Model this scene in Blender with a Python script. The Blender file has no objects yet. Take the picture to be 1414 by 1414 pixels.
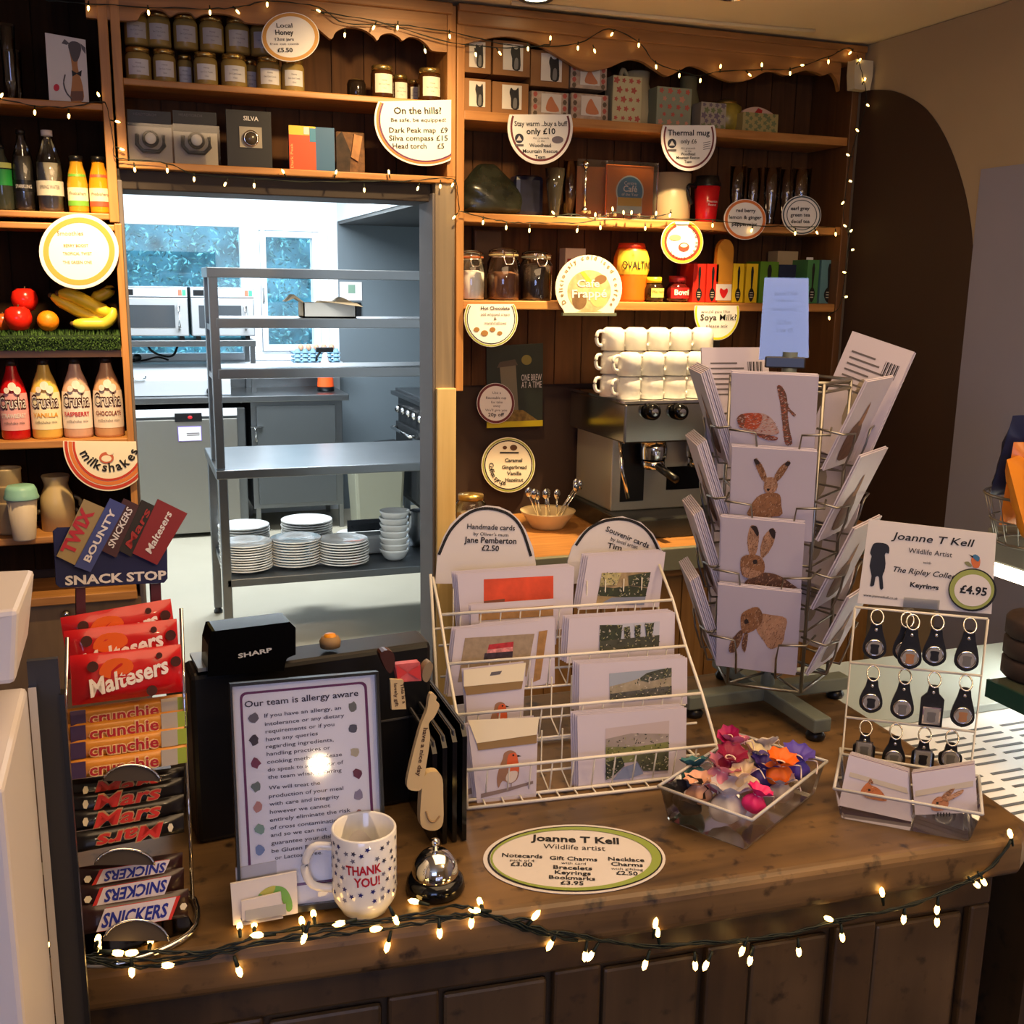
import bpy, math, random
from mathutils import Vector, Matrix
random.seed(7)
PI = math.pi
SC = bpy.context.scene
COL = SC.collection

# ---------------------------------------------------------------- camera
F = 1470.0
C0 = 707.0
CAM = Vector((0, 0, 1.65))
_ex = Vector((4173, -250, F)).normalized()
_dn = Vector((-107, 6863, F))
_dn = (_dn - _ex * _dn.dot(_ex)).normalized()
_ey = _dn.cross(_ex)
if _ey.z < 0: _ey = -_ey
def wdir(c):                                   # camera-space direction (right, down, forward) -> world
    c = Vector(c)
    return Vector((c.dot(_ex), c.dot(_ey), -c.dot(_dn)))
def ray(px, py): return wdir(((px - C0) / F, (py - C0) / F, 1.0))
_R, _U, _B = wdir((1, 0, 0)), wdir((0, -1, 0)), wdir((0, 0, -1))
cam_d = bpy.data.cameras.new('camera')
cam_d.sensor_width = 36; cam_d.lens = 36 * F / 1414; cam_d.clip_start = 0.02; cam_d.clip_end = 200
cam = bpy.data.objects.new('camera', cam_d); COL.objects.link(cam)
cam.matrix_world = Matrix(((_R.x, _U.x, _B.x, CAM.x), (_R.y, _U.y, _B.y, CAM.y), (_R.z, _U.z, _B.z, CAM.z), (0, 0, 0, 1)))
SC.camera = cam

# ---------------------------------------------------------------- world, lights, exposure
SC.view_settings.view_transform = 'Standard'
SC.view_settings.look = 'None'
SC.view_settings.gamma = 1.0
SC.view_settings.use_curve_mapping = False
SC.view_settings.exposure = 0.0
W = bpy.data.worlds.new('world'); SC.world = W; W.use_nodes = True
W.node_tree.nodes['Background'].inputs[0].default_value = (0.55, 0.80, 1.0, 1)
W.node_tree.nodes['Background'].inputs[1].default_value = 7.5
def lamp(name, kind, loc, power, color, size=0.1, size_y=None, aim=None, spot=None, blend=0.5):
    d = bpy.data.lights.new(name, kind); d.energy = power; d.color = color
    if kind == 'AREA':
        d.size = size
        if size_y: d.shape = 'RECTANGLE'; d.size_y = size_y
    else: d.shadow_soft_size = size
    if kind == 'SPOT': d.spot_size = spot; d.spot_blend = blend
    o = bpy.data.objects.new(name, d); COL.objects.link(o); o.location = loc
    if aim is not None: o.rotation_euler = (Vector(aim) - Vector(loc)).to_track_quat('-Z', 'Y').to_euler()
    return o
WARM = (1.0, 0.62, 0.26)
DL = (1.0, 0.68, 0.32)
lamp('downlight_beam', 'SPOT', (1.58, 2.66, 2.37), 190, DL, 0.03, aim=(1.38, 2.98, 1.45), spot=1.25, blend=0.9)
lamp('downlight_beam', 'SPOT', (-0.02, 2.42, 2.37), 145, DL, 0.03, aim=(-0.06, 3.03, 1.60), spot=0.85, blend=1.0)  # assumed lamp above the view, taken from the bright round sign
lamp('downlight_beam', 'SPOT', (0.78, 2.45, 2.37), 50, DL, 0.03, aim=(0.72, 3.05, 1.85), spot=1.6, blend=0.9)
lamp('room_fill', 'AREA', (0.9, 0.9, 2.36), 26, (1.0, 0.66, 0.36), 1.6, 1.4, aim=(0.9, 0.9, 0))  # added soft warm ambience for the foreground, has no fitting
lamp('assumed_lamp_glow', 'POINT', (0.512, -1.2, 1.216), 8, (1.0, 0.72, 0.42), 0.03)  # light of the assumed lamp behind the camera, also a warm fill
lamp('ceiling_fill', 'POINT', (1.3, -0.2, 2.20), 20, (1.0, 0.70, 0.40), 0.06)  # added warm fill lifting the ceiling and room, no pendant hangs here
lamp('assumed_window_light', 'AREA', (-0.95, -2.15, 1.85), 25, (0.40, 0.53, 1.0), 1.3, 0.8, aim=(-0.95, 1.0, 1.85))  # assumed window behind the camera, placed for the blue sheen on the spinner sign
lamp('assumed_window_light', 'AREA', (0.5, -2.15, 0.50), 7, (0.58, 0.66, 1.0), 1.8, 0.74, aim=(0.5, 1.0, 0.50))  # assumed low window, placed for the blue reflection in the notice frame
lamp('assumed_kitchen_light', 'AREA', (0.9, 6.4, 2.42), 150, (0.84, 0.93, 1.0), 1.5, 0.5, aim=(0.9, 6.4, 0))  # assumed ceiling light for the bright kitchen, no fitting modelled
lamp('assumed_kitchen_light', 'AREA', (0.7, 4.3, 2.42), 26, (0.95, 0.96, 0.9), 1.2, 0.4, aim=(0.7, 4.3, 0))  # second assumed kitchen light nearer the doorway, no fitting either

# ---------------------------------------------------------------- pixel helpers (turn a point of the photograph into a point of the place)
def PY(px, py, Y): d = ray(px, py); return CAM + d * (Y / d.y)
def PX(px, py, X): d = ray(px, py); return CAM + d * (X / d.x)
def PZ(px, py, Z): d = ray(px, py); return CAM + d * ((Z - CAM.z) / d.z)
def FR(x, y, z, rz=0.0, rx=0.0, ry=0.0):
    return Matrix.Translation((x, y, z)) @ Matrix.Rotation(rz, 4, 'Z') @ Matrix.Rotation(rx, 4, 'X') @ Matrix.Rotation(ry, 4, 'Y')
def LY(M, px, py, y=0.0):                       # local point on the plane local y = const
    I = M.inverted(); o = I @ CAM; d = I.to_3x3() @ ray(px, py)
    return o + d * ((y - o.y) / d.y)
def LZ(M, px, py, z=0.0):
    I = M.inverted(); o = I @ CAM; d = I.to_3x3() @ ray(px, py)
    return o + d * ((z - o.z) / d.z)
def LX(M, px, py, x=0.0):
    I = M.inverted(); o = I @ CAM; d = I.to_3x3() @ ray(px, py)
    return o + d * ((x - o.x) / d.x)

# ---------------------------------------------------------------- materials
def s2l(c):
    c = c / 255.0
    return c / 12.92 if c <= 0.04045 else ((c + 0.055) / 1.055) ** 2.4
def rgb(t): return (s2l(t[0]), s2l(t[1]), s2l(t[2]), 1.0)
_mats = {}
def mat(name, c, rough=0.5, metal=0.0, spec=0.5, trans=0.0, ior=1.45, emit=0.0, alpha=1.0, var=0.0, vs=8.0, bump=0.0, coat=0.0, ecol=None, sheen=0.0):
    if name in _mats: return _mats[name]
    m = bpy.data.materials.new(name); m.use_nodes = True
    nt = m.node_tree; b = nt.nodes['Principled BSDF']
    b.inputs['Base Color'].default_value = rgb(c)
    b.inputs['Roughness'].default_value = rough; b.inputs['Metallic'].default_value = metal
    b.inputs['Specular IOR Level'].default_value = spec; b.inputs['IOR'].default_value = ior
    b.inputs['Transmission Weight'].default_value = trans; b.inputs['Alpha'].default_value = alpha
    b.inputs['Coat Weight'].default_value = coat
    if emit:
        b.inputs['Emission Color'].default_value = rgb(ecol or c); b.inputs['Emission Strength'].default_value = emit
    if var or bump:
        tc = nt.nodes.new('ShaderNodeTexCoord'); n = nt.nodes.new('ShaderNodeTexNoise')
        n.inputs['Scale'].default_value = vs; n.inputs['Detail'].default_value = 4
        nt.links.new(tc.outputs['Object'], n.inputs['Vector'])
        if var:
            r = nt.nodes.new('ShaderNodeValToRGB')
            lo = [max(0, v * (1 - var)) for v in rgb(c)[:3]]; hi = [min(1, v * (1 + var)) for v in rgb(c)[:3]]
            r.color_ramp.elements[0].position = 0.3; r.color_ramp.elements[1].position = 0.7
            r.color_ramp.elements[0].color = (*lo, 1); r.color_ramp.elements[1].color = (*hi, 1)
            nt.links.new(n.outputs[0], r.inputs[0]); nt.links.new(r.outputs[0], b.inputs['Base Color'])
        if bump:
            bp = nt.nodes.new('ShaderNodeBump'); bp.inputs['Strength'].default_value = bump; bp.inputs['Distance'].default_value = 0.01
            nt.links.new(n.outputs[0], bp.inputs['Height']); nt.links.new(bp.outputs[0], b.inputs['Normal'])
    _mats[name] = m
    return m
def wood(name, dark, light, axis=0, scale=1.0, rough=0.45, blotch=0.35, scratches=0.0, spec=0.5):
    if name in _mats: return _mats[name]
    m = bpy.data.materials.new(name); m.use_nodes = True
    nt = m.node_tree; b = nt.nodes['Principled BSDF']; L = nt.links.new
    b.inputs['Roughness'].default_value = rough; b.inputs['Specular IOR Level'].default_value = spec
    tc = nt.nodes.new('ShaderNodeTexCoord'); mp = nt.nodes.new('ShaderNodeMapping')
    s = [26 * scale] * 3; s[axis] = 1.6 * scale
    mp.inputs['Scale'].default_value = s
    L(tc.outputs['Object'], mp.inputs['Vector'])
    n = nt.nodes.new('ShaderNodeTexNoise'); n.inputs['Scale'].default_value = 1.6; n.inputs['Detail'].default_value = 6; n.inputs['Distortion'].default_value = 0.9
    L(mp.outputs[0], n.inputs['Vector'])
    n2 = nt.nodes.new('ShaderNodeTexNoise'); n2.inputs['Scale'].default_value = 5; n2.inputs['Detail'].default_value = 3
    L(tc.outputs['Object'], n2.inputs['Vector'])
    mx = nt.nodes.new('ShaderNodeMix'); mx.data_type = 'FLOAT'; mx.inputs[0].default_value = blotch
    L(n.outputs[0], mx.inputs[2]); L(n2.outputs[0], mx.inputs[3])
    r = nt.nodes.new('ShaderNodeValToRGB')
    r.color_ramp.elements[0].position = 0.33; r.color_ramp.elements[1].position = 0.68
    r.color_ramp.elements[0].color = rgb(dark); r.color_ramp.elements[1].color = rgb(light)
    L(mx.outputs[0], r.inputs[0])
    outc = r.outputs[0]
    if scratches:
        v = nt.nodes.new('ShaderNodeTexNoise'); v.inputs['Scale'].default_value = 38; v.inputs['Detail'].default_value = 5
        L(tc.outputs['Object'], v.inputs['Vector'])
        r2 = nt.nodes.new('ShaderNodeValToRGB'); r2.color_ramp.elements[0].position = 0.58; r2.color_ramp.elements[1].position = 0.72
        L(v.outputs[0], r2.inputs[0])
        mm = nt.nodes.new('ShaderNodeMix'); mm.data_type = 'RGBA'
        ml = nt.nodes.new('ShaderNodeMath'); ml.operation = 'MULTIPLY'; ml.inputs[1].default_value = scratches
        L(r2.outputs[0], ml.inputs[0]); L(ml.outputs[0], mm.inputs[0]); L(outc, mm.inputs[6])
        mm.inputs[7].default_value = rgb((28, 18, 12)); outc = mm.outputs[2]
    L(outc, b.inputs['Base Color'])
    bp = nt.nodes.new('ShaderNodeBump'); bp.inputs['Strength'].default_value = 0.25; bp.inputs['Distance'].default_value = 0.003
    L(n.outputs[0], bp.inputs['Height']); L(bp.outputs[0], b.inputs['Normal'])
    _mats[name] = m
    return m
def glass(name, tint=(255, 255, 255), rough=0.02, ior=1.25, alpha=0.35, k=1.3):   # thin clear glass or plastic: mostly see-through, still reflects
    if name in _mats: return _mats[name]
    m = bpy.data.materials.new(name); m.use_nodes = True
    nt = m.node_tree; L = nt.links.new
    nt.nodes.remove(nt.nodes['Principled BSDF'])
    out = nt.nodes['Material Output']
    t = nt.nodes.new('ShaderNodeBsdfTransparent'); t.inputs[0].default_value = rgb(tint)
    g = nt.nodes.new('ShaderNodeBsdfGlossy'); g.inputs['Roughness'].default_value = rough
    fr = nt.nodes.new('ShaderNodeFresnel'); fr.inputs[0].default_value = 1.5
    ad = nt.nodes.new('ShaderNodeMath'); ad.operation = 'MULTIPLY_ADD'; ad.inputs[1].default_value = k; ad.inputs[2].default_value = alpha * 0.1
    L(fr.outputs[0], ad.inputs[0])
    mx = nt.nodes.new('ShaderNodeMixShader'); L(ad.outputs[0], mx.inputs[0]); L(t.outputs[0], mx.inputs[1]); L(g.outputs[0], mx.inputs[2])
    L(mx.outputs[0], out.inputs[0])
    _mats[name] = m
    return m

# ---------------------------------------------------------------- text
_tc = {}
def glyphs(s, bold=0.0):
    k = (s, bold)
    if k in _tc: return _tc[k]
    cu = bpy.data.curves.new('t', 'FONT'); cu.body = s; cu.size = 1.0; cu.resolution_u = 2; cu.offset = bold
    o = bpy.data.objects.new('t', cu)
    me = o.to_mesh()
    v = [(p.co.x, p.co.y) for p in me.vertices]; f = [tuple(p.vertices) for p in me.polygons]
    o.to_mesh_clear(); bpy.data.objects.remove(o); bpy.data.curves.remove(cu)
    _tc[k] = (v, f)
    return v, f
CAPH = 0.70

class MB:
    def __init__(s): s.v = []; s.f = []; s.mi = []; s.sm = []; s.mats = []
    def add(s, vs, fs, m, smooth=False, M=None):
        if m not in s.mats: s.mats.append(m)
        k = s.mats.index(m); n = len(s.v)
        for p in vs:
            p = Vector(p)
            s.v.append(M @ p if M is not None else p)
        for f in fs: s.f.append([i + n for i in f]); s.mi.append(k); s.sm.append(smooth)
        return s
    def box(s, x0, x1, y0, y1, z0, z1, m, M=None):
        v = [(x0, y0, z0), (x1, y0, z0), (x1, y1, z0), (x0, y1, z0), (x0, y0, z1), (x1, y0, z1), (x1, y1, z1), (x0, y1, z1)]
        return s.add(v, [(0, 3, 2, 1), (4, 5, 6, 7), (0, 1, 5, 4), (1, 2, 6, 5), (2, 3, 7, 6), (3, 0, 4, 7)], m, False, M)
    def prism(s, pts, y0, y1, m, M=None, smooth=False):           # outline in local x,z pushed from y0 (front) to y1
        n = len(pts)
        a = sum(pts[i][0] * pts[(i + 1) % n][1] - pts[(i + 1) % n][0] * pts[i][1] for i in range(n))
        if a < 0: pts = list(reversed(pts))
        v = [(p[0], y0, p[1]) for p in pts] + [(p[0], y1, p[1]) for p in pts]
        f = [tuple(range(n)), tuple(reversed(range(n, 2 * n)))]
        s.add(v, f, m, False, M)
        return s.add(v, [((i + 1) % n, i, i + n, (i + 1) % n + n) for i in range(n)], m, smooth, M)
    def flat(s, pts, y, m, M=None):
        n = len(pts)
        a = sum(pts[i][0] * pts[(i + 1) % n][1] - pts[(i + 1) % n][0] * pts[i][1] for i in range(n))
        if a < 0: pts = list(reversed(pts))
        return s.add([(p[0], y, p[1]) for p in pts], [tuple(range(n))], m, False, M)
    def slab(s, pts, z0, z1, m, M=None):                            # outline in x,y pushed in z
        n = len(pts)
        a = sum(pts[i][0] * pts[(i + 1) % n][1] - pts[(i + 1) % n][0] * pts[i][1] for i in range(n))
        if a < 0: pts = list(reversed(pts))
        v = [(p[0], p[1], z0) for p in pts] + [(p[0], p[1], z1) for p in pts]
        f = [tuple(reversed(range(n))), tuple(range(n, 2 * n))] + [(i, (i + 1) % n, (i + 1) % n + n, i + n) for i in range(n)]
        return s.add(v, f, m, False, M)
    def lathe(s, prof, m, x=0, y=0, z=0, n=24, a0=None, a1=None, M=None, sx=1.0, sy=1.0, smooth=True):
        full = a0 is None
        A = [2 * PI * i / n for i in range(n)] if full else [a0 + (a1 - a0) * i / n for i in range(n + 1)]
        k = len(A); v = []
        for r, h in prof:
            for a in A: v.append((x + r * math.cos(a) * sx, y + r * math.sin(a) * sy, z + h))
        f = []
        for j in range(len(prof) - 1):
            for i in range(k if full else k - 1):
                i2 = (i + 1) % k
                f.append((j * k + i, j * k + i2, (j + 1) * k + i2, (j + 1) * k + i))
        return s.add(v, f, m, smooth, M)
    def tube(s, pts, r, m, n=6, closed=False, M=None, r1=None, caps=True):
        P = [Vector(p) for p in pts]; N = len(P); v = []; f = []
        up = Vector((0.0123, 0.02, 1))
        for i in range(N):
            if closed: t = P[(i + 1) % N] - P[i - 1]
            else: t = P[min(i + 1, N - 1)] - P[max(i - 1, 0)]
            if t.length < 1e-9: t = Vector((0, 0, 1))
            t.normalize()
            a = t.cross(up)
            if a.length < 0.1: a = t.cross(Vector((1, 0.1, 0)))
            a.normalize(); b = t.cross(a)
            rr = r if r1 is None else r + (r1 - r) * i / (N - 1)
            if callable(r): rr = r(i / (N - 1))
            for k in range(n):
                an = 2 * PI * k / n
                v.append(P[i] + a * (math.cos(an) * rr) + b * (math.sin(an) * rr))
        for i in range(N if closed else N - 1):
            j = (i + 1) % N
            for k in range(n): f.append((i * n + k, i * n + (k + 1) % n, j * n + (k + 1) % n, j * n + k))
        if caps and not closed: f.append(tuple(reversed(range(n)))); f.append(tuple(range((N - 1) * n, N * n)))
        return s.add(v, f, m, True, M)
    def ball(s, c, r, m, nu=16, nv=10, M=None, sc=(1, 1, 1)):
        v = []; f = []
        for j in range(nv + 1):
            t = PI * j / nv
            for i in range(nu):
                a = 2 * PI * i / nu
                v.append((c[0] + r * sc[0] * math.sin(t) * math.cos(a), c[1] + r * sc[1] * math.sin(t) * math.sin(a), c[2] - r * sc[2] * math.cos(t)))
        for j in range(nv):
            for i in range(nu): f.append((j * nu + i, j * nu + (i + 1) % nu, (j + 1) * nu + (i + 1) % nu, (j + 1) * nu + i))
        return s.add(v, f, m, True, M)
    def text(s, t, p0, p1, h, m, y=-0.0006, bold=0.0, shear=0.0, M=None, R=None):
        """line of lettering whose baseline runs p0 -> p1 in local (x, z); cap height h"""
        v, f = glyphs(t, bold)
        if not v: return s
        x0 = min(a[0] for a in v); x1 = max(a[0] for a in v)
        d = Vector((p1[0] - p0[0], p1[1] - p0[1])); L = d.length; d = d / L; q = Vector((-d.y, d.x))
        kx = L / max(1e-6, x1 - x0); ky = h / CAPH; out = []
        for a in v:
            u = (a[0] - x0) * kx + a[1] * ky * shear; w = a[1] * ky
            X = p0[0] + d.x * u + q.x * w; Z = p0[1] + d.y * u + q.y * w
            if R: out.append((math.sin(X / R) * (R - y), -math.cos(X / R) * (R - y), Z))
            else: out.append((X, y, Z))
        return s.add(out, f, m, False, M)
    def ctext(s, t, x, z, h, m, y=-0.0006, bold=0.0, shear=0.0, M=None, R=None, maxw=None, wide=1.0):
        v, f = glyphs(t, bold)
        if not v: return s
        L = (max(a[0] for a in v) - min(a[0] for a in v)) * h / CAPH * wide
        if maxw: L = min(L, maxw)
        return s.text(t, (x - L / 2, z), (x + L / 2, z), h, m, y, bold, shear, M, R)
    def arc(s, t, cx, cz, r, a0, a1, h, m, y=-0.0006, bold=0.0, inside=False, M=None, sx=1.0):
        """lettering round an arc; angles in degrees, measured from +x anticlockwise"""
        W_ = []
        for ch in t:
            q = glyphs(ch, bold)[0]; W_.append((max(p[0] for p in q) - min(p[0] for p in q) + .10) if q else .32)
        S_ = sum(W_); acc = 0.0
        for i, ch in enumerate(t):
            u_ = (acc + W_[i] / 2) / S_; acc += W_[i]
            if ch == ' ': continue
            a = math.radians(a0 + (a1 - a0) * u_)
            px, pz = cx + r * math.cos(a) * sx, cz + r * math.sin(a)
            ta = a - PI / 2 if not inside else a + PI / 2
            v, f = glyphs(ch, bold)
            x0 = min(q[0] for q in v); x1 = max(q[0] for q in v); k = h / CAPH
            out = []
            for q in v:
                u = (q[0] - (x0 + x1) / 2) * k; w = q[1] * k
                out.append((px + math.cos(ta) * u - math.sin(ta) * w, y, pz + math.sin(ta) * u + math.cos(ta) * w))
            s.add(out, f, m, False, M)
        return s
    def build(s, name, parent=None, M=None, bevel=0.0, sub=0, label=None, kind=None, seg=2):
        me = bpy.data.meshes.new(name)
        me.from_pydata([tuple(p) for p in s.v], [], s.f)
        for m in s.mats: me.materials.append(m)
        me.polygons.foreach_set('material_index', s.mi)
        me.polygons.foreach_set('use_smooth', s.sm)
        me.update()
        o = bpy.data.objects.new(name, me); COL.objects.link(o)
        if parent is not None: o.parent = parent
        if M is not None: o.matrix_local = M
        if bevel:
            b = o.modifiers.new('bevel', 'BEVEL'); b.width = bevel; b.segments = seg; b.limit_method = 'ANGLE'; b.angle_limit = 0.9
        if sub:
            b = o.modifiers.new('sub', 'SUBSURF'); b.levels = sub; b.render_levels = sub
        if label: o['label'] = label
        if kind: o['kind'] = kind
        return o
def tag(o, label, cat, group=None, kind=None):
    o['label'] = label; o['category'] = cat
    if group: o['group'] = group
    if kind: o['kind'] = kind
    return o
def thing(name, label, cat, M=None, group=None):
    o = bpy.data.objects.new(name, None); COL.objects.link(o); o.empty_display_size = 0.03
    if M is not None: o.matrix_world = M
    return tag(o, label, cat, group)
def struct(name, mb, **k):
    o = mb.build(name, **k); o['kind'] = 'structure'; return o
def dup(root, M, label=None, group=None):
    r = root.copy(); COL.objects.link(r); r.matrix_world = M
    if label: r['label'] = label
    if group: r['group'] = group
    for ch in list(root.children):
        c = ch.copy(); COL.objects.link(c); c.parent = r
        for g in list(ch.children):
            d = g.copy(); COL.objects.link(d); d.parent = c
    return r
# flat shapes traced on a thing's own plane
def pp(M, pts, y=0.0): return [(q.x, q.z) for q in (LY(M, a, b, y) for a, b in pts)]
def ell(M, cx, cy, rx, ry, y=0.0, n=40, a0=0.0, a1=360.0, rot=0.0):
    c, s_ = math.cos(rot), math.sin(rot); out = []
    full = a1 - a0 >= 359.9
    for i in range(n if full else n + 1):
        a = math.radians(a0 + (a1 - a0) * i / n); u, w = rx * math.cos(a), -ry * math.sin(a)
        out.append((cx + u * c - w * s_, cy + u * s_ + w * c))
    return pp(M, out, y)
def ringf(mb, outer, inner, y, m):
    n = len(outer)
    v = [(p[0], y, p[1]) for p in outer] + [(p[0], y, p[1]) for p in inner]
    return mb.add(v, [(i, i + n, (i + 1) % n + n, (i + 1) % n) for i in range(n)], m)
def tx(mb, M, t, x0, y0, x1, y1, h, m, y=-0.0006, bold=0.0, shear=0.0):   # baseline traced in photo pixels, cap height in pixels
    a = LY(M, x0, y0, y); b = LY(M, x1, y1, y); c = LY(M, (x0 + x1) / 2, (y0 + y1) / 2 - h, y); d = (a + b) / 2
    return mb.text(t, (a.x, a.z), (b.x, b.z), abs(c.z - d.z), m, y, bold, shear)
def smooth(pts, k=4, closed=True):
    n = len(pts); out = []
    P = lambda i: pts[i % n] if closed else pts[max(0, min(n - 1, i))]
    for i in range(n if closed else n - 1):
        p0, p1, p2, p3 = P(i - 1), P(i), P(i + 1), P(i + 2)
        for j in range(k):
            t = j / k
            out.append(tuple(0.5 * (2 * b + (c - a) * t + (2 * a - 5 * b + 4 * c - d) * t * t + (3 * b - a - 3 * c + d) * t ** 3) for a, b, c, d in zip(p0, p1, p2, p3)))
    if not closed: out.append(tuple(pts[-1]))
    return out

def inside(p, P):
    c = False; n = len(P)
    for i in range(n):
        a, b = P[i], P[i - 1]
        if (a[1] > p[1]) != (b[1] > p[1]) and p[0] < (b[0] - a[0]) * (p[1] - a[1]) / (b[1] - a[1]) + a[0]: c = not c
    return c
def strokes(mb, P, mats, n, y, ln, wd, ang, jit=.5, seed=1):      # short brush strokes inside an outline (fur, foliage)
    rr = random.Random(seed); xs = [p[0] for p in P]; zs = [p[1] for p in P]; k = 0
    for _ in range(n * 6):
        if k >= n: break
        p = (rr.uniform(min(xs), max(xs)), rr.uniform(min(zs), max(zs)))
        if not inside(p, P): continue
        k += 1; a = ang + rr.uniform(-jit, jit); l = ln * rr.uniform(.5, 1.2); c, s_ = math.cos(a) * l / 2, math.sin(a) * l / 2; u, w = -math.sin(a) * wd / 2, math.cos(a) * wd / 2
        mb.add([(p[0] - c, y, p[1] - s_), (p[0] + u, y, p[1] + w), (p[0] + c, y, p[1] + s_), (p[0] - u, y, p[1] - w)], [(0, 1, 2, 3)], mats[k % len(mats)])
# shared materials
PINE = wood('pine', (150, 98, 48), (196, 140, 78), 0, 1.0)
PINEV = wood('pine_upright', (150, 98, 48), (196, 140, 78), 2, 1.0)
PINEP = wood('pale_pine', (188, 160, 104), (214, 190, 138), 2, 0.7)
BACK = wood('stained_boards', (66, 42, 24), (98, 64, 36), 2, 0.8, rough=0.75, spec=0.2)
CORN = wood('cornice_pine', (132, 88, 44), (172, 120, 66), 0, 0.8)
OAK = wood('worn_counter', (58, 41, 22), (136, 104, 64), 0, 0.5, rough=0.42, blotch=0.55, scratches=0.9)
OAKD = wood('dark_panelling', (48, 34, 18), (84, 62, 36), 2, 0.45, rough=0.5, blotch=0.6, scratches=0.7)
STEEL = mat('brushed_steel', (132, 135, 138), 0.30, 1.0, var=0.06, vs=5)
STEELD = mat('dull_steel', (120, 124, 128), 0.38, 1.0, var=0.08, vs=4)
CHROME = mat('chrome', (215, 215, 215), 0.08, 1.0)
WIRE = mat('grey_wire', (150, 146, 138), 0.35, 1.0)
WHITEWIRE = mat('white_wire', (226, 220, 206), 0.4)
BLACK = mat('black_plastic', (18, 18, 20), 0.32)
BLACKG = mat('black_gloss', (10, 10, 12), 0.12)
INK = mat('black_print', (22, 20, 20), 0.6)
INKG = mat('grey_print', (98, 92, 96), 0.6)
PAPER = mat('white_paper', (216, 210, 208), 0.55)
CARD = mat('white_card', (198, 190, 204), 0.45)
CREAM = mat('cream_card', (232, 220, 190), 0.5)
WHITEC = mat('white_china', (238, 236, 230), 0.12, coat=0.4)
GLASS = glass('clear_glass')
ACRY = glass('clear_acrylic', (244, 246, 246), 0.03, alpha=0.5)
CELLO = glass('cellophane', (252, 252, 253), 0.06, alpha=0.2, k=0.7)
# ================================================================ the setting
D = 3.05
R1, R2, R3 = 2.130, 1.850, 1.601
B1, B2 = 2.149, 1.946
LA, LB, LC, LG, LD, LE, LF = 2.083, 1.813, 1.788, 1.513, 1.225, 0.965, 0.795
CT = 0.95
CREAMC = mat('ceiling_paint', (226, 212, 178), 0.8, var=0.02, vs=2)
WALLG = mat('wall_paint', (158, 142, 118), 0.85, var=0.05, vs=3, bump=0.04)
WALLB = mat('brown_paint', (52, 34, 24), 0.7, var=0.08, vs=3, bump=0.05)
WALLBL = mat('cool_lit_paint', (136, 136, 156), 0.8, var=0.03, vs=3)  # bluish light on this stretch of wall is put into the colour
KWHITE = mat('kitchen_white', (236, 240, 244), 0.6)
KGREY = mat('kitchen_grey_cladding', (104, 114, 120), 0.35, var=0.04, vs=1.5)
KFLOOR = mat('vinyl_floor', (172, 164, 144), 0.45, var=0.04, vs=2.5)
JAMB = mat('grey_paint', (104, 96, 96), 0.6, var=0.06, vs=6)
DARKW = mat('dark_lintel', (48, 36, 28), 0.6)
UPVC = mat('white_upvc', (238, 242, 246), 0.3)

struct('floor', MB().box(-1.9, 2.4, 3.0, 7.8, -0.05, 0, KFLOOR))
struct('floor', MB().box(-1.9, 2.4, -2.2, 3.0, -0.05, 0, mat('dining_floor', (92, 70, 52), 0.5, var=0.15, vs=3)))
struct('ceiling', MB().box(-1.9, 2.4, -2.2, 3.4, 2.412, 2.48, CREAMC))
struct('ceiling', MB().box(-1.2, 2.6, 3.4, 7.8, 2.50, 2.56, KWHITE))
m = MB(); m.box(-1.9, 0.01, 3.28, 3.38, 0, 2.41, WALLB); m.box(0.935, 2.276, 3.28, 3.38, 0, 2.41, WALLB); m.box(0.01, 0.935, 3.28, 3.38, 1.93, 2.41, WALLB)
struct('wall_back', m)
m = MB(); m.box(-1.9, 0.01, 3.381, 3.43, 0, 2.5, KWHITE); m.box(0.94, 2.6, 3.381, 3.43, 0, 2.5, KWHITE); m.box(0.01, 0.94, 3.381, 3.43, 1.93, 2.5, KWHITE)
struct('wall_kitchen_front', m)
struct('wall_right', MB().box(2.276, 2.38, -2.2, 3.28, 0, 2.41, WALLG))
struct('wall_left', MB().box(-2.0, -1.9, -2.2, 3.4, 0, 2.41, WALLG))
struct('wall_front', MB().box(-1.9, 2.4, -2.3, -2.2, 0, 2.41, WALLG))
# brown arch painted on the right wall
arch = smooth([(1203, 124), (1230, 125), (1255, 134), (1280, 152), (1302, 184), (1320, 226), (1334, 275), (1342, 330), (1343, 390), (1339, 470), (1331, 560), (1318, 650), (1305, 730), (1290, 820)], 4, False)
vv = [PX(a, b, 2.2735) for a, b in arch]
v0 = [(2.2735, 3.05, vv[0].z)] + [tuple(v) for v in vv] + [(2.2735, vv[-1].y, 0.86), (2.2735, 3.05, 0.86)]
m = MB(); n = len(v0); v2 = [(2.276, b, c) for a, b, c in v0]
m.add(v0 + v2, [tuple(range(n))] + [((i + 1) % n, i, i + n, (i + 1) % n + n) for i in range(n)], WALLB)
struct('trim_arch', m)
m = MB(); m.box(2.2725, 2.276, -0.5, 2.487, 0.1, 1.983, WALLBL); struct('trim_wall_panel', m)
# coving strip where ceiling meets the shelving
m = MB(); m.tube([(1.05, 2.98, 2.407), (1.7, 2.96, 2.407), (2.0, 2.93, 2.407)], 0.006, mat('ceiling_bead', (226, 206, 164), 0.6), 8); struct('trim_ceiling_bead', m)
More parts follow.
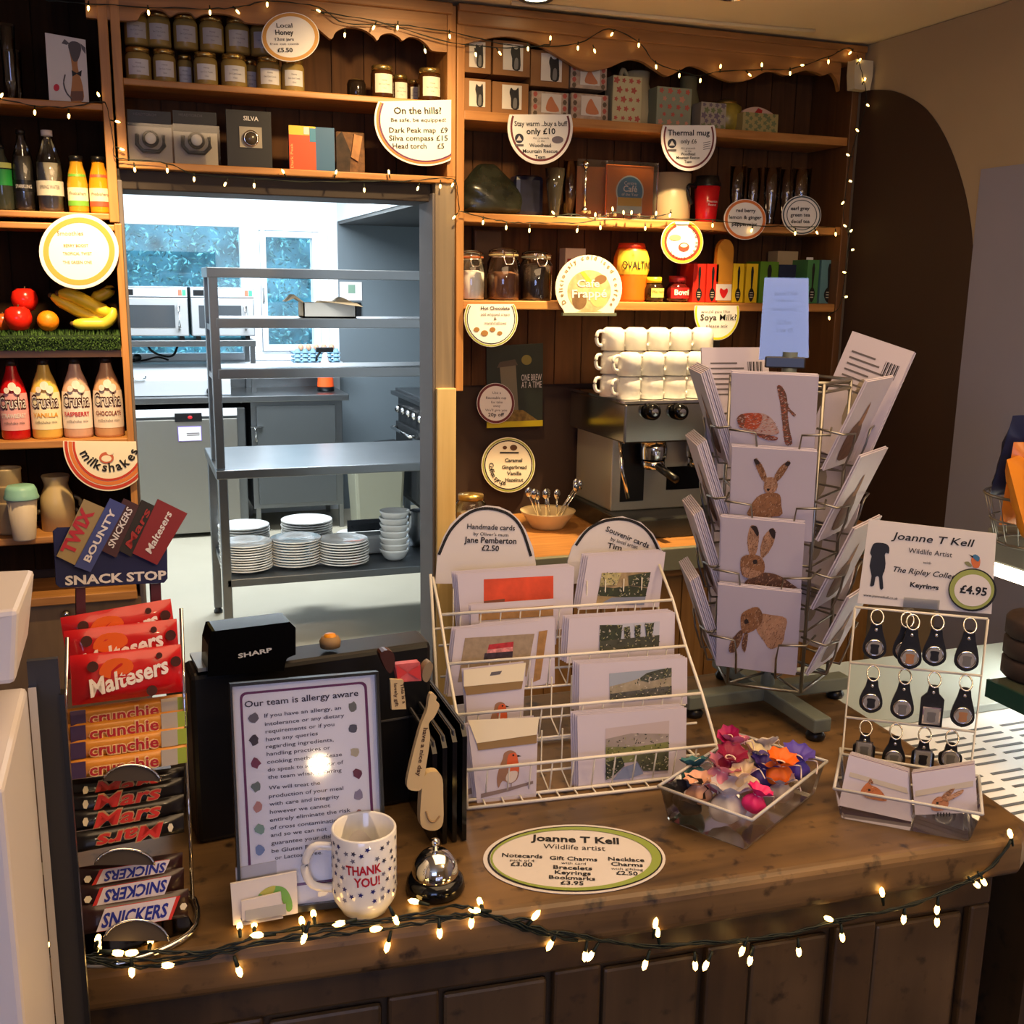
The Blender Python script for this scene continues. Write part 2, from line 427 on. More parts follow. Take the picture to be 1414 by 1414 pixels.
# doorway
m = MB(); m.box(0.844, 0.852, 3.05, 3.20, 0, 1.90, JAMB); m.box(-0.005, 0.012, 3.07, 3.43, 0, 1.90, JAMB)
m.box(-0.005, 0.852, 3.09, 3.275, 1.878, 1.93, DARKW); struct('trim_doorway', m, bevel=0.003)
WEATH = wood('weathered_post', (112, 98, 84), (140, 124, 102), 2, 0.7)
m = MB(); m.box(0.853, 0.912, 3.052, 3.20, 1.335, 1.928, WEATH); struct('trim_door_post', m, bevel=0.002)
m = MB(); m.box(0.853, 0.913, 3.035, 3.20, 0, 1.345, PINEP); struct('trim_pale_post', m, bevel=0.003)

# ---------------------------------------------------------------- shelving units (one thing each)
def boards(x0, x1, y, z0, z1, m_, w=0.095):
    mb = MB(); x = x0
    while x < x1 - 0.01:
        e = min(x + w, x1); mb.box(x + 0.002, e - 0.002, y, y + 0.012, z0, z1, m_); x = e
    mb.box(x0, x1, y + 0.007, y + 0.012, z0, z1, m_)
    return mb
Mi = Matrix.Identity(4)
def valance(pts, top, y=3.046, t=0.018):
    P = [PY(a, b, y) for a, b in pts]; p = [(q.x, q.z) for q in P]
    return MB().prism([(p[0][0], top)] + p + [(p[-1][0], top)], y, y + t, CORN)
ru = thing('shelf_unit', 'long pine shelf unit right of the doorway holding mugs, jars and tea boxes', 'shelving', FR(0, 0, 0))
boards(0.935, 2.235, 3.262, 1.33, 2.36, BACK).build('back_panel', ru)
for z in (R1, R2, R3):
    MB().box(0.937, 2.236, 3.05, 3.262, z - 0.026, z, PINE).build('shelf', ru, bevel=0.003)
MB().box(0.914, 0.937, 3.045, 3.275, 1.335, 2.36, PINEV).build('post', ru, bevel=0.002)
MB().box(2.236, 2.262, 3.045, 3.275, 1.33, 2.36, wood('dark_side', (84, 54, 30), (112, 74, 40), 2, 0.8)).build('side_panel', ru, bevel=0.002)
vp = smooth([(636, 62), (660, 56), (700, 50), (740, 60), (775, 80), (808, 97), (838, 94), (866, 83), (885, 84), (902, 94), (921, 105), (937, 98), (953, 91), (970, 95), (990, 106), (1012, 113), (1035, 110), (1055, 100), (1070, 99), (1085, 104), (1098, 101), (1113, 97), (1128, 100), (1137, 104), (1148, 101), (1156, 112), (1159, 126)], 4, False)
valance(vp, 2.37).build('valance', ru)
MB().box(0.914, 2.27, 3.036, 3.275, 2.352, 2.405, CORN).box(0.914, 2.27, 3.026, 3.04, 2.385, 2.405, CORN).build('cornice', ru, bevel=0.004)
cu = thing('shelf_unit', 'pine shelf unit above the doorway holding honey jars and a map', 'shelving', FR(0, 0, 0))
boards(0.03, 0.90, 3.262, 1.935, 2.40, BACK).build('back_panel', cu)
MB().box(0.028, 0.888, 3.05, 3.262, B1 - 0.017, B1, PINE).build('shelf', cu, bevel=0.003)
MB().box(0.006, 0.911, 3.045, 3.262, B2 - 0.018, B2, PINE).build('shelf', cu, bevel=0.003)
MB().box(0.006, 0.029, 3.045, 3.275, B2, 2.40, PINEV).build('post', cu, bevel=0.002)
MB().box(0.886, 0.911, 3.045, 3.275, B2, 2.40, PINEV).build('post', cu, bevel=0.002)
vp = smooth([(159, 28), (188, 28), (195, 18), (210, 12), (225, 14), (235, 22), (246, 17), (262, 17), (270, 24), (282, 19), (310, 19), (332, 26), (340, 31), (365, 33), (384, 33), (388, 27), (400, 24), (430, 33), (449, 48), (458, 54), (464, 44), (478, 38), (500, 40), (516, 50), (521, 56), (527, 48), (541, 46), (552, 52), (556, 56), (565, 51), (578, 53), (590, 62), (597, 70), (617, 72)], 3, False)
valance(vp, 2.40).build('valance', cu)
MB().box(0.002, 0.899, 3.034, 3.275, 2.375, 2.405, CORN).build('cornice', cu, bevel=0.004)
lu = thing('dresser', 'tall pine dresser left of the doorway with drinks, fruit and milkshake shelves', 'shelving', FR(0, 0, 0))
DARKB = wood('dark_boards', (34, 20, 10), (50, 32, 16), 2, 0.8, rough=.8, spec=.1)
boards(-0.95, -0.02, 3.262, 0.82, 2.37, DARKB).build('back_panel', lu)
for z, t in ((LA, 0.017), (LB, 0.016), (LC - 0.003, 0.016), (LD, 0.021), (LE, 0.02), (LF, 0.025)):
    MB().box(-0.95, -0.023 if z > 1.8 else -0.012, 3.05, 3.262, z - t, z, PINE).build('shelf', lu, bevel=0.003)
MB().box(-0.95, -0.012, 3.06, 3.262, LG - 0.07, LG - 0.052, PINE).build('shelf', lu)
MB().box(-0.024, 0.0, 3.045, 3.275, LC + 0.003, 2.40, PINEV).build('post', lu, bevel=0.002)
MB().box(-0.0135, 0.004, 3.042, 3.275, 0.82, LC, PINEV).build('post', lu, bevel=0.002)
MB().box(-0.97, -0.95, 3.045, 3.275, 0, 2.37, PINEV).build('side_panel', lu)
valance([(119, 24), (156, 28)], 2.40).build('valance', lu)
cf = MB().box(-0.95, 0.0, 3.07, 3.26, 0.0, 0.772, wood('tan_cupboard', (110, 88, 62), (132, 106, 76), 2, 0.6)).build('cupboard_front', lu, bevel=0.003)
MB().ball((-0.20, 3.06, 0.74), 0.012, CHROME).build('knob', cf)
# back counter under the right unit
bc = thing('back_counter', 'pine back counter carrying the coffee machine under the right shelves', 'counter', FR(0, 0, 0))
MB().box(0.93, 2.262, 2.70, 3.27, 0.872, 0.90, PINE).build('worktop', bc, bevel=0.004)
MB().box(0.93, 2.262, 2.68, 2.70, 0.835, 0.902, mat('sage_edge', (126, 126, 108), 0.45)).build('front_edge', bc, bevel=0.003)
boards(0.93, 2.262, 2.78, 0.0, 0.80, wood('golden_boards', (136, 96, 52), (168, 124, 72), 2, 0.8), 0.09).build('cupboard_front', bc)
MB().box(0.93, 2.262, 2.74, 3.27, 0.80, 0.835, PINE).build('top_rail', bc)

# ---------------------------------------------------------------- kitchen
KY = 7.7
m = MB()
m.box(-1.2, 2.6, KY, KY + 0.12, 0, 1.10, KWHITE); m.box(-1.2, 2.6, KY, KY + 0.12, 2.035, 2.5, KWHITE)
m.box(1.36, 2.6, KY, KY + 0.12, 1.10, 2.035, KWHITE); m.box(-1.2, -0.45, KY, KY + 0.12, 1.10, 2.035, KWHITE)
struct('wall_kitchen_back', m)
struct('wall_kitchen_left', MB().box(-1.2, -1.1, 3.43, KY, 0, 2.5, KWHITE))
struct('wall_kitchen_right', MB().box(2.5, 2.6, 3.43, KY, 0, 2.5, KGREY))
struct('trim_grey_cladding', MB().box(1.436, 2.5, KY - 0.012, KY, 0, 2.06, KGREY))
w = thing('window_1', 'wide fixed white kitchen window behind the microwaves', 'window', FR(0, 0, 0)); w['kind'] = 'structure'
m = MB(); fy0, fy1 = KY - 0.02, KY + 0.07
m.box(-0.45, 0.875, fy0, fy1, 2.00, 2.04, UPVC); m.box(-0.45, 0.875, fy0, fy1, 1.10, 1.15, UPVC); m.box(-0.45, -0.40, fy0, fy1, 1.15, 2.0, UPVC); m.box(0.765, 0.875, fy0, fy1, 1.15, 2.0, UPVC)
m.build('window_frame', w, bevel=0.006); MB().box(-0.40, 0.765, KY + 0.02, KY + 0.026, 1.15, 2.0, GLASS).build('pane', w)
w = thing('window_2', 'narrow white casement window to the right in the kitchen', 'window', FR(0, 0, 0)); w['kind'] = 'structure'
m = MB(); m.box(0.875, 1.365, fy0, fy1, 1.985, 2.04, UPVC); m.box(0.875, 1.365, fy0, fy1, 1.10, 1.16, UPVC); m.box(1.30, 1.365, fy0, fy1, 1.16, 1.985, UPVC); m.box(0.875, 0.895, fy0, fy1, 1.16, 1.985, UPVC)
m.build('window_frame', w, bevel=0.006)
m = MB(); m.box(0.897, 0.935, fy0 - 0.03, fy1, 1.165, 1.98, UPVC); m.box(1.255, 1.298, fy0 - 0.03, fy1, 1.165, 1.98, UPVC); m.box(0.935, 1.255, fy0 - 0.03, fy1, 1.165, 1.205, UPVC); m.box(0.935, 1.255, fy0 - 0.03, fy1, 1.94, 1.98, UPVC)
m.build('casement', w, bevel=0.005); MB().box(0.935, 1.255, KY + 0.02, KY + 0.026, 1.205, 1.94, GLASS).build('pane', w)
MB().box(0.9, 0.915, KY - 0.07, KY - 0.05, 1.5, 1.6, CHROME).build('handle', w)
struct('trim_window_sill', MB().box(-0.5, 1.43, KY - 0.16, KY, 1.065, 1.095, UPVC), bevel=0.005)
# hedge and ground outside
HEDGE = []
for i, c in enumerate([(50, 98, 100), (74, 126, 130), (40, 80, 86), (100, 158, 164)]):  # cyan window glare and haze mixed into the leaf colours
    HEDGE.append(mat('leaf_%d' % i, c, 0.6, var=0.3, vs=6))
rnd = random.Random(3); m = MB()
for i in range(15000):
    x = rnd.uniform(-2.2, 3.6); z = rnd.uniform(0.4, 3.2); y = 10.0 + rnd.uniform(0, 0.9) + 0.35 * math.sin(x * 2.1) * math.cos(z * 2.7)
    s_ = rnd.uniform(0.012, 0.034); A = Matrix.Translation((x, y, z)) @ Matrix.Rotation(rnd.uniform(0, 6.3), 4, 'Y') @ Matrix.Rotation(rnd.uniform(-0.9, 0.9), 4, 'X')
    m.add([(-s_, 0, 0), (0, 0.01, -s_ * 0.45), (s_, 0, 0), (0, 0.01, s_ * 0.45)], [(0, 1, 2, 3)], HEDGE[rnd.choice((0, 0, 1, 1, 2, 2, 3))], False, A)
o = m.build('hedge'); tag(o, 'tall leafy hedge growing outside the kitchen windows', 'hedge', kind='stuff')
m = MB(); m.box(-2.8, 4.4, 10.9, 11.0, 0, 3.7, mat('hazed_hedge_shade', (58, 104, 116), 0.9, var=0.7, vs=4)); m.build('hedge_core', o)  # backing colour paints the shade between leaves, lightened by cyan pane glare
struct('ground_outside', MB().box(-6, 8, 7.82, 14, -0.1, -0.02, mat('outside_ground', (120, 124, 120), 0.9)))

# hood
hd = thing('extractor_hood', 'long pale steel extractor hood along the right of the kitchen ceiling', 'hood', FR(0, 0, 0))
HOODM = mat('hood_enamel', (196, 206, 214), 0.35)
MB().box(1.436, 2.49, 4.6, KY - 0.013, 2.06, 2.495, HOODM).build('canopy', hd, bevel=0.004)
MB().box(1.445, 2.49, 4.6, KY - 0.013, 2.04, 2.06, mat('hood_under', (52, 54, 54), 0.6)).build('underside', hd)
MB().box(1.434, 1.437, 6.05, 6.062, 2.06, 2.495, PAPER).build('seam_strip', hd)
# steel run: fridge + counter
fr = thing('undercounter_fridge', 'steel under-counter fridge below the griddle with a white notice on its door', 'fridge', FR(0, 0, 0))
MB().box(-0.62, 0.70, 7.09, 7.68, 0.02, 0.84, STEELD).build('body', fr, bevel=0.006)
dr = MB().box(-0.02, 0.645, 7.055, 7.085, 0.03, 0.775, mat('fridge_door_steel', (150, 148, 142), 0.34, 0.85)).build('door', fr, bevel=0.005)
MB().box(-0.02, 0.645, 7.06, 7.085, 0.79, 0.84, UPVC).build('control_panel', fr, bevel=0.004)
a, b = PY(241, 571, 7.05), PY(279, 582, 7.05)
m = MB(); m.box(a.x, b.x, 7.05, 7.062, b.z, a.z, BLACK); m.ball(((a.x + b.x) / 2 + 0.01, 7.05, (a.z + b.z) / 2), 0.011, mat('red_led', (200, 30, 40), 0.4), sc=(1.3, 0.3, 1)); m.build('thermostat', fr)
a, b = PY(246, 590, 7.05), PY(278, 608, 7.05)
m = MB(); m.box(a.x - 0.004, b.x + 0.004, 7.051, 7.054, b.z - 0.004, a.z + 0.004, mat('purple_edge', (120, 96, 190), 0.6)); m.box(a.x, b.x, 7.0495, 7.051, b.z, a.z, PAPER)
for k in range(2): m.box(a.x + 0.05, b.x - 0.01, 7.0485, 7.0495, b.z + 0.045 - k * 0.012, b.z + 0.05 - k * 0.012, INKG)
m.build('notice', dr)
ck = thing('steel_counter', 'long stainless steel worktop under the kitchen windows', 'counter', FR(0, 0, 0))
MB().box(-0.8, 1.375, 7.05, 7.69, 0.875, 0.915, STEEL).build('worktop', ck, bevel=0.004)
MB().box(-0.8, 1.375, 7.65, 7.69, 0.915, 1.06, STEEL).build('upstand', ck)
cb = thing('steel_cupboard', 'grey steel cupboard with a small handle right of the fridge', 'cupboard', FR(0, 0, 0))
KDOOR = mat('cupboard_grey', (92, 96, 98), 0.4, 0.6)
MB().box(0.735, 1.335, 7.09, 7.66, 0.16, 0.873, STEELD).build('body', cb, bevel=0.004)
dd = MB().box(0.77, 1.285, 7.068, 7.09, 0.19, 0.845, KDOOR).build('door', cb, bevel=0.003)
a = PY(353, 600, 7.06)
MB().tube([(a.x, 7.065, a.z + 0.045), (a.x, 7.03, a.z + 0.04), (a.x, 7.03, a.z - 0.04), (a.x, 7.065, a.z - 0.045)], 0.007, CHROME, 8).box(a.x - 0.03, a.x + 0.05, 7.05, 7.066, a.z + 0.045, a.z + 0.053, CHROME).build('handle', dd)
for x in (0.75, 1.305):
    for y in (7.10, 7.62): MB().box(x, x + 0.03, y, y + 0.03, 0, 0.16, STEEL).build('leg', cb)
gr = thing('griddle', 'stainless steel griddle with a black knob on the kitchen worktop', 'griddle', FR(0, 0, 0))
GRD = mat('griddle_steel', (206, 210, 214), .32, .4)
MB().box(-0.25, 0.62, 7.14, 7.62, 0.918, 1.02, GRD).build('body', gr, bevel=0.004)
MB().add([(-0.24, 7.15, 1.02), (0.61, 7.15, 1.02), (0.61, 7.42, 1.10), (-0.24, 7.42, 1.10), (-0.24, 7.60, 1.10), (0.61, 7.60, 1.10), (0.61, 7.60, 1.02), (-0.24, 7.60, 1.02)], [(0, 1, 2, 3), (3, 2, 5, 4), (4, 5, 6, 7), (1, 6, 5, 2), (0, 3, 4, 7)], GRD).build('lid', gr)
a = PY(290, 540, 7.13); MB().lathe([(0.0, -0.03), (0.022, -0.03), (0.022, 0), (0, 0)], BLACK, n=16, M=Matrix.Translation((a.x, 7.14, a.z)) @ Matrix.Rotation(PI / 2, 4, 'X') @ Matrix.Scale(-1, 4, (0, 0, 1))).build('knob', gr)
a = PY(178, 523, 7.13); MB().tube([(a.x - 0.05, 7.13, a.z), (a.x + 0.10, 7.13, a.z), (a.x + 0.10, 7.145, a.z + 0.01)], 0.006, CHROME).build('handle', gr)
ms = thing('microwave_shelf', 'low steel stand holding two microwaves above the worktop', 'shelf', FR(0, 0, 0))
MB().box(-0.45, 0.80, 7.24, 7.64, 1.222, 1.262, STEEL).build('shelf', ms, bevel=0.003)
for x, y in ((0.765, 7.25), (0.765, 7.60), (-0.44, 7.25)): MB().box(x, x + 0.03, y, y + 0.03, 0.916, 1.222, STEEL).build('leg', ms)
def microwave(x0, x1, label):
    t = thing('microwave', label, 'microwave', FR(0, 0, 0), 'microwaves on the steel stand')
    z0, z1 = 1.263, 1.60
    MB().box(x0, x1, 7.27, 7.66, z0 + 0.025, z1, STEELD).build('body', t, bevel=0.005)
    d_ = MB().box(x0 + 0.005, x1 - 0.005, 7.25, 7.27, z0 + 0.03, z1 - 0.07, mat('micro_steel', (176, 178, 180), .35, .5)).build('door', t, bevel=0.004)
    MB().box(x0 + 0.05, x1 - 0.085, 7.246, 7.251, z0 + 0.08, z1 - 0.115, mat('microwave_glass', (58, 62, 66), 0.15)).build('door_window', d_)
    MB().tube([(x1 - 0.06, 7.25, z0 + 0.07), (x1 - 0.06, 7.225, z0 + 0.08), (x1 - 0.06, 7.225, z1 - 0.12), (x1 - 0.06, 7.25, z1 - 0.11)], 0.009, CHROME, 8).build('handle', d_)
    m = MB(); m.box(x0 + 0.005, x1 - 0.005, 7.255, 7.27, z1 - 0.062, z1 - 0.01, mat('microwave_panel', (176, 184, 190), 0.4))
    m.box(x0 + 0.02, x0 + 0.085, 7.253, 7.256, z1 - 0.055, z1 - 0.018, BLACK)
    for i in range(7): m.box(x0 + 0.11 + i * 0.024, x0 + 0.128 + i * 0.024, 7.2525, 7.256, z1 - 0.052, z1 - 0.022, PAPER)
    m.box(x1 - 0.06, x1 - 0.037, 7.2525, 7.256, z1 - 0.054, z1 - 0.018, mat('red_button', (214, 92, 70), 0.5)); m.box(x1 - 0.034, x1 - 0.012, 7.2525, 7.256, z1 - 0.054, z1 - 0.018, mat('green_button', (60, 160, 110), 0.5))
    m.build('control_panel', t)
    for x in (x0 + 0.03, x1 - 0.06): MB().box(x, x + 0.03, 7.30, 7.62, z0 - 0.001, z0 + 0.025, BLACK).build('foot', t)
microwave(-0.03, 0.385, 'left steel microwave on the stand by the kitchen window')
microwave(0.398, 0.80, 'right steel microwave on the stand, seen behind the steel rack post')
m = MB(); m.tube(smooth([(0.12, 7.6, 1.235), (0.15, 7.55, 1.18), (0.22, 7.55, 1.145), (0.29, 7.55, 1.15), (0.33, 7.58, 1.235)], 6, False), 0.008, BLACK); m.tube(smooth([(-0.1, 7.63, 1.12), (0.0, 7.63, 1.105), (0.10, 7.63, 1.11), (0.19, 7.63, 1.13), (0.26, 7.63, 1.11)], 5, False), 0.007, BLACK); m.ball((0.06, 7.6, 1.13), 0.028, BLACK); m.tube([(0.06, 7.6, 1.13), (0.0, 7.6, 1.10)], 0.008, BLACK)
tag(m.build('power_cable'), 'black power cables and plug hanging under the microwave stand', 'cable')
# egg trays, spray bottle on the sill and worktop
a = PY(402, 492, 7.60); b = PY(465, 490, 7.60)
eg = thing('egg_tray', 'blue grey card egg trays stacked on the kitchen window sill', 'egg tray', FR(a.x, 7.60, 1.097))
m = MB(); wd = b.x - a.x; bl = mat('egg_tray_blue', (120, 160, 184), 0.8, var=0.15, vs=20)
for k in range(3):
    m.box(0, wd, -0.13, 0.02, k * 0.028, k * 0.028 + 0.012, bl)
    for i in range(6):
        m.lathe([(0.024, 0.0), (0.012, 0.028)], bl, (i + 0.5) * wd / 6, -0.12, k * 0.028 + 0.01, 10)
m.build('tray', eg)
for i in range(5):
    MB().ball(((i + 1) * wd / 6, -0.1, 0.10), 0.02, mat('egg', (196, 150, 120), 0.5), 10, 8, sc=(1, 1, 1.25)).build('egg', eg)
a = PY(450, 552, 7.30)
sb = thing('spray_bottle', 'orange spray bottle with black trigger on the kitchen worktop', 'bottle', FR(a.x, 7.30, 0.916))
MB().lathe([(0, 0), (0.058, 0), (0.058, 0.03)], BLACK, n=20).build('base', sb)
MB().lathe([(0.057, 0.031), (0.046, 0.17), (0.044, 0.19), (0, 0.19)], mat('orange_plastic', (236, 84, 30), 0.4), n=20).build('body', sb)
MB().lathe([(0.03, 0.191), (0.018, 0.24), (0.016, 0.26), (0, 0.26)], PAPER, n=12).build('neck', sb)
m = MB(); m.box(-0.06, 0.055, -0.015, 0.015, 0.262, 0.295, BLACK); m.tube([(-0.03, 0, 0.265), (-0.055, 0, 0.23), (-0.06, 0, 0.20)], 0.009, BLACK); m.build('trigger', sb, bevel=0.004)
# notice on the grey cladding
a, b = PY(469, 389, KY - 0.02), PY(500, 415, KY - 0.02)
m = MB(); m.box(a.x, b.x, KY - 0.020, KY - 0.013, b.z, a.z, PAPER); m.box(a.x + 0.06, a.x + 0.11, KY - 0.0215, KY - 0.020, b.z + 0.05, a.z - 0.02, mat('notice_picture', (120, 150, 130), 0.6))
tag(m.build('notice'), 'white paper notice pinned on the grey kitchen wall', 'notice')
m = MB(); m.box(b.x - 0.06, b.x - 0.01, KY - 0.03, KY - 0.013, b.z - 0.16, b.z - 0.012, BLACK); tag(m.build('wall_switch'), 'black socket hanging below the paper notice', 'switch')
# steel pass table with over-shelf
st = thing('steel_rack_table', 'stainless steel pass table with three over-shelves and plates below', 'table', FR(0, 0, 0))
tx0, tx1, ty0, ty1 = 0.33, 1.75, 4.70, 5.39
MB().box(tx0, tx1, ty0, ty1, 0.80, 0.84, STEEL).build('tabletop', st, bevel=0.004)
MB().box(tx0 + 0.03, tx1, ty0 + 0.01, ty1 - 0.01, 0.31, 0.345, STEELD).build('undershelf', st, bevel=0.003)
for x in (tx0 + 0.01, tx1 - 0.05):
    for y in (ty0 + 0.01, ty1 - 0.05):
        l = MB().box(x, x + 0.04, y, y + 0.04, 0.03, 0.80, STEEL).build('leg', st, bevel=0.003)
        MB().lathe([(0, 0), (0.022, 0), (0.022, 0.012), (0.012, 0.03)], BLACK, x + 0.02, y + 0.02, 0, 12).build('foot', l)
for z in (1.70, 1.49, 1.275):
    MB().box(tx0 - (0.0 if z > 1.6 else -0.03), tx1, ty0 + 0.02, ty0 + 0.34, z - 0.042, z, STEEL).build('overshelf', st, bevel=0.003)
for x in (tx0 + 0.005, tx1 - 0.05):
    for y in (ty0 + 0.022, ty0 + 0.295): MB().box(x, x + 0.038, y, y + 0.038, 0.842, 1.66, STEEL).build('post', st, bevel=0.003)
for z in (1.46, 1.25): MB().box(tx0 + 0.01, tx0 + 0.04, ty0 + 0.06, ty0 + 0.30, z - 0.025, z, STEEL).build('side_rail', st)
# cardboard box on the over-shelf
a, b = PY(416, 441, 4.85), PY(488, 441, 4.85)
bx = thing('cardboard_box', 'open cardboard box with splayed flaps on the steel over-shelf', 'box', FR(a.x, 4.78, 1.491))
KRAFT = mat('kraft_card', (196, 168, 130), 0.75, var=0.06); m = MB(); wd = b.x - a.x
for q in ((0, wd, 0, 0.006), (0, wd, 0.144, 0.15)): m.box(q[0], q[1], q[2], q[3], 0, 0.065, mat('white_board', (206, 200, 190), 0.7))
m.box(0, 0.006, 0, 0.15, 0, 0.065, KRAFT); m.box(wd - 0.006, wd, 0, 0.15, 0, 0.065, KRAFT); m.box(0, wd, 0, 0.15, 0, 0.006, KRAFT); m.build('box_body', bx)
m = MB(); m.prism([(0.0, 0.065), (-0.035, 0.085), (-0.075, 0.068), (-0.04, 0.10), (0.0, 0.07)], 0.0, 0.12, KRAFT); m.build('flap', bx)
m = MB(); m.add([(0.05, 0, 0.066), (wd, 0, 0.066), (wd + 0.02, -0.05, 0.05), (0.06, 0.0, 0.075)], [(0, 1, 2, 3)], KRAFT); m.prism([(wd - 0.1, 0.066), (wd - 0.06, 0.09), (wd + 0.03, 0.05), (wd, 0.066)], 0.02, 0.13, KRAFT); m.build('flap', bx)
# plates, bowls, trays on the undershelf
US = 0.3455
def stack(name, px, py, n, r, dz, lab, grp, bowl=False):
    p = PZ(px, py, US)
    for k in range(n):
        if bowl: prof = [(0, 0.0), (r * 0.5, 0.0), (r * 0.72, 0.012), (r * 0.97, 0.045), (r, 0.055), (r * 0.96, 0.055), (r * 0.7, 0.018), (0, 0.008)]
        else: prof = [(0, 0.0), (r * 0.6, 0.0), (r * 0.66, 0.006), (r, 0.017), (r, 0.022), (r * 0.97, 0.022), (r * 0.66, 0.010), (0, 0.007)]
        o = MB().lathe(prof, WHITEC, n=28).build(name, M=Matrix.Translation((p.x + 0.002 * math.sin(k * 2.2), p.y + 0.002 * math.cos(k * 1.7), US + k * dz)))
        where = 'topmost' if k == n - 1 else 'lowest' if k == 0 else None
        o['group'] = grp
        tag(o, (where or 'inner') + ' white ' + name.split('_')[-1] + ' of ' + lab, name.split('_')[-1], grp)
stack('dinner_plate', 341, 787, 11, 0.118, 0.0115, 'the front left plate stack next to the steel leg', 'plates of the front left stack')
stack('dinner_plate', 409, 780, 10, 0.118, 0.0125, 'the middle front plate stack', 'plates of the middle front stack')
stack('dinner_plate', 475, 778, 9, 0.118, 0.0125, 'the right hand front plate stack beside the trays', 'plates of the right front stack')
stack('dinner_plate', 338, 757, 9, 0.125, 0.0125, 'the rear left plate stack behind the steel leg', 'plates of the rear left stack')
stack('dinner_plate', 424, 745, 8, 0.13, 0.0125, 'the rear middle plate stack with the widest plates', 'plates of the rear middle stack')
stack('serving_plate', 497, 748, 3, 0.12, 0.0125, 'the low pile behind the right front stack', 'low pile of plates')
stack('soup_bowl', 545, 772, 7, 0.072, 0.031, 'the bowl stack at the right end of the undershelf', 'bowls stacked at the right', True)
p = PZ(525, 764, US); t = thing('serving_dish', 'grey oblong oven dish leaning beside the bowls on the undershelf', 'dish', FR(p.x, p.y + 0.05, US + 0.001))
m = MB(); m.box(-0.11, 0.07, -0.06, 0.06, 0, 0.09, mat('pale_dish', (200, 204, 206), 0.3)); m.build('dish_body', t, bevel=0.012)
m = MB(); m.add([(-0.14, -0.02, 0.14), (0.02, -0.02, 0.15), (0.05, 0.05, 0.092), (-0.09, 0.05, 0.092)], [(0, 1, 2, 3)], mat('slate_cloth', (66, 70, 76), 0.8)); m.box(-0.14, 0.05, 0.05, 0.06, 0.092, 0.15, mat('slate_cloth', (66, 70, 76), 0.8)); m.build('dish_liner', t)
p = PZ(572, 760, US); t = thing('steel_jug', 'small steel jug with loop handle beside the bowl stack', 'jug', FR(p.x + 0.05, p.y + 0.1, US + 0.001))
MB().lathe([(0, 0), (0.05, 0), (0.055, 0.06), (0.045, 0.16), (0.048, 0.18)], STEEL, n=20).build('body', t); MB().tube(smooth([(-0.045, 0, 0.16), (-0.085, 0, 0.15), (-0.09, 0, 0.09), (-0.055, 0, 0.05)], 4, False), 0.006, STEEL).build('handle', t)
# range on the right
rg = thing('gas_range', 'dark commercial gas range with chrome rails at the right of the kitchen', 'cooker', FR(0, 0, 0))
RDK = mat('range_dark', (44, 46, 48), 0.4, 0.4); rx0 = 1.77
MB().box(rx0, 2.48, 5.45, 7.3, 0.18, 0.88, RDK).build('body', rg, bevel=0.006)
MB().box(rx0 - 0.02, 2.48, 5.45, 7.3, 0.885, 0.93, STEELD).build('hob_top', rg, bevel=0.006)
for y0 in (5.47, 6.08, 6.69):
    d_ = MB().box(rx0 - 0.02, rx0, y0, y0 + 0.6, 0.22, 0.70, RDK).build('oven_door', rg, bevel=0.004)
    MB().tube([(rx0 - 0.02, y0 + 0.05, 0.66), (rx0 - 0.06, y0 + 0.05, 0.66), (rx0 - 0.06, y0 + 0.55, 0.66), (rx0 - 0.02, y0 + 0.55, 0.66)], 0.011, CHROME, 8).build('handle', d_)
    MB().box(rx0 - 0.05, rx0 - 0.02, y0, y0 + 0.62, 0.885, 0.91, STEEL).build('rail', rg)
    for k in range(4): MB().ball((rx0 - 0.02, y0 + 0.08 + k * 0.15, 0.79), 0.028, CHROME, 12, 8, sc=(0.9, 1, 1)).build('knob', rg)
for y in (5.5, 7.2): MB().box(rx0 + 0.02, rx0 + 0.06, y, y + 0.04, 0, 0.18, STEELD).build('leg', rg)
# bin
p = PZ(505, 716, 0.0)
t = thing('waste_bin', 'grey plastic kitchen bin with a black liner beside the range', 'bin', FR(p.x + 0.0, p.y - 0.35, 0))
m = MB(); m.add([(-.15, -.12, 0), (.15, -.12, 0), (.15, .12, 0), (-.15, .12, 0), (-.175, -.15, .5), (.175, -.15, .56), (.175, .15, .56), (-.175, .15, .5)], [(3, 2, 1, 0), (0, 1, 5, 4), (1, 2, 6, 5), (2, 3, 7, 6), (3, 0, 4, 7)], mat('bin_plastic', (150, 150, 132), 0.5)); m.build('body', t, bevel=0.02)
m = MB(); m.add([(-.178, -.153, .47), (.178, -.153, .545), (.178, .153, .545), (-.178, .153, .47), (-.17, -.145, .57), (.17, -.145, .6), (.17, .145, .6), (-.17, .145, .57)], [(4, 5, 6, 7), (0, 1, 5, 4), (1, 2, 6, 5), (2, 3, 7, 6), (3, 0, 4, 7)], BLACK); m.build('bin_liner', t, bevel=0.02)
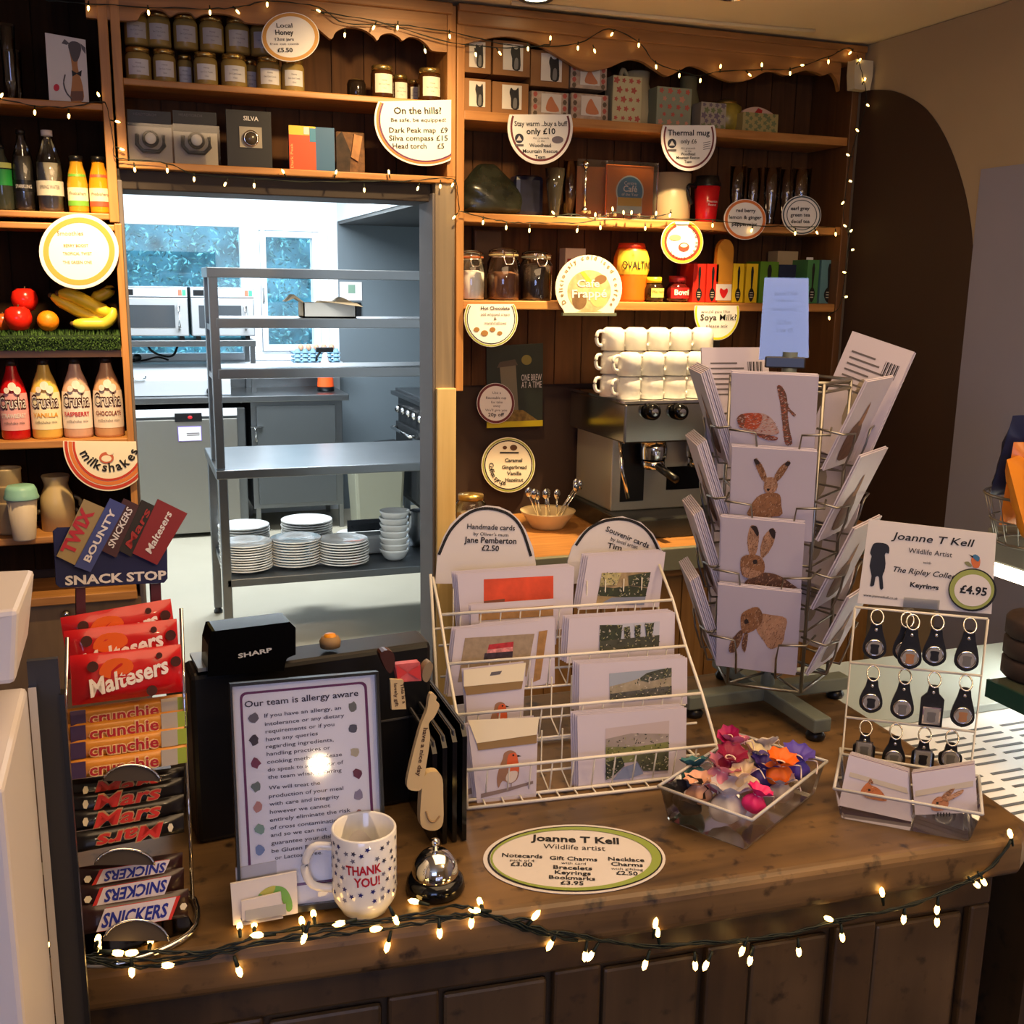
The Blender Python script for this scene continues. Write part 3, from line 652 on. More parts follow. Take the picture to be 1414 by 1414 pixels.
# ================================================================ goods on the shelves
def LT(name, label, cat, px, pb, pt, wpx, Y, zb, parts, group=None, rz=0.0, n=22):
    b = PY(px, pb, Y); t = PY(px, pt, Y); pm = (pb + pt) / 2
    R = (PY(px + wpx / 2, pm, Y).x - PY(px - wpx / 2, pm, Y).x) / 2; H = t.z - b.z
    x = PY(px, pm, Y).x
    r = thing(name, label, cat, FR(x, Y, (b.z if zb is None else zb) + 0.0008, rz), group)
    r['_'] = 1; del r['_']
    for p in parts:
        mb = MB(); kw = p[3] if len(p) > 3 else {}
        mb.lathe([(a * R, h * H) for a, h in p[2]], p[1], n=n, **{k: v for k, v in kw.items() if k in ('a0', 'a1')})
        if 'fn' in kw: kw['fn'](mb, R, H)
        mb.build(p[0], r, label=kw.get('label'))
    return r, R, H
FRONT = dict(a0=-PI / 2 - 0.85, a1=-PI / 2 + 0.85)
def BX(name, label, cat, px0, px1, pb, pt, Y, dep, zb, m, group=None, rz=0.0, bevel=0.001, pn='body'):
    pm = (pb + pt) / 2
    a = PY(px0, pm, Y); b = PY(px1, pm, Y); c = (px0 + px1) / 2
    H = PY(c, pt, Y).z - PY(c, pb, Y).z; w = b.x - a.x
    r = thing(name, label, cat, FR(a.x, Y, (PY(c, pb, Y).z if zb is None else zb) + 0.0008, rz), group)
    MB().box(0, w, 0, dep, 0, H, m).build(pn, r, bevel=bevel)
    return r, w, H
LID = mat('brass_lid', (170, 140, 80), 0.3, 0.8)
GOLDLID = mat('gold_lid', (190, 160, 96), 0.25, 0.9)
HONEY = mat('set_honey', (150, 126, 70), 0.25, var=0.1)
DKHON = mat('dark_honey', (62, 34, 14), 0.15)
LABELW = mat('jar_label', (206, 204, 206), 0.6)
JARP = [(0.0, 0.0), (0.92, 0.0), (1, 0.05), (1, 0.74), (0.9, 0.82), (0.86, 0.84)]
LIDP = [(0.9, 0.842), (0.92, 0.842), (0.92, 0.98), (0.86, 1.0), (0, 1.0)]
LABP = [(1.012, 0.18), (1.012, 0.64)]
def jar(px, pb, pt, w, Y, zb, lab, grp, body=HONEY, lid=GOLDLID, label=LABELW, labp=LABP):
    def ink(mb, R, H):
        for k in range(3): mb.ctext(['Honey', 'Set Cut Comb', '12oz'][k], 0, H * (0.5 - k * 0.12), H * 0.045, INKG, R=R * 1.03, y=0)
    return LT('honey_jar', lab, 'jar', px, pb, pt, w, Y, zb, [('glass_body', body, JARP), ('lid', lid, LIDP), ('paper_label', label, labp, dict(FRONT, fn=ink))], grp)
ordn = ['first', 'second', 'third', 'fourth', 'fifth', 'sixth', 'seventh', 'eighth']
for i, (px, w) in enumerate([(191, 36), (227, 32), (255, 22), (284, 33), (323, 36), (345, 20), (371, 33), (404, 32)]):
    y = 3.115 if w > 25 else 3.175
    jar(px, 113 + (px - 191) * 0.063, 66 + (px - 191) * 0.063, w, y, B1, 'pale honey jar, %s from the left in the lower jar row under the scalloped trim' % ordn[i], 'honey jars in the lower row')
for i, px in enumerate([188, 219, 256, 292, 328, 362]):
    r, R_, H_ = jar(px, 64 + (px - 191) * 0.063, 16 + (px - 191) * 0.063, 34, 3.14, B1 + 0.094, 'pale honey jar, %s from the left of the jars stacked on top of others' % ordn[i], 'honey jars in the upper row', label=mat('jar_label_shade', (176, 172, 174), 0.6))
DKJ = [(512 + 15.5, 133, 88, 31, 3.09, 'tall dark honey jar left of the four on the doorway shelf end'), (552, 136, 97, 22, 3.15, 'smaller dark honey jar second of the group on the doorway shelf end'), (572, 137, 100, 17, 3.19, 'narrow dark honey jar half hidden behind the rightmost one'), (593, 138, 92, 31, 3.09, 'dark honey jar at the far right end of the doorway shelf')]
YL = mat('honey_label', (214, 208, 190), 0.6)
for px, pb, pt, w, y, lb in DKJ: jar(px, pb, pt, w, y, B1, lb, None, DKHON, GOLDLID, YL, [(1.012, 0.14), (1.012, 0.72)])
LT('storage_jar', 'small dark squat jar lying left of the labelled dark honey jars', 'jar', 492, 132, 107, 26, 3.12, B1, [('glass_body', mat('dark_jar', (30, 22, 16), 0.1), [(0, 0), (0.9, 0), (1, 0.2), (1, 0.8), (0.85, 1), (0, 1)]), ('lid', LID, [(0.5, 1.001), (0.5, 1.06), (0, 1.06)])])
# blister packs, compass and map
def pack(px0, px1, pb, pt, lab, n):
    r, w, H = BX('head_torch_pack', lab, 'torch', px0, px1, pb, pt, 3.10, 0.012, B2, mat('pack_grey', (168, 158, 138), 0.35), 'head torch packs', bevel=0)
    MB().box(0, w, -0.0015, 0.0, H * (0.62 if n else 0.70), H, BLACK).ctext('HEADTORCH', w * 0.4, H * 0.9, H * 0.05, INKG, y=-0.002).build('header_card', r)
    m = MB(); cx, cz = w * 0.5, H * 0.45
    m.ball((cx, -0.012, cz), w * 0.19, CHROME, sc=(1, 0.6, 1)); m.lathe([(w * 0.14, 0), (w * 0.2, 0.02), (w * 0.16, 0.03), (0, 0.03)], BLACKG, M=Matrix.Translation((cx, -0.004, cz)) @ Matrix.Rotation(PI / 2, 4, 'X')); m.ball((cx, -0.035, cz), w * 0.13, mat('lens', (225, 220, 205), 0.1), sc=(1, 0.35, 1)); m.build('torch', r)
    m = MB(); m.tube([(cx - w * .3, -0.01, cz + .012), (cx - w * .31, -0.012, cz - .014), (cx - w * .18, -0.014, cz - .03), (cx + w * .18, -0.014, cz - .03), (cx + w * .31, -0.012, cz - .014), (cx + w * .3, -0.01, cz + .012)], 0.006, BLACK); m.build('headband', r)
    MB().box(-0.003, w + 0.003, -0.042, -0.041, 0.002, H * 0.72, CELLO).build('blister', r)
pack(177, 237, 223, 150, 'head torch in a silver pack at the left end of the lower doorway shelf', 0)
pack(240, 300, 227, 152, 'head torch in a half black pack, second on the lower doorway shelf', 1)
r, w, H = BX('compass_pack', 'black compass pack beside the head torches over the doorway', 'compass', 313, 375, 229, 149, 3.10, 0.012, B2, BLACK, bevel=0)
m = MB(); m.box(w * .28, w * .78, -0.004, 0, H * .36, H * .72, mat('compass_plate', (150, 142, 128), 0.2)); m.lathe([(0, .006), (.014, .006), (.017, 0)], mat('compass_dial', (70, 60, 50), 0.2), M=Matrix.Translation((w * .53, -0.004, H * .52)) @ Matrix.Rotation(PI / 2, 4, 'X')); m.lathe([(.017, .007), (.021, .007), (.021, 0)], CHROME, M=Matrix.Translation((w * .53, -0.004, H * .52)) @ Matrix.Rotation(PI / 2, 4, 'X')); m.build('compass', r)
MB().ctext('SILVA', w * .55, H * .83, H * .075, PAPER, y=-0.001, bold=.02, maxw=w * .5).build('lettering', r)
r, w, H = BX('folded_map', 'folded walking map with orange and blue cover over the doorway', 'map', 399, 462, 234, 172, 3.10, 0.012, B2, mat('map_blue', (46, 96, 140), 0.5), bevel=0)
m = MB(); m.box(0, w * .58, -0.004, 0, 0, H * .8, mat('map_orange', (226, 74, 30), 0.45)); m.box(0, w * .58, -0.004, 0, H * .8, H, mat('map_yellow', (228, 190, 60), 0.45)); m.box(w * .32, w * .44, -0.005, -0.004, H * .82, H * .98, PAPER); m.box(w * .45, w * .58, -0.005, -0.004, H * .66, H * .96, mat('map_tab', (60, 130, 170), 0.5)); m.text('Dark Peak', (w * .08, H * .06), (w * .08, H * .6), H * .06, mat('map_text', (250, 190, 120), 0.6), y=-0.0045); m.build('cover', r)
r, w, H = BX('folded_buff', 'brown patterned neck buff in clear packet right of the map', 'buff', 464, 504, 236, 178, 3.11, 0.015, B2, mat('buff_brown', (104, 70, 40), 0.7, var=0.5, vs=60), bevel=.004)
m = MB(); m.prism([(0, 0), (w * .45, 0), (w * .5, H * .5), (w * .2, H), (0, H * .85)], -0.004, 0, mat('buff_dark', (50, 34, 22), 0.7, var=.6, vs=50)); m.prism([(w * .5, H * .4), (w * .62, H * .95), (w * .9, H * .9), (w * .75, H * .3)], -0.006, 0, mat('buff_tan', (170, 118, 70), 0.6, var=.3, vs=30)); m.build('fold', r)

# ---- mugs in boxes, jugs on the top right shelf
KBOX = mat('brown_card_box', (140, 96, 54), 0.7, var=0.05)
CHINAG = mat('mug_glaze', (214, 206, 194), 0.2)
FLOR = mat('floral_card', (172, 152, 132), 0.6, var=0.3, vs=45)
DOGB = mat('dog_black', (28, 26, 28), 0.5); DOGG = mat('dog_grey', (110, 108, 106), 0.5)
def mugbox(px0, px1, pb, pt, zb, lab, bm, art):
    r, w, H = BX('boxed_mug', lab, 'mug', px0, px1, pb, pt, 3.075, 0.085, zb, bm, 'boxed animal mugs', bevel=.001, pn='box')
    x0, x1 = w * .26, w * .80; cy = 0.034
    mg = MB().box(x0, x1, -0.002, 0.0, H * .16, H * .92, CHINAG); mg.build('mug', r)
    m = MB()
    if art == 'dog':
        m.flat(smooth([(w * .52, H * .2), (w * .5, H * .5), (w * .46, H * .68), (w * .5, H * .84), (w * .56, H * .78), (w * .64, H * .78), (w * .7, H * .86), (w * .72, H * .66), (w * .72, H * .2)], 3), -0.0025, DOGB); m.flat(smooth([(w * .56, H * .22), (w * .58, H * .5), (w * .66, H * .5), (w * .66, H * .22)], 3), -0.0029, DOGG)
    else:
        m.flat(smooth([(w * .4, H * .25), (w * .42, H * .6), (w * .52, H * .82), (w * .62, H * .6), (w * .74, H * .25)], 3), -0.0025, mat('squirrel', (190, 120, 80), 0.6))
    m.build('animal_picture', r)
    if bm is FLOR:
        m = MB()
        for k in range(5):
            for q in range(4):
                if .24 < (k + .5) / 5 < .8: continue
                m.flat([(w * (k + .5) / 5 + .007 * math.cos(a), H * (q + .5) / 4 + .008 * math.sin(a)) for a in (0, 1, 2, 3, 4, 5)], -0.0006, mat('rose', (176, 84, 70), 0.6) if (k + q) % 2 else mat('sprig', (96, 80, 60), 0.6))
        m.build('floral_print', r)
z2 = R1 + 0.105
mugbox(637, 678, 152, 106, R1, 'brown boxed dog mug, bottom left of the mug boxes on the top right shelf', KBOX, 'dog')
mugbox(680, 730, 152, 108, R1, 'brown boxed dog mug, second from the left in the bottom row of mug boxes', KBOX, 'dog')
mugbox(637, 678, 105, 58, z2, 'brown boxed dog mug, top left of the mug boxes near the centre post', KBOX, 'dog')
mugbox(681, 732, 108, 60, z2, 'brown boxed dog mug, second from the left in the top row of mug boxes', KBOX, 'dog')
mugbox(734, 785, 156, 121, R1, 'pale floral boxed mug with a squirrel under the third brown mug box', FLOR, 'sq')
mugbox(733, 786, 120, 70, R1 + .0835, 'brown boxed dog mug, third in the top row, sitting on a floral box', KBOX, 'dog')
mugbox(789, 840, 160, 124, R1, 'pale floral boxed mug at the right end of the bottom mug row', FLOR, 'sq')
mugbox(788, 838, 123, 92, R1 + .087, 'floral boxed mug at the right end of the top mug row', FLOR, 'sq')
def floralbox(px0, px1, pb, pt, lab, ground, f1, f2, jugm, jx, jt, shape='jug'):
    r, w, H = BX('floral_gift_box', lab, 'gift box', px0, px1, pb, pt, 3.08, 0.06, R1, ground, 'floral boxes with jugs', bevel=.002, pn='box')
    m = MB(); rr = random.Random(px0); 
    for k in range(4):
        for q in range(5):
            cx, cz = w * (.12 + .25 * k + (.1 if q % 2 else 0)), H * (.1 + .2 * q)
            if cx > w * .95: continue
            s_ = rr.uniform(.005, .009)
            m.flat([(min(w, max(0, cx + s_ * (1 + .3 * math.cos(5 * a)) * math.cos(a))), min(H, max(0, cz + s_ * (1 + .3 * math.cos(5 * a)) * math.sin(a)))) for a in [i * .31416 for i in range(20)]], -0.0006, f1 if (k * 3 + q) % 3 else f2)
    m.build('flower_print', r)
    return r, w, H
rose = mat('rose', (176, 84, 70), 0.6); rose2 = mat('dusty_rose', (190, 130, 110), 0.6); leafg = mat('print_leaf', (110, 120, 80), 0.6); violet = mat('print_violet', (110, 96, 110), 0.6)
floralbox(846, 886, 168, 103, 'cream rose pattern box left of the two tall jugs on the top right shelf', mat('cream_print', (188, 180, 140), 0.55), rose, rose, None, 0, 0)
floralbox(907, 955, 171, 117, 'blue green rose pattern box beside the second jug', mat('teal_print', (130, 138, 118), 0.55), rose, rose2, None, 0, 0)
floralbox(968, 1003, 174, 137, 'grey lilac floral box in front of the yellow jar', mat('lilac_print', (160, 152, 136), 0.55), violet, leafg, None, 0, 0)
r, w, H = floralbox(1026, 1075, 178, 151, 'flat yellow green scenic box at the right end of the jugs', mat('sage_print', (164, 150, 96), 0.55), leafg, leafg, None, 0, 0)
MB().prism(smooth([(w * .1, H), (w * .2, H * 1.25), (w * .5, H * 1.36), (w * .8, H * 1.2), (w * .9, H)], 4), .02, .03, mat('red_white', (200, 170, 150), 0.5)).prism([(w * .4, H * 1.02), (w * .5, H * 1.3), (w * .62, H * 1.2), (w * .6, H * 1.02)], .018, .02, mat('red_bit', (170, 40, 40), 0.5)).build('top_card', r)
JUG = mat('jug_cream', (192, 178, 136), 0.2)
JUGP = [(0, 0), (.72, 0), (.9, .08), (1, .28), (.86, .55), (.62, .78), (.66, .98), (.6, 1), (.55, .8), (0, .78)]
r, R_, H_ = LT('china_jug', 'cream china jug with handle behind the rose pattern box', 'jug', 880, 166, 86, 46, 3.19, R1, [('body', JUG, JUGP)])
MB().tube(smooth([(-.6 * R_, 0, H_ * .9), (-R_ * 1.0, -.01, H_ * 1.0), (-R_ * 1.15, -.01, H_ * .75), (-R_ * .95, 0, H_ * .45)], 5, False), .007, JUG, 8).build('handle', r)
r, R_, H_ = LT('china_jug', 'pale green china jug behind the blue green box', 'jug', 950, 171, 93, 34, 3.19, R1, [('body', mat('jug_green', (124, 118, 84), 0.2), JUGP)])
r, R_, H_ = LT('ginger_jar', 'yellow floral round jar behind the lilac box', 'jar', 1003, 175, 126, 42, 3.17, R1, [('body', mat('jar_yellow', (150, 132, 52), 0.3, var=.3, vs=30), [(0, 0), (.7, 0), (.95, .2), (1, .5), (.85, .78), (.6, .86)]), ('lid', LID, [(.6, .861), (.6, .93), (.2, 1), (0, 1)])])

# ---- middle right shelf
r, w, H = BX('gift_bag', 'dark cellophane wrapped bundle at the left end of the middle right shelf', 'bag', 640, 745, 288, 215, 3.12, .1, R2, mat('dark_bag', (34, 36, 28), .25, var=.5, vs=20), bevel=.02)
for o in list(r.children): bpy.data.objects.remove(o)
m = MB(); v = []; nn = 16
for j in range(9):
    t = j / 8
    for i in range(nn):
        a = 2 * PI * i / nn; rr = (1 + .12 * math.sin(5 * a + j * 1.7) + .07 * math.sin(9 * a - j * 2)) * (1 if t < .5 else 1 - (t - .5) * 1.5)
        v.append((w * .45 + w * .46 * rr * math.cos(a) * (1 - .1 * t) - w * .07 * t, .05 + .055 * rr * math.sin(a), .004 + H * t * (1 if i % 3 else .93)))
f = [(j * nn + i, j * nn + (i + 1) % nn, (j + 1) * nn + (i + 1) % nn, (j + 1) * nn + i) for j in range(8) for i in range(nn)] + [tuple(range(8 * nn, 9 * nn)), tuple(reversed(range(nn)))]
BAGM = mat('dark_bag', (34, 36, 28), .25); m.add(v, f, BAGM, True); m.build('wrapped_bundle', r, sub=1)
r, w, H = BX('gift_bag', 'blue black wrapped bundle beside the dark cellophane bundle', 'bag', 712, 752, 290, 232, 3.14, .07, R2, mat('navy_bag', (22, 24, 44), .3, var=.5, vs=25), bevel=.015)
LT('glass_vase', 'slim tapered dark glass vase on the middle right shelf', 'vase', 766, 293, 226, 26, 3.11, R2, [('body', mat('smoke_glass', (52, 48, 40), .08, coat=.5), [(0, 0), (.45, 0), (.5, .05), (.8, .6), (1, 1), (.94, 1), (.75, .6), (0, .1)])])
LT('glass_vase', 'tall clear glass cylinder beside the dark tapered vase', 'vase', 788, 293, 212, 20, 3.16, R2, [('body', GLASS, [(0, 0), (1, 0), (1, 1), (.94, 1)])])
ORNG = mat('orange_print', (196, 98, 26), .4, var=.18, vs=9)
r, w, H = BX('award_plaque', 'orange acrylic plaque with a vertical gilt clip left of the cafe award', 'plaque', 797, 835, 294, 222, 3.12, .006, R2, ORNG, bevel=0)
m = MB(); m.box(-.006, w + .002, -.012, -.006, 0, H * 1.13, ACRY); m.build('acrylic_front', r)
m = MB(); m.tube([(w * .22, -.016, H * .12), (w * .22, -.016, H * 1.0)], .004, CHROME); m.ball((w * .22, -.016, H * 1.02), .012, CHROME); m.ball((w * .22, -.016, H * .15), .010, CHROME); m.build('clip', r)
r, w, H = BX('award_plaque', 'orange cafe award plaque with a round blue badge', 'plaque', 837, 902, 297, 222, 3.10, .006, R2, ORNG, bevel=0)
m = MB(); cx, cz = w * .5, H * .52; q = w * .27
m.flat([(cx - q, cz - q * 1.5)] + [(cx + q * 1.1 * math.cos(a), cz + q * 1.1 * math.sin(a)) for a in [PI * (1.15 - i * 1.3 / 16) for i in range(17)]] + [(cx + q, cz - q * 1.5)], -.0012, mat('badge_pale', (196, 206, 206), .5)); m.flat([(cx + q * math.cos(a * .2618), cz + q * math.sin(a * .2618)) for a in range(24)], -.0016, mat('badge_blue', (40, 116, 156), .45)); m.box(cx - q * .95, cx + q * .95, -.0024, -.0016, cz - q * 1.0, cz - q * .42, mat('badge_yellow', (214, 160, 60), .5))
m.build('badge', r); m = MB(); m.ctext('Centre', cx, cz + q * .45, q * .24, PAPER, y=-.003); m.ctext('Café', cx, cz - q * .02, q * .42, PAPER, y=-.003, bold=.02); m.ctext('of the Year', cx, cz - q * .3, q * .2, PAPER, y=-.003); m.build('lettering', r)
m = MB(); m.box(-.004, w + .006, -.02, -.014, 0, H * 1.06, ACRY); m.build('acrylic_front', r)
r, R_, H_ = LT('plastic_jug', 'beige plastic measuring jug behind the thermal mug sign', 'jug', 926, 299, 232, 50, 3.15, R2, [('body', mat('jug_beige', (178, 160, 128), .4), [(0, 0), (.92, 0), (1, .05), (.98, 1), (.93, 1), (.9, .1), (0, .08)])])
r, R_, H_ = LT('thermal_mug', 'red thermal mug with black lid and handle', 'mug', 976, 302, 238, 32, 3.10, R2, [('body', mat('mug_red', (190, 22, 30), .25), [(0, 0), (.76, 0), (.78, .02), (1, .78), (0, .78)]), ('lid', BLACK, [(1.03, .781), (1.03, .84), (.9, .9), (.86, 1), (0, 1)])])
MB().tube(smooth([(-R_ * .9, 0, H_ * .76), (-R_ * 1.7, -.01, H_ * .78), (-R_ * 1.75, -.01, H_ * .6), (-R_ * 1.4, -.01, H_ * .38)], 5, False), .006, BLACK, 8).build('handle', r)
m = MB(); m.ctext('Mountain', 0, H_ * .42, H_ * .05, PAPER, R=R_ * .93, y=-.001); m.ctext('Rescue', 0, H_ * .35, H_ * .05, PAPER, R=R_ * .92, y=-.001); m.build('lettering', r)
for i, (px, w) in enumerate([(1018, 18), (1040, 16), (1065, 18), (1087, 18), (1106, 20)]):
    LT('tall_glass', 'tall clear latte glass, %s from the left at the right end of the middle shelf' % ordn[i], 'glass', px, 305 + i * 1.5, 224 + i * 1.5, w + 2, 3.12 + .05 * (i % 2), R2, [('body', GLASS, [(0, 0), (.6, 0), (.62, .06), (.55, .12), (.9, .5), (1, 1), (.95, 1)])], 'latte glasses')

# ---- lower right shelf
def clipjar(px, pb, pt, w, lab, fill, fh, seal):
    r, R, H = LT('clip_top_jar', lab, 'jar', px, pb, pt, w, 3.12, R3, [('glass_body', GLASS, [(.0, .0), (.95, 0), (1, .04), (1, .72), (.86, .8), (.84, .85)]), ('contents', fill, [(0, .02), (.94, .02), (.96, .05), (.95, fh - .05), (.5, fh), (0, fh - .02)]), ('seal', seal, [(.88, .851), (.9, .851), (.9, .875), (.88, .875)]), ('glass_lid', CHROME if seal is None else GLASS, [(.88, .88), (.9, .88), (.88, .95), (.5, 1), (0, 1)])], 'clip top jars on the lower shelf')
    m = MB(); m.tube([(R * .9 * math.cos(a * .314), R * .9 * math.sin(a * .314), H * .83) for a in range(20)], .0018, CHROME, 5, True); m.tube([(R * .92 * math.cos(a * .314), R * .92 * math.sin(a * .314), H * .90) for a in range(20)], .0018, CHROME, 5, True)
    m.tube([(-.014, -R * .93, H * .92), (-.016, -R * 1.05, H * .78), (-.010, -R * 1.06, H * .68), (.010, -R * 1.06, H * .68), (.016, -R * 1.05, H * .78), (.014, -R * .93, H * .92)], .002, CHROME, 5); m.build('wire_clip', r)
    return r
RUB = mat('rubber_seal', (206, 110, 60), .6)
clipjar(651, 413, 345, 35, 'clip top glass jar of white sugar beside the centre post', mat('sugar', (246, 242, 232), .7), .60, RUB)
clipjar(695, 414, 342, 43, 'clip top glass jar of brown cocoa powder', mat('cocoa', (132, 88, 60), .8), .55, mat('seal_pale', (190, 170, 120), .6))
clipjar(740, 414, 345, 42, 'clip top glass jar of dark coffee', mat('dark_coffee', (46, 30, 22), .6), .74, mat('seal_grey', (130, 124, 110), .6))
r, w, H = BX('tea_box', 'small white and red packet behind the iced coffee sign', 'packet', 780, 808, 417, 345, 3.17, .05, R3, mat('packet_white', (190, 176, 160), .6)); MB().box(w * .1, w * .9, -.001, 0, H * .55, H * .8, mat('packet_red', (150, 50, 40), .6)).build('print', r)
BX('wooden_board', 'dark wooden bottle shaped board against the boards behind the glass jars', 'board', 655, 694, 414, 318, 3.23, .012, R3, mat('board_brown', (84, 58, 34), .6), bevel=.006)
OV = mat('ovaltine_orange', (222, 110, 26), .35)
def ovi(mb, R, H): mb.ctext('OVALTINE', 0, H * .56, H * .13, INK, R=R * 1.03, y=-.001, bold=.01, maxw=R * 1.9)
LT('malt_drink_jar', 'big yellow and orange malt drink jar with red lid behind the round sign', 'jar', 871, 415, 335, 45, 3.13, R3, [('body', OV, [(0, 0), (.86, 0), (.9, .04), (.92, .45), (1, .55), (.98, .75), (.84, .88), (.8, .9)]), ('lid', mat('lid_red', (198, 50, 24), .35), [(.78, .901), (.8, .901), (.72, 1), (0, 1)]), ('paper_label', mat('ovaltine_yellow', (238, 196, 64), .45), [(.93, .46), (1.015, .55), (.99, .75), (.87, .87)], dict(a0=-PI / 2 - 1.3, a1=-PI / 2 + 1.3, fn=ovi))])
def ml(mb, R, H): mb.ctext('Marmite', 0, H * .36, H * .12, INK, R=R * 1.05, y=-.001, maxw=R * 1.2)
LT('spread_jar', 'squat dark spread jar with yellow lid and round label', 'jar', 903, 416, 382, 26, 3.09, R3, [('body', mat('spread_dark', (40, 26, 14), .1), [(0, 0), (.8, 0), (1, .2), (1, .5), (.7, .72), (.6, .76)]), ('lid', mat('lid_yellow', (240, 206, 40), .35), [(.66, .761), (.72, .761), (.72, 1), (0, 1)]), ('paper_label', mat('label_yellow', (238, 214, 110), .5), [(1.02, .18), (1.03, .55)], dict(a0=-PI / 2 - .7, a1=-PI / 2 + .7, fn=ml))])
def bl_(mb, R, H): mb.ctext('Bovril', 0, H * .28, H * .2, mat('bovril_white', (246, 240, 230), .5), R=R * 1.05, y=-.001, bold=.03, maxw=R * 1.7)
LT('spread_jar', 'squat jar with dark red lid and red label beside the yellow lidded one', 'jar', 935, 417, 381, 29, 3.09, R3, [('body', mat('bovril_body', (70, 16, 14), .1), [(0, 0), (.85, 0), (1, .2), (1, .5), (.7, .7), (.6, .74)]), ('lid', mat('bovril_lid', (150, 26, 34), .35), [(.66, .741), (.74, .741), (.74, 1), (0, 1)]), ('paper_label', mat('bovril_red', (196, 30, 30), .5), [(1.02, .14), (1.03, .55)], dict(a0=-PI / 2 - 1.0, a1=-PI / 2 + 1.0, fn=bl_))])
def teabox(px0, px1, pb, pt, c, lab, spoon=True, Y=3.09, grp='spoon pattern tea boxes'):
    r, w, H = BX('tea_box', lab, 'tea box', px0, px1, pb, pt, Y, .09 if Y < 3.12 else .06, R3, mat('tea_%d_%d_%d' % c, c, .5), grp, pn='carton')
    if spoon:
        m = MB(); cx = w * .5
        m.flat(smooth([(cx - w * .24, H * .16), (cx, H * .02), (cx + w * .24, H * .16), (cx + w * .2, H * .3), (cx, H * .38), (cx - w * .2, H * .3)], 3), -.0008, INK); m.flat([(cx - w * .06, H * .36), (cx + w * .06, H * .36), (cx + w * .12, H * .8), (cx + w * .06, H * .92), (cx - w * .06, H * .92), (cx - w * .12, H * .8)], -.0008, INK)
        for k in range(3): m.box(cx - w * .13, cx + w * .13, -.0014, -.001, H * (.13 + .06 * k), H * (.15 + .06 * k), mat('spoon_text', (200, 190, 170), .6))
        m.build('spoon_print', r)
    return r
teabox(946, 962, 417, 362, (120, 18, 14), 'dark red tea carton behind the front red cartons', False, 3.16)
teabox(957, 974, 417, 364, (212, 40, 24), 'red tea carton with black spoon, left of the two red ones')
teabox(976, 992, 417, 364, (220, 44, 26), 'red tea carton with black spoon, beside the amber bag')
teabox(1012, 1027, 418, 364, (222, 186, 24), 'yellow tea carton with black spoon, left of the yellow pair')
teabox(1030, 1046, 418, 364, (222, 186, 24), 'yellow tea carton with black spoon, right of the yellow pair')
teabox(1049, 1074, 420, 363, (86, 128, 30), 'green tea carton next to the yellow pair')
teabox(1075, 1098, 420, 367, (24, 34, 60), 'navy blue tea carton beside the green one', False)
teabox(1072, 1100, 420, 349, (176, 156, 120), 'opened beige packet behind the navy carton', False, 3.18, None)
r = teabox(1114, 1130, 420, 360, (70, 128, 74), 'mint green tea carton with an open white flap'); MB().box(.001, .026, .01, .014, .119, .150, PAPER).build('flap', r)
r = teabox(1133, 1156, 420, 360, (92, 134, 140), 'pale blue tea carton at the right end of the lower shelf'); MB().box(.004, .04, .01, .014, .12, .142, PAPER).build('flap', r)
r, w, H = BX('sugar_bag', 'amber round topped paper bag with a red heart between red and yellow cartons', 'bag', 988, 1010, 418, 390, 3.09, .04, R3, mat('amber_bag', (190, 130, 40), .45), bevel=.002)
MB().prism([(0, H)] + [(w / 2 - w / 2 * math.cos(a), H * 2.5 + w / 2 * 1.3 * math.sin(a)) for a in [i * PI / 10 for i in range(11)]] + [(w, H)], 0, .02, mat('amber_bag', (190, 130, 40), .45)).build('bag_top', r)
m = MB(); m.box(.001, w - .001, -.001, 0, H * .1, H * .9, PAPER); m.flat(smooth([(w * .5, H * .2), (w * .75, H * .5), (w * .7, H * .7), (w * .5, H * .62), (w * .3, H * .7), (w * .25, H * .5)], 3), -.0016, mat('heart_red', (200, 24, 30), .5)); m.build('heart_label', r)

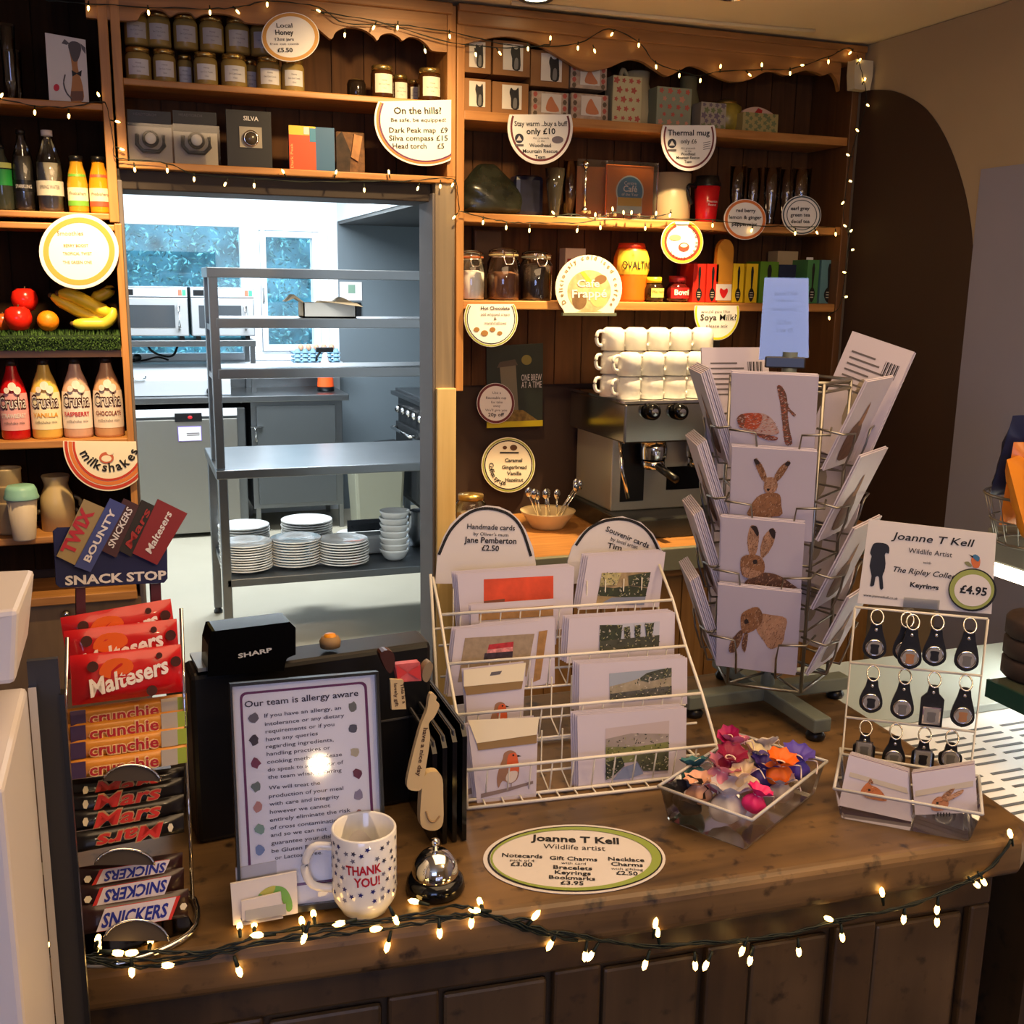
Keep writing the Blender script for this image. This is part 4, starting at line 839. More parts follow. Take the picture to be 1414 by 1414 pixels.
# ---- signs (each its own thing, hanging on a shelf edge)
def sign(label, cx, cy, Y=3.036, cat='sign'):
    p = PY(cx, cy, Y)
    return thing('round_sign', label, cat, FR(p.x, p.y, p.z))
BORD = dict(purple=(96, 40, 84), gold=(206, 150, 70), black=(24, 22, 22), olive=(150, 160, 60), orange=(214, 120, 60), blue=(60, 74, 84), maroon=(110, 44, 50), cream=(236, 226, 204), lime=(206, 206, 40), yellow=(244, 200, 60), red=(190, 60, 40), white=(240, 236, 232))
def bm(k): return mat('print_' + k, BORD[k], .55)
def disc_sign(label, cx, cy, rx, ry, bands, lines, flat_top=None, base='white', Y=3.036, rot=0.0, arcs=None, clip=None):
    r = sign(label, cx, cy, Y); M = r.matrix_world.copy(); M = FR(*PY(cx, cy, Y))
    a0, a1 = (0, 360)
    if flat_top is not None:
        s_ = max(-1, min(1, (cy - flat_top) / ry)); t = math.degrees(math.asin(s_)); a0, a1 = 180 - t, 360 + t
    P = ell(M, cx, cy, rx, ry, 0, 48, a0, a1, rot)
    def cl(Q):
        if clip is None: return Q
        xm = LY(M, clip, cy).x; return [(min(a, xm), b) for a, b in Q]
    MB().prism(cl(P), 0, .003, bm(base)).build('board', r)
    if bands:
        m = MB()
        for i, (k0, k1, c) in enumerate(bands):
            o = ell(M, cx, cy, rx * k0, ry * k0, 0, 48, a0, a1, rot); q = ell(M, cx, cy, rx * k1, ry * k1, 0, 48, a0, a1, rot)
            n = len(o); y = -.0006 - .0002 * i
            if clip is not None: o, q = cl(o), cl(q)
            v = [(p[0], y, p[1]) for p in o] + [(p[0], y, p[1]) for p in q]
            m.add(v, [(j, j + n, (j + 1) % n + n, (j + 1) % n) for j in range(n if flat_top is None else n - 1)], bm(c))
        m.build('border', r)
    m = MB()
    for L in lines:
        t, x, y, w, h = L[:5]; b = L[5] if len(L) > 5 else 0.012; c = L[6] if len(L) > 6 else INK; sl = L[7] if len(L) > 7 else 0.0
        tx(m, M, t, x - w / 2, y - sl * w / 2, x + w / 2, y + sl * w / 2, h, c, -.0014, b)
    if arcs: arcs(m, M)
    if m.v: m.build('lettering', r)
    return r, M
GT = INKG
disc_sign('round local honey price sign hanging on the scalloped trim', 401, 51, 40, 34, [(.97, .84, 'gold'), (.84, .80, 'white')],
          [('Local', 393, 38, 22, 6), ('Honey', 393, 48, 25, 7, .02), ('12oz jars', 393, 56, 26, 4), ('free cut comb', 393, 62, 40, 3, 0, GT), ('£5.50', 394, 72, 21, 6, .02)], Y=3.026)
disc_sign('white half round sign On the hills with compass and torch prices', 588, 165, 71, 64, [(.965, .92, 'orange'), (.92, .885, 'purple')],
          [('On the hills?', 577, 157, 66, 9, .02), ('Be safe, be equipped!', 578, 168, 76, 5, .01), ('Dark Peak map  £9', 578, 183, 81, 7, .015), ('Silva compass £15', 578, 194, 81, 7, .015), ('Head torch     £5', 578, 205, 71, 7, .015)], flat_top=140, Y=3.032, clip=623)
disc_sign('half round buff sign under the boxed mugs', 746, 176, 45, 51, [(.97, .92, 'white'), (.92, .86, 'maroon')],
          [('Stay warm ..buy a buff', 747, 174, 73, 7, .01), ('only £10', 747, 185, 40, 8, .02), ('ALL proceeds', 747, 192, 22, 3, 0, GT), ('to the', 747, 196, 10, 3, 0, GT), ('Woodhead', 746, 203, 30, 5, .015), ('Mountain Rescue', 746, 211, 48, 5, .015), ('Team', 746, 219, 14, 5, .015)], flat_top=158)
disc_sign('half round thermal mug price sign under the floral boxes', 951, 190, 38, 46, [(.97, .92, 'white'), (.92, .86, 'maroon')],
          [('Thermal mug', 951, 187, 58, 8, .015), ('only £6', 951, 198, 22, 6, .01), ('ALL proceeds', 950, 206, 20, 3, 0, GT), ('to the', 950, 210, 9, 3, 0, GT), ('Woodhead', 950, 214.5, 20, 4, .015), ('Mountain Rescue', 950, 219.5, 32, 4, .015), ('Team', 950, 225, 10, 4, .015)], flat_top=173)
for px, py, k in ((717, 191, 0), (770, 193, 1), (928, 198, 0), (976, 200, 2)):
    Y = 3.0345; M = FR(*PY(px, py, Y)); m = MB(); par = [q for q in bpy.data.objects if q.name.startswith('round_sign') and ('buff sign' in q['label'] if px < 800 else 'thermal mug price' in q['label'])][0]
    off = M.translation - par.location
    def sh(P): return [(a + off.x, b + off.z) for a, b in P]
    if k == 0: m.flat(sh(ell(M, px, py, 6, 6.5)), -.0014, mat('emblem_navy', (44, 46, 62), .5)); m.flat(sh(pp(M, [(px - 4, py + 3), (px, py - 4), (px + 4, py + 3)])), -.0018, PAPER); m.flat(sh(pp(M, [(px - 6, py + 8), (px + 6, py + 8), (px + 6, py + 11), (px - 6, py + 11)])), -.0014, INKG)
    elif k == 1: m.flat(sh(ell(M, px, py, 8, 5)), -.0014, mat('emblem_grey', (120, 112, 124), .5))
    else:
        for j in range(4): m.flat(sh(pp(M, [(px - 5, py - 4 + 3 * j + 1), (px + 5, py - 5 + 3 * j), (px + 5, py - 4.2 + 3 * j), (px - 5, py - 3.2 + 3 * j + 1)])), -.0014, INKG)
    m.build('emblem', par)
def cups(m, M):
    m.flat(ell(M, 932, 328, 8, 4), -.0016, mat('cup_gold', (214, 190, 120), .5)); m.flat(ell(M, 944, 341, 7.5, 6), -.0016, mat('cup_red', (196, 70, 50), .5)); m.flat(ell(M, 944, 339, 5, 2.5), -.002, bm('cream'))
    M0 = LY(M, 942, 334); e = LY(M, 962, 334); rr = (e - M0).length
    m.arc('old skool drinks', M0.x, M0.z, rr * .92, 50, -145, rr * .2, INK, -.0016, .01)
disc_sign('round old school drinks sign on the lower right shelf edge', 942, 334, 29, 30, [(.98, .86, 'yellow'), (.86, .74, 'red')], [], flat_top=306, arcs=cups)
disc_sign('round orange bordered fruit tea sign reading red berry', 1029, 303, 29, 28, [(.97, .84, 'orange')],
          [('red berry', 1030, 293, 27, 5, .02, INK, .02), ('lemon & ginger', 1029, 302.5, 45, 5, .02, INK, .02), ('peppermint', 1028, 312, 35, 5, .02, INK, .02)])
disc_sign('round grey bordered tea sign reading earl grey', 1107, 297, 27, 27, [(.97, .90, 'blue'), (.78, .74, 'blue')],
          [('earl grey', 1105, 290, 26, 5, .02, INK, .0), ('green tea', 1105, 299, 27, 5, .02, INK, .0), ('decaf tea', 1105, 308, 26, 5, .02, INK, .0)])
def choc(m, M):
    for x, y, q in ((658, 455, 4), (669, 460, 5), (680, 455, 4), (690, 460, 3.5)): m.flat(ell(M, x, y, q, q * .8), -.0014, mat('choc_print', (150, 110, 60), .6))
disc_sign('round hot chocolate sign hung below the sugar jar', 678, 440, 37, 39, [(.98, .93, 'olive'), (.90, .87, 'black')],
          [('Hot Chocolate', 684, 428, 40, 5, .02), ('add whipped cream', 684, 436, 40, 4, .01, GT), ('&', 684, 442, 4, 4, .01), ('marshmallows', 684, 448, 30, 4, .01, GT)], flat_top=420, arcs=choc)
disc_sign('lime green half round soya milk sign', 990, 432, 31, 38, [(.98, .90, 'lime')],
          [('would you like', 988, 432, 40, 4, .0, GT), ('Soya Milk?', 992, 442, 50, 8, .01), ('please ask', 990, 452, 30, 4, .01, GT)], flat_top=422)
disc_sign('small round takeaway cup saving sign above the syrups sign', 684.5, 557, 26, 28, [(.98, .86, 'maroon')],
          [('Use a', 686, 544, 12, 3.5, 0, GT), ('Reuseable cup', 685, 551, 28, 3.5, .01, GT), ('for take', 686, 557, 16, 3.5, 0, GT), ('away', 686, 562, 10, 3.5, 0, GT), ("We'll give you", 685, 568, 30, 3.5, 0, GT), ('20p off', 685, 575, 22, 5, .015)], Y=3.235)
def syr(m, M):
    c = LY(M, 702, 642); rr = (LY(M, 735, 642) - c).length
    m.arc('Coffee syrups', c.x, c.z, rr * .80, 172, 262, rr * .19, INK, -.0016, .012, inside=True)
    for x, y, q in ((697, 618, 3), (709, 618, 5)): m.flat(ell(M, x, y, q, q * .8), -.0014, mat('cocoa_print', (90, 60, 40), .6))
    m.flat(pp(M, [(690, 624), (716, 624), (716, 626), (690, 626)]), -.0014, INK)
disc_sign('round coffee syrups sign listing caramel and gingerbread', 702, 642, 37, 38, [(.97, .92, 'olive'), (.90, .86, 'black')],
          [('Caramel', 709, 638, 24, 5, .02), ('Gingerbread', 710, 647.5, 34, 5, .02), ('Vanilla', 710, 656, 20, 5, .02), ('Hazelnut', 710, 665, 25, 5, .02)], base='cream', Y=3.24, arcs=syr)
disc_sign('round cream sign half hidden behind the coffee machine', 842, 637, 29, 32, [(.97, .90, 'black')], [('mm', 826, 632, 8, 4)], base='cream', Y=3.24)
# iced coffee sign standing on the shelf
r = sign('arched iced coffee sign standing on the lower right shelf', 813, 392, 3.03, 'sign'); M = FR(*PY(813, 392, 3.03))
P = [(780, 433)] + [(813 + 46 * math.cos(math.radians(a)), 398 - 46 * math.sin(math.radians(a))) for a in range(220, -41, -10)] + [(848, 432)]
MB().prism(pp(M, P), 0, .003, bm('cream')).build('board', r)
MB().box(LY(M, 777, 434).x, LY(M, 851, 434).x, -.002, .012, LY(M, 813, 436).z, LY(M, 813, 432).z, mat('sign_foot', (90, 96, 80), .5)).build('foot', r)
m = MB(); m.flat(pp(M, [(795, 431)] + [(813.5 + 30 * math.cos(math.radians(a)), 402 - 29 * math.sin(math.radians(a))) for a in range(250, -71, -10)] + [(832, 431)]), -.0006, mat('photo_beige', (176, 160, 120), .5, var=.3, vs=30)); m.flat(ell(M, 800, 415, 10, 12), -.001, mat('photo_brown', (110, 84, 56), .5, var=.3, vs=30)); m.flat(ell(M, 829, 386, 9, 6, rot=-.3), -.001, mat('photo_brown2', (120, 90, 60), .5)); m.flat(pp(M, [(801, 376), (806, 374), (822, 394), (816, 397)]), -.0012, mat('straw_yellow', (224, 190, 60), .5)); m.flat(ell(M, 826, 410, 12, 14), -.001, mat('coffee_pale', (206, 170, 110), .5)); m.build('picture', r)
m = MB(); tx(m, M, 'Cafe', 797, 396, 828, 396, 10, PAPER, -.0018, .02); tx(m, M, 'Frappé', 790, 411, 838, 410, 11, PAPER, -.0018, .02)
c = LY(M, 813, 398); rr = (LY(M, 851, 398) - c).length; m.arc('Deliciously cold iced coffee', c.x, c.z, rr * .93, 215, -38, rr * .14, mat('sign_tan', (120, 96, 56), .6), -.0012, .02); m.build('lettering', r)
# poster
r = thing('poster', 'dark green coffee poster with a takeaway cup reading one brew at a time', 'poster', FR(*PY(711, 530, 3.25))); M = FR(*PY(711, 530, 3.25))
MB().prism(pp(M, [(672, 478), (750, 474), (749, 586), (672, 588)]), 0, .003, mat('poster_green', (40, 46, 38), .5, var=.15, vs=8)).build('sheet', r)
m = MB(); m.flat(pp(M, [(690, 505), (712, 502), (716, 570), (695, 572)]), -.0006, mat('poster_cup', (120, 112, 92), .5)); m.flat(pp(M, [(686, 508), (690, 500), (711, 496), (715, 504)]), -.001, mat('poster_lid', (84, 72, 60), .5)); m.flat(pp(M, [(680, 582), (700, 566), (722, 566), (745, 582)]), -.001, mat('coffee_beans', (120, 96, 46), .6, var=.4, vs=80)); m.build('picture', r)
m = MB(); tx(m, M, 'ONE BREW', 720, 526, 748, 525, 9, PAPER, -.0012, .0); tx(m, M, 'AT A TIME', 720, 536, 748, 535, 9, PAPER, -.0012, .0); m.flat(ell(M, 727, 497, 7, 7), -.0008, mat('roundel', (130, 120, 60), .6)); m.build('lettering', r)
MB().prism(pp(M, [(672, 583), (749, 580), (749, 588), (672, 591)]), -.003, .001, mat('yellow_strip', (196, 176, 24), .5)).build('shelf_strip', r)
# big smoothie sign + milkshakes sign
disc_sign('large bright round smoothies sign over the fruit shelf', 109, 347, 55, 52, [(.98, .93, 'white'), (.90, .76, 'gold')],
          [('Smoothies', 97, 325, 36, 6, 0, mat('sign_rust', (190, 110, 60), .6)), ('BERRY BOOST', 105, 341, 34, 4, .01, mat('sign_rust', (190, 110, 60), .6)), ('TROPICAL TWIST', 107, 352, 40, 4, .01, mat('sign_rust', (190, 110, 60), .6)), ('THE GREEN ONE', 107, 364, 40, 4, .01, mat('sign_rust', (190, 110, 60), .6))], Y=3.028)
def milk(m, M):
    c = LY(M, 150, 612); rr = (LY(M, 213, 612) - c).length
    m.arc('milkshakes', c.x, c.z, rr * .66, 195, 345, rr * .21, INK, -.0016, .02, inside=True)
    m.flat(ell(M, 147, 632, 10, 8), -.0016, mat('milk_red', (190, 96, 70), .6)); m.flat(ell(M, 147, 633, 7, 4.5), -.002, bm('cream')); m.flat(ell(M, 152, 624, 5, 4), -.0018, bm('cream'))
disc_sign('half round milkshakes sign with red and orange swirls', 150, 612, 63, 66, [(.97, .90, 'red'), (.88, .80, 'orange'), (.79, .74, 'red')], [], flat_top=609, base='cream', Y=3.03, arcs=milk, clip=188)

# ---- left dresser goods
r = thing('greeting_card', 'white greeting card with a grey dog in a bow tie on the top left shelf', 'card', FR(*PY(93, 140, 3.10))); M = FR(*PY(93, 140, 3.10)); r.location.z = LA + .001; M.translation.z = LA + .001
q = pp(M, [(62, 45), (118, 55), (123, 141), (68, 139)]); q = [(a, max(0, b)) for a, b in q]
MB().prism(q, 0, .002, PAPER).build('sheet', r)
m = MB(); m.flat(smooth(pp(M, [(98, 140), (99, 118), (100, 100), (98, 82), (95, 65), (100, 58), (110, 60), (111, 72), (107, 86), (109, 100), (114, 118), (115, 139)]), 3), -.0006, mat('dog_tan', (176, 120, 70), .6)); m.flat(smooth(pp(M, [(94, 62), (100, 57), (110, 60), (112, 70), (107, 84), (101, 84), (97, 74)]), 3), -.001, mat('dog_slate', (84, 78, 80), .6)); m.flat(pp(M, [(85, 60), (89, 54), (96, 60), (92, 62)]), -.001, INKG); m.flat(pp(M, [(111, 60), (118, 66), (118, 75), (113, 68)]), -.001, INKG); m.flat(pp(M, [(99, 97), (106, 101), (113, 97), (112, 106), (106, 102), (100, 106)]), -.0014, INK); m.flat(ell(M, 78, 121, 4, 5), -.001, mat('flower_red', (200, 40, 60), .6))
c = [LY(M, a, b) for a, b in smooth([(90, 103), (88, 115), (92, 128), (99, 136)], 4, False)]; m.tube([(p.x, -.001, p.z) for p in c], .0018, INKG, 5); m.flat(pp(M, [(98, 126), (115, 126), (115, 139), (98, 139)]), -.0009, mat('dog_brown', (110, 76, 60), .6)); m.build('dog_picture', r)
for i, px in enumerate([12, 20]):
    LT('glass_jar', 'clear glass %s at the left edge of the top left shelf' % ('tumbler stack' if i == 0 else 'jar behind the tumblers'), 'glass', px, 134, 30 + 30 * i, 24, 3.10 + .07 * i, LA, [('body', GLASS, [(0, 0), (.8, 0), (.85, .3), (.8, .32), (.9, .62), (.85, .64), (1, 1), (.95, 1)])])
BOT = [(0, 0), (.9, 0), (1, .04), (1, .55), (.86, .68), (.42, .86), (.36, .93)]
CAP = [(.4, .931), (.42, .931), (.42, 1), (0, 1)]
LT('drink_bottle', 'bottle with bright green label at the left edge of the dresser', 'bottle', 3, 292, 200, 30, 3.12, LB, [('body', mat('green_glass', (60, 64, 54), .1), BOT), ('cap', BLACK, CAP), ('paper_label', mat('label_green', (40, 160, 70), .5), [(1.02, .38), (1.02, .62)], dict(a0=-PI / 2 - 1.2, a1=-PI / 2 + 1.2)), ('neck_label', mat('label_lime', (210, 220, 120), .5), [(1.03, .64), (1.03, .72)], dict(a0=-PI / 2 - 1.2, a1=-PI / 2 + 1.2))])
WATER = mat('water_bottle', (150, 144, 132), .08, trans=.0, coat=.6)
def wl(t, c): return lambda mb, R, H: mb.ctext(t, 0, H * .28, H * .045, c, R=R * 1.03, y=-.001, maxw=R * 1.5)
LT('drink_bottle', 'clear plastic bottle with black cap and dark band', 'bottle', 32, 292, 178, 31, 3.12, LB, [('body', GLASS, BOT), ('water', mat('dark_water', (86, 82, 76), .1), [(0, .01), (.88, .01), (.95, .05), (.95, .55), (.8, .67), (0, .67)]), ('cap', BLACK, CAP), ('paper_label', BLACK, [(1.02, .24), (1.02, .38)], dict(a0=-PI / 2 - 1.3, a1=-PI / 2 + 1.3, fn=wl('SPARKLING', PAPER)))])
LT('drink_bottle', 'clear plastic water bottle with white cap and pale band', 'bottle', 68, 293, 180, 38, 3.11, LB, [('body', GLASS, BOT), ('water', WATER, [(0, .01), (.88, .01), (.95, .05), (.95, .5), (.9, .6), (0, .6)]), ('cap', PAPER, CAP), ('paper_label', mat('label_pale', (196, 190, 176), .5), [(1.02, .2), (1.02, .38)], dict(a0=-PI / 2 - 1.3, a1=-PI / 2 + 1.3, fn=wl('SPRING WATER', INKG)))])
JB = [(0, 0), (.9, 0), (1, .04), (1, .5), (.84, .7), (.62, .84), (.6, .9)]
for px, c, lab, j in ((107, (110, 170, 60), 'juice bottle with green banded label on the dresser', (206, 150, 40)), (137, (214, 84, 60), 'juice bottle with red banded label nearest the dresser post', (222, 150, 30))):
    def jl(mb, R, H): mb.ctext('Frobishers', 0, H * .31, H * .055, INK, R=R * 1.04, y=-.001, shear=.2, maxw=R * 1.7)
    LT('juice_bottle', lab, 'bottle', px, 295, 216, 29, 3.10, LB, [('glass_body', mat('juice_%d' % px, j, .12, coat=.5), JB), ('cap', BLACK, [(.66, .901), (.68, .901), (.68, .99), (.6, 1), (0, 1)]), ('paper_label', mat('juice_label', (230, 220, 190), .5), [(1.02, .15), (1.02, .44)], dict(a0=-PI / 2 - 1.25, a1=-PI / 2 + 1.25, fn=jl)), ('label_band', mat('juice_band_%d' % px, c, .5), [(1.03, .12), (1.03, .21)], dict(a0=-PI / 2 - 1.25, a1=-PI / 2 + 1.25)), ('neck_label', mat('juice_band_%d' % px, c, .5), [(.92, .63), (.74, .76)], dict(a0=-PI / 2 - 1.2, a1=-PI / 2 + 1.2))], 'juice bottles')
# artificial grass shelf
rnd = random.Random(5); m = MB(); gm = [mat('turf_a', (46, 78, 26), .8), mat('turf_b', (70, 104, 40), .8), mat('turf_c', (30, 54, 20), .8)]
m.box(-.95, -.016, 3.04, 3.26, LG - .028, LG - .012, gm[2]); m.box(-.95, -.016, 3.036, 3.05, LG - .05, LG - .02, gm[2])
for i in range(5200):
    x = rnd.uniform(-.62, -.018); fr_ = rnd.random() < .45
    y = 3.035 if fr_ else rnd.uniform(3.035, 3.25); z = rnd.uniform(LG - .048, LG - .014) if fr_ else LG - .013; h = rnd.uniform(.008, .016); a = rnd.uniform(0, 6.3); dx, dy = .003 * math.cos(a), .003 * math.sin(a)
    if fr_: m.add([(x - .0016, y, z), (x + .0016, y, z), (x + dx * 1.5, y - h * .7, z - .003 + dy)], [(0, 1, 2)], gm[i % 3])
    else: m.add([(x - dx * .5, y - dy * .5, z), (x + dx * .5, y + dy * .5, z), (x + dy * 1.5, y + dx * 1.5, z + h)], [(0, 1, 2)], gm[i % 3])
tag(m.build('artificial_grass'), 'green artificial grass mat lining the fruit shelf', 'grass', kind='stuff')
APL = mat('apple_red', (206, 34, 22), .2, var=.2, vs=10)
def fruit(name, px, py, d, Y, lab, mt, stem=True, cat='apple', zb=LG - .004, off=0):
    p = PY(px, py, Y); R = (PY(px + d / 2, py, Y).x - PY(px - d / 2, py, Y).x) / 2
    r = thing(name, lab, cat, FR(p.x, Y, zb + off), 'fruit on the grass mat')
    if name == 'apple': prof = [(0, R * .15), (R * .35, R * .04), (R * .7, R * .2), (R * .97, R * .75), (R, R * 1.1), (R * .85, R * 1.6), (R * .5, R * 1.84), (R * .2, R * 1.78), (0, R * 1.62)]
    else: prof = [(R * math.sin(PI * k / 14), R - R * math.cos(PI * k / 14)) for k in range(15)]
    MB().lathe(prof, mt, n=24).build('flesh', r)
    MB().tube([(0, 0, R * 1.62), (.003, 0, R * 2.0)], .0018, mat('stalk', (70, 50, 30), .7), 5).build('stalk', r)
    return r
fruit('apple', 25, 440, 40, 3.09, 'red apple lying in front at the left of the fruit', APL)
fruit('apple', 34, 414, 38, 3.15, 'red apple sitting on top behind the front apple', APL, off=.048)
fruit('apple', 2, 434, 28, 3.13, 'orange red apple cut off by the left picture edge', mat('apple_orange', (214, 90, 30), .25))
fruit('orange', 66, 439, 31, 3.09, 'small orange between the apples and the bananas', mat('orange_skin', (222, 130, 20), .4, bump=.15, vs=90), cat='orange')
t = thing('banana_bunch', 'bunch of yellow bananas at the right of the fruit shelf', 'bananas', FR(PY(110, 455, 3.11).x, 3.11, LG - .002))
M = FR(PY(110, 455, 3.11).x, 3.11, LG - .002); BAN = mat('banana', (246, 206, 50), .4, var=.06, vs=8); BANG = mat('banana_green', (206, 190, 60), .4)
for pts, y, rr, mt in (([(70, 408), (92, 420), (115, 432), (138, 438), (152, 434)], .0, .017, BAN), ([(80, 405), (100, 408), (125, 420), (145, 430), (154, 428)], -.012, .018, BAN), ([(100, 447), (118, 451), (138, 449), (152, 440), (157, 425)], -.015, .016, BANG), ([(126, 412), (140, 408), (150, 402), (150, 394)], .05, .016, BAN)):
    c = [LY(M, a, b, y) for a, b in smooth(pts, 4, False)]; c = [(p.x, y, max(p.z, rr + .002)) for p in c]; n = len(c)
    b = MB().tube(c, lambda u, rr=rr: rr * (.35 + .65 * min(1, u * 6, (1 - u) * 6)), mt, 8).build('banana', t)
    MB().ball(c[0], rr * .42, mat('banana_tip', (84, 62, 30), .7), 8, 6).build('tip', b)
# milkshake syrup bottles
CR = [(0, 0), (.92, 0), (1, .03), (1, .44), (.94, .58), (.72, .72), (.45, .84), (.34, .93)]
def crusha(px, w, c, flav, fc, lab):
    def art(mb, R, H):
        RR = R * 1.03
        mb.ctext('Crusha', 0, H * .40, H * .16, mat('crusha_edge', (60, 20, 20), .5), R=RR, y=-.0006, bold=.06, maxw=R * 2.0); mb.ctext('Crusha', 0, H * .405, H * .145, PAPER, R=RR, y=-.0014, bold=.0, maxw=R * 1.9)
        mb.ctext(flav, 0, H * .28, H * .055, fc, R=RR, y=-.001, bold=.02, maxw=R * 1.8); mb.ctext('milkshake mix', 0, H * .20, H * .035, INKG, R=RR, y=-.001, maxw=R * 1.5)
    def blob(mb, R, H):
        for k in range(3):
            cx, cz, q = (-.35, .05, .4)[k] * R, (.63, .68, .63)[k] * H, (.2, .28, .26)[k] * R
            mb.add([(math.sin((cx + q * math.cos(a)) / R) * R * 1.0, -math.cos((cx + q * math.cos(a)) / R) * R * 1.0 - .004, cz + q * 1.1 * math.sin(a)) for a in [i * .4488 for i in range(14)]], [tuple(range(14))], mat('splash_white', (236, 226, 216), .5))
    LT('milkshake_bottle', lab, 'bottle', px, 608, 500, w, 3.11, LD, [('body', mat('crusha_%d_%d' % (px, c[0]), c, .25, coat=.3), CR), ('cap', mat('cap_dark', (36, 28, 24), .4), [(.38, .931), (.4, .931), (.38, 1), (0, 1)]), ('paper_label', mat('crusha_label_%d' % px, tuple(min(255, int(a * .35 + 232 * .65)) for a in c) if c[0] < 230 or px > 20 else (200, 40, 40), .5), [(1.015, .12), (1.015, .45), (.955, .59)], dict(a0=-PI / 2 - 1.3, a1=-PI / 2 + 1.3, fn=art)), ('splash_print', mat('splash_white', (236, 226, 216), .5), [(.9, .6), (.9, .601)], dict(a0=-PI / 2 - .1, a1=-PI / 2 + .1, fn=blob))], 'milkshake syrup bottles')
crusha(19, 41, (190, 20, 26), 'STRAWBERRY', PAPER, 'red strawberry syrup bottle, leftmost of the milkshake syrups')
crusha(63, 43, (226, 186, 90), 'VANILLA', mat('flav_gold', (214, 150, 40), .6), 'yellow vanilla syrup bottle beside the red one')
crusha(106, 42, (210, 170, 150), 'RASPBERRY', mat('flav_red', (180, 30, 50), .6), 'raspberry syrup bottle with dark red lettering')
crusha(149, 42, (206, 160, 120), 'CHOCOLATE', mat('flav_brown', (120, 50, 30), .6), 'chocolate syrup bottle nearest the dresser post')
# cups and churn
BEIGE = mat('beige_pottery', (172, 150, 112), .4)
r, R_, H_ = LT('milk_churn', 'cream enamel milk churn with two handles on the dresser counter', 'churn', 80, 742, 668, 48, 3.14, LE, [('body', mat('churn_enamel', (188, 166, 122), .35), [(0, 0), (1, 0), (1, .5), (.95, .62), (.72, .78), (.70, .84), (.84, .98), (.8, 1), (.66, .84), (0, .8)])])
for s_ in (-1, 1): MB().tube(smooth([(s_ * R_ * .96, 0, H_ * .6), (s_ * R_ * 1.32, 0, H_ * .52), (s_ * R_ * 1.3, 0, H_ * .32), (s_ * R_ * 1.0, 0, H_ * .34)], 4, False), .006, mat('churn_handle', (60, 54, 44), .4), 8).build('handle', r)
for k in range(3):
    LT('pottery_cup', ['beige pottery cup at the bottom of the stack beside the churn', 'beige pottery cup in the middle of the stack beside the churn', 'beige pottery cup on top of the stack beside the churn'][k], 'cup', 14, 745, 700, 46 - k * 2, 3.12, LE + k * .045, [('body', BEIGE, [(0, 0), (.8, 0), (.95, .1), (1, .9), (1.05, .95), (1.03, 1), (.93, .95), (.88, .1), (0, .06)])], 'pottery cup stack')
p = PY(32, 778, 2.75)
LT('takeaway_cup', 'white bamboo takeaway cup with mint green lid', 'cup', 34, 778, 702, 44, 3.03, .9, [('body', mat('bamboo_white', (206, 190, 168), .5), [(0, 0), (.72, 0), (.74, .02), (.98, .74), (0, .74)]), ('lid', mat('mint_lid', (146, 200, 184), .4), [(1.12, .741), (1.14, .77), (1.05, .82), (1.0, .9), (.85, .97), (0, .95)])])
t = bpy.data.objects['takeaway_cup']; q = PY(34, 778, 3.03); t.location.z = LE + .001; s_ = 1.0
# fairy light power box
a, b = PY(1173, 84, 3.02), PY(1195, 127, 3.02)
t = thing('power_box', 'white transformer box of the fairy lights at the top right corner', 'transformer', FR(a.x, 3.02, b.z)); w, H = b.x - a.x, a.z - b.z
MB().prism([(w * .08, 0), (w * .92, 0), (w, H * .5), (w * .98, H), (0, H), (0, H * .5)], -.03, .008, mat('box_cream', (206, 196, 166), .45)).build('case', t, bevel=.006)

# ================================================================ coffee machine corner
t = thing('coffee_machine', 'chrome espresso machine on the back counter below the right shelves', 'coffee machine', FR(1.58, 2.98, .9008)); CMX = 1.58
M = FR(1.58, 2.98, .9008)
CM = mat('machine_chrome', (186, 184, 176), .16, 1.0)
fl, fr_ = -.22, .32; top0, top1 = LY(M, 900, 612, -.17).z, LY(M, 900, 557, -.17).z
MB().box(fl, fr_, -.17, .25, top0, top1, CM).build('cup_tray', t, bevel=.006)
MB().box(fl - .004, fr_ + .004, -.175, .255, top1, top1 + .008, CHROME).build('tray_rim', t)
MB().box(fl + .03, fr_, -.03, .25, .06, top0, mat('machine_body', (176, 176, 168), .3, .5)).build('body', t, bevel=.004)
MB().box(fl + .01, fr_, -.17, .25, .0, .06, mat('drip_tray', (70, 72, 70), .3, .7)).build('drip_tray', t, bevel=.004)
for px, py in ((898, 568), (936, 568)):
    q = LY(M, px, py, -.175); MB().lathe([(0, .03), (.016, .03), (.024, .022), (.026, 0)], BLACKG, M=Matrix.Translation(q) @ Matrix.Rotation(PI / 2, 4, 'X')).build('knob', t); MB().lathe([(0, .032), (.011, .0315)], CHROME, M=Matrix.Translation(q) @ Matrix.Rotation(PI / 2, 4, 'X')).build('knob_cap', t)
for x in (-.08, .08, .22):
    MB().lathe([(.04, 0), (.042, .03), (.036, .06), (0, .06)], CHROME, x, -.09, top0 - .06).build('group_head', t)
    g = MB().lathe([(.03, -.03), (.036, -.028), (.036, .0), (0, 0)], CHROME, x, -.09, top0 - .062).build('portafilter', t); MB().tube([(x, -.12, top0 - .08), (x, -.24, top0 - .10)], .012, BLACK, 8).build('handle', g)
MB().tube([(fl + .02, -.1, top0), (fl + .02, -.12, top0 - .08), (fl + .04, -.13, .12)], .006, CHROME, 8).build('steam_wand', t)
MB().box(-.16, -.08, -.034, -.03, .09, top0 - .02, BLACK).box(0, .2, -.034, -.03, .12, top0 - .1, BLACKG).build('front_panel', t)
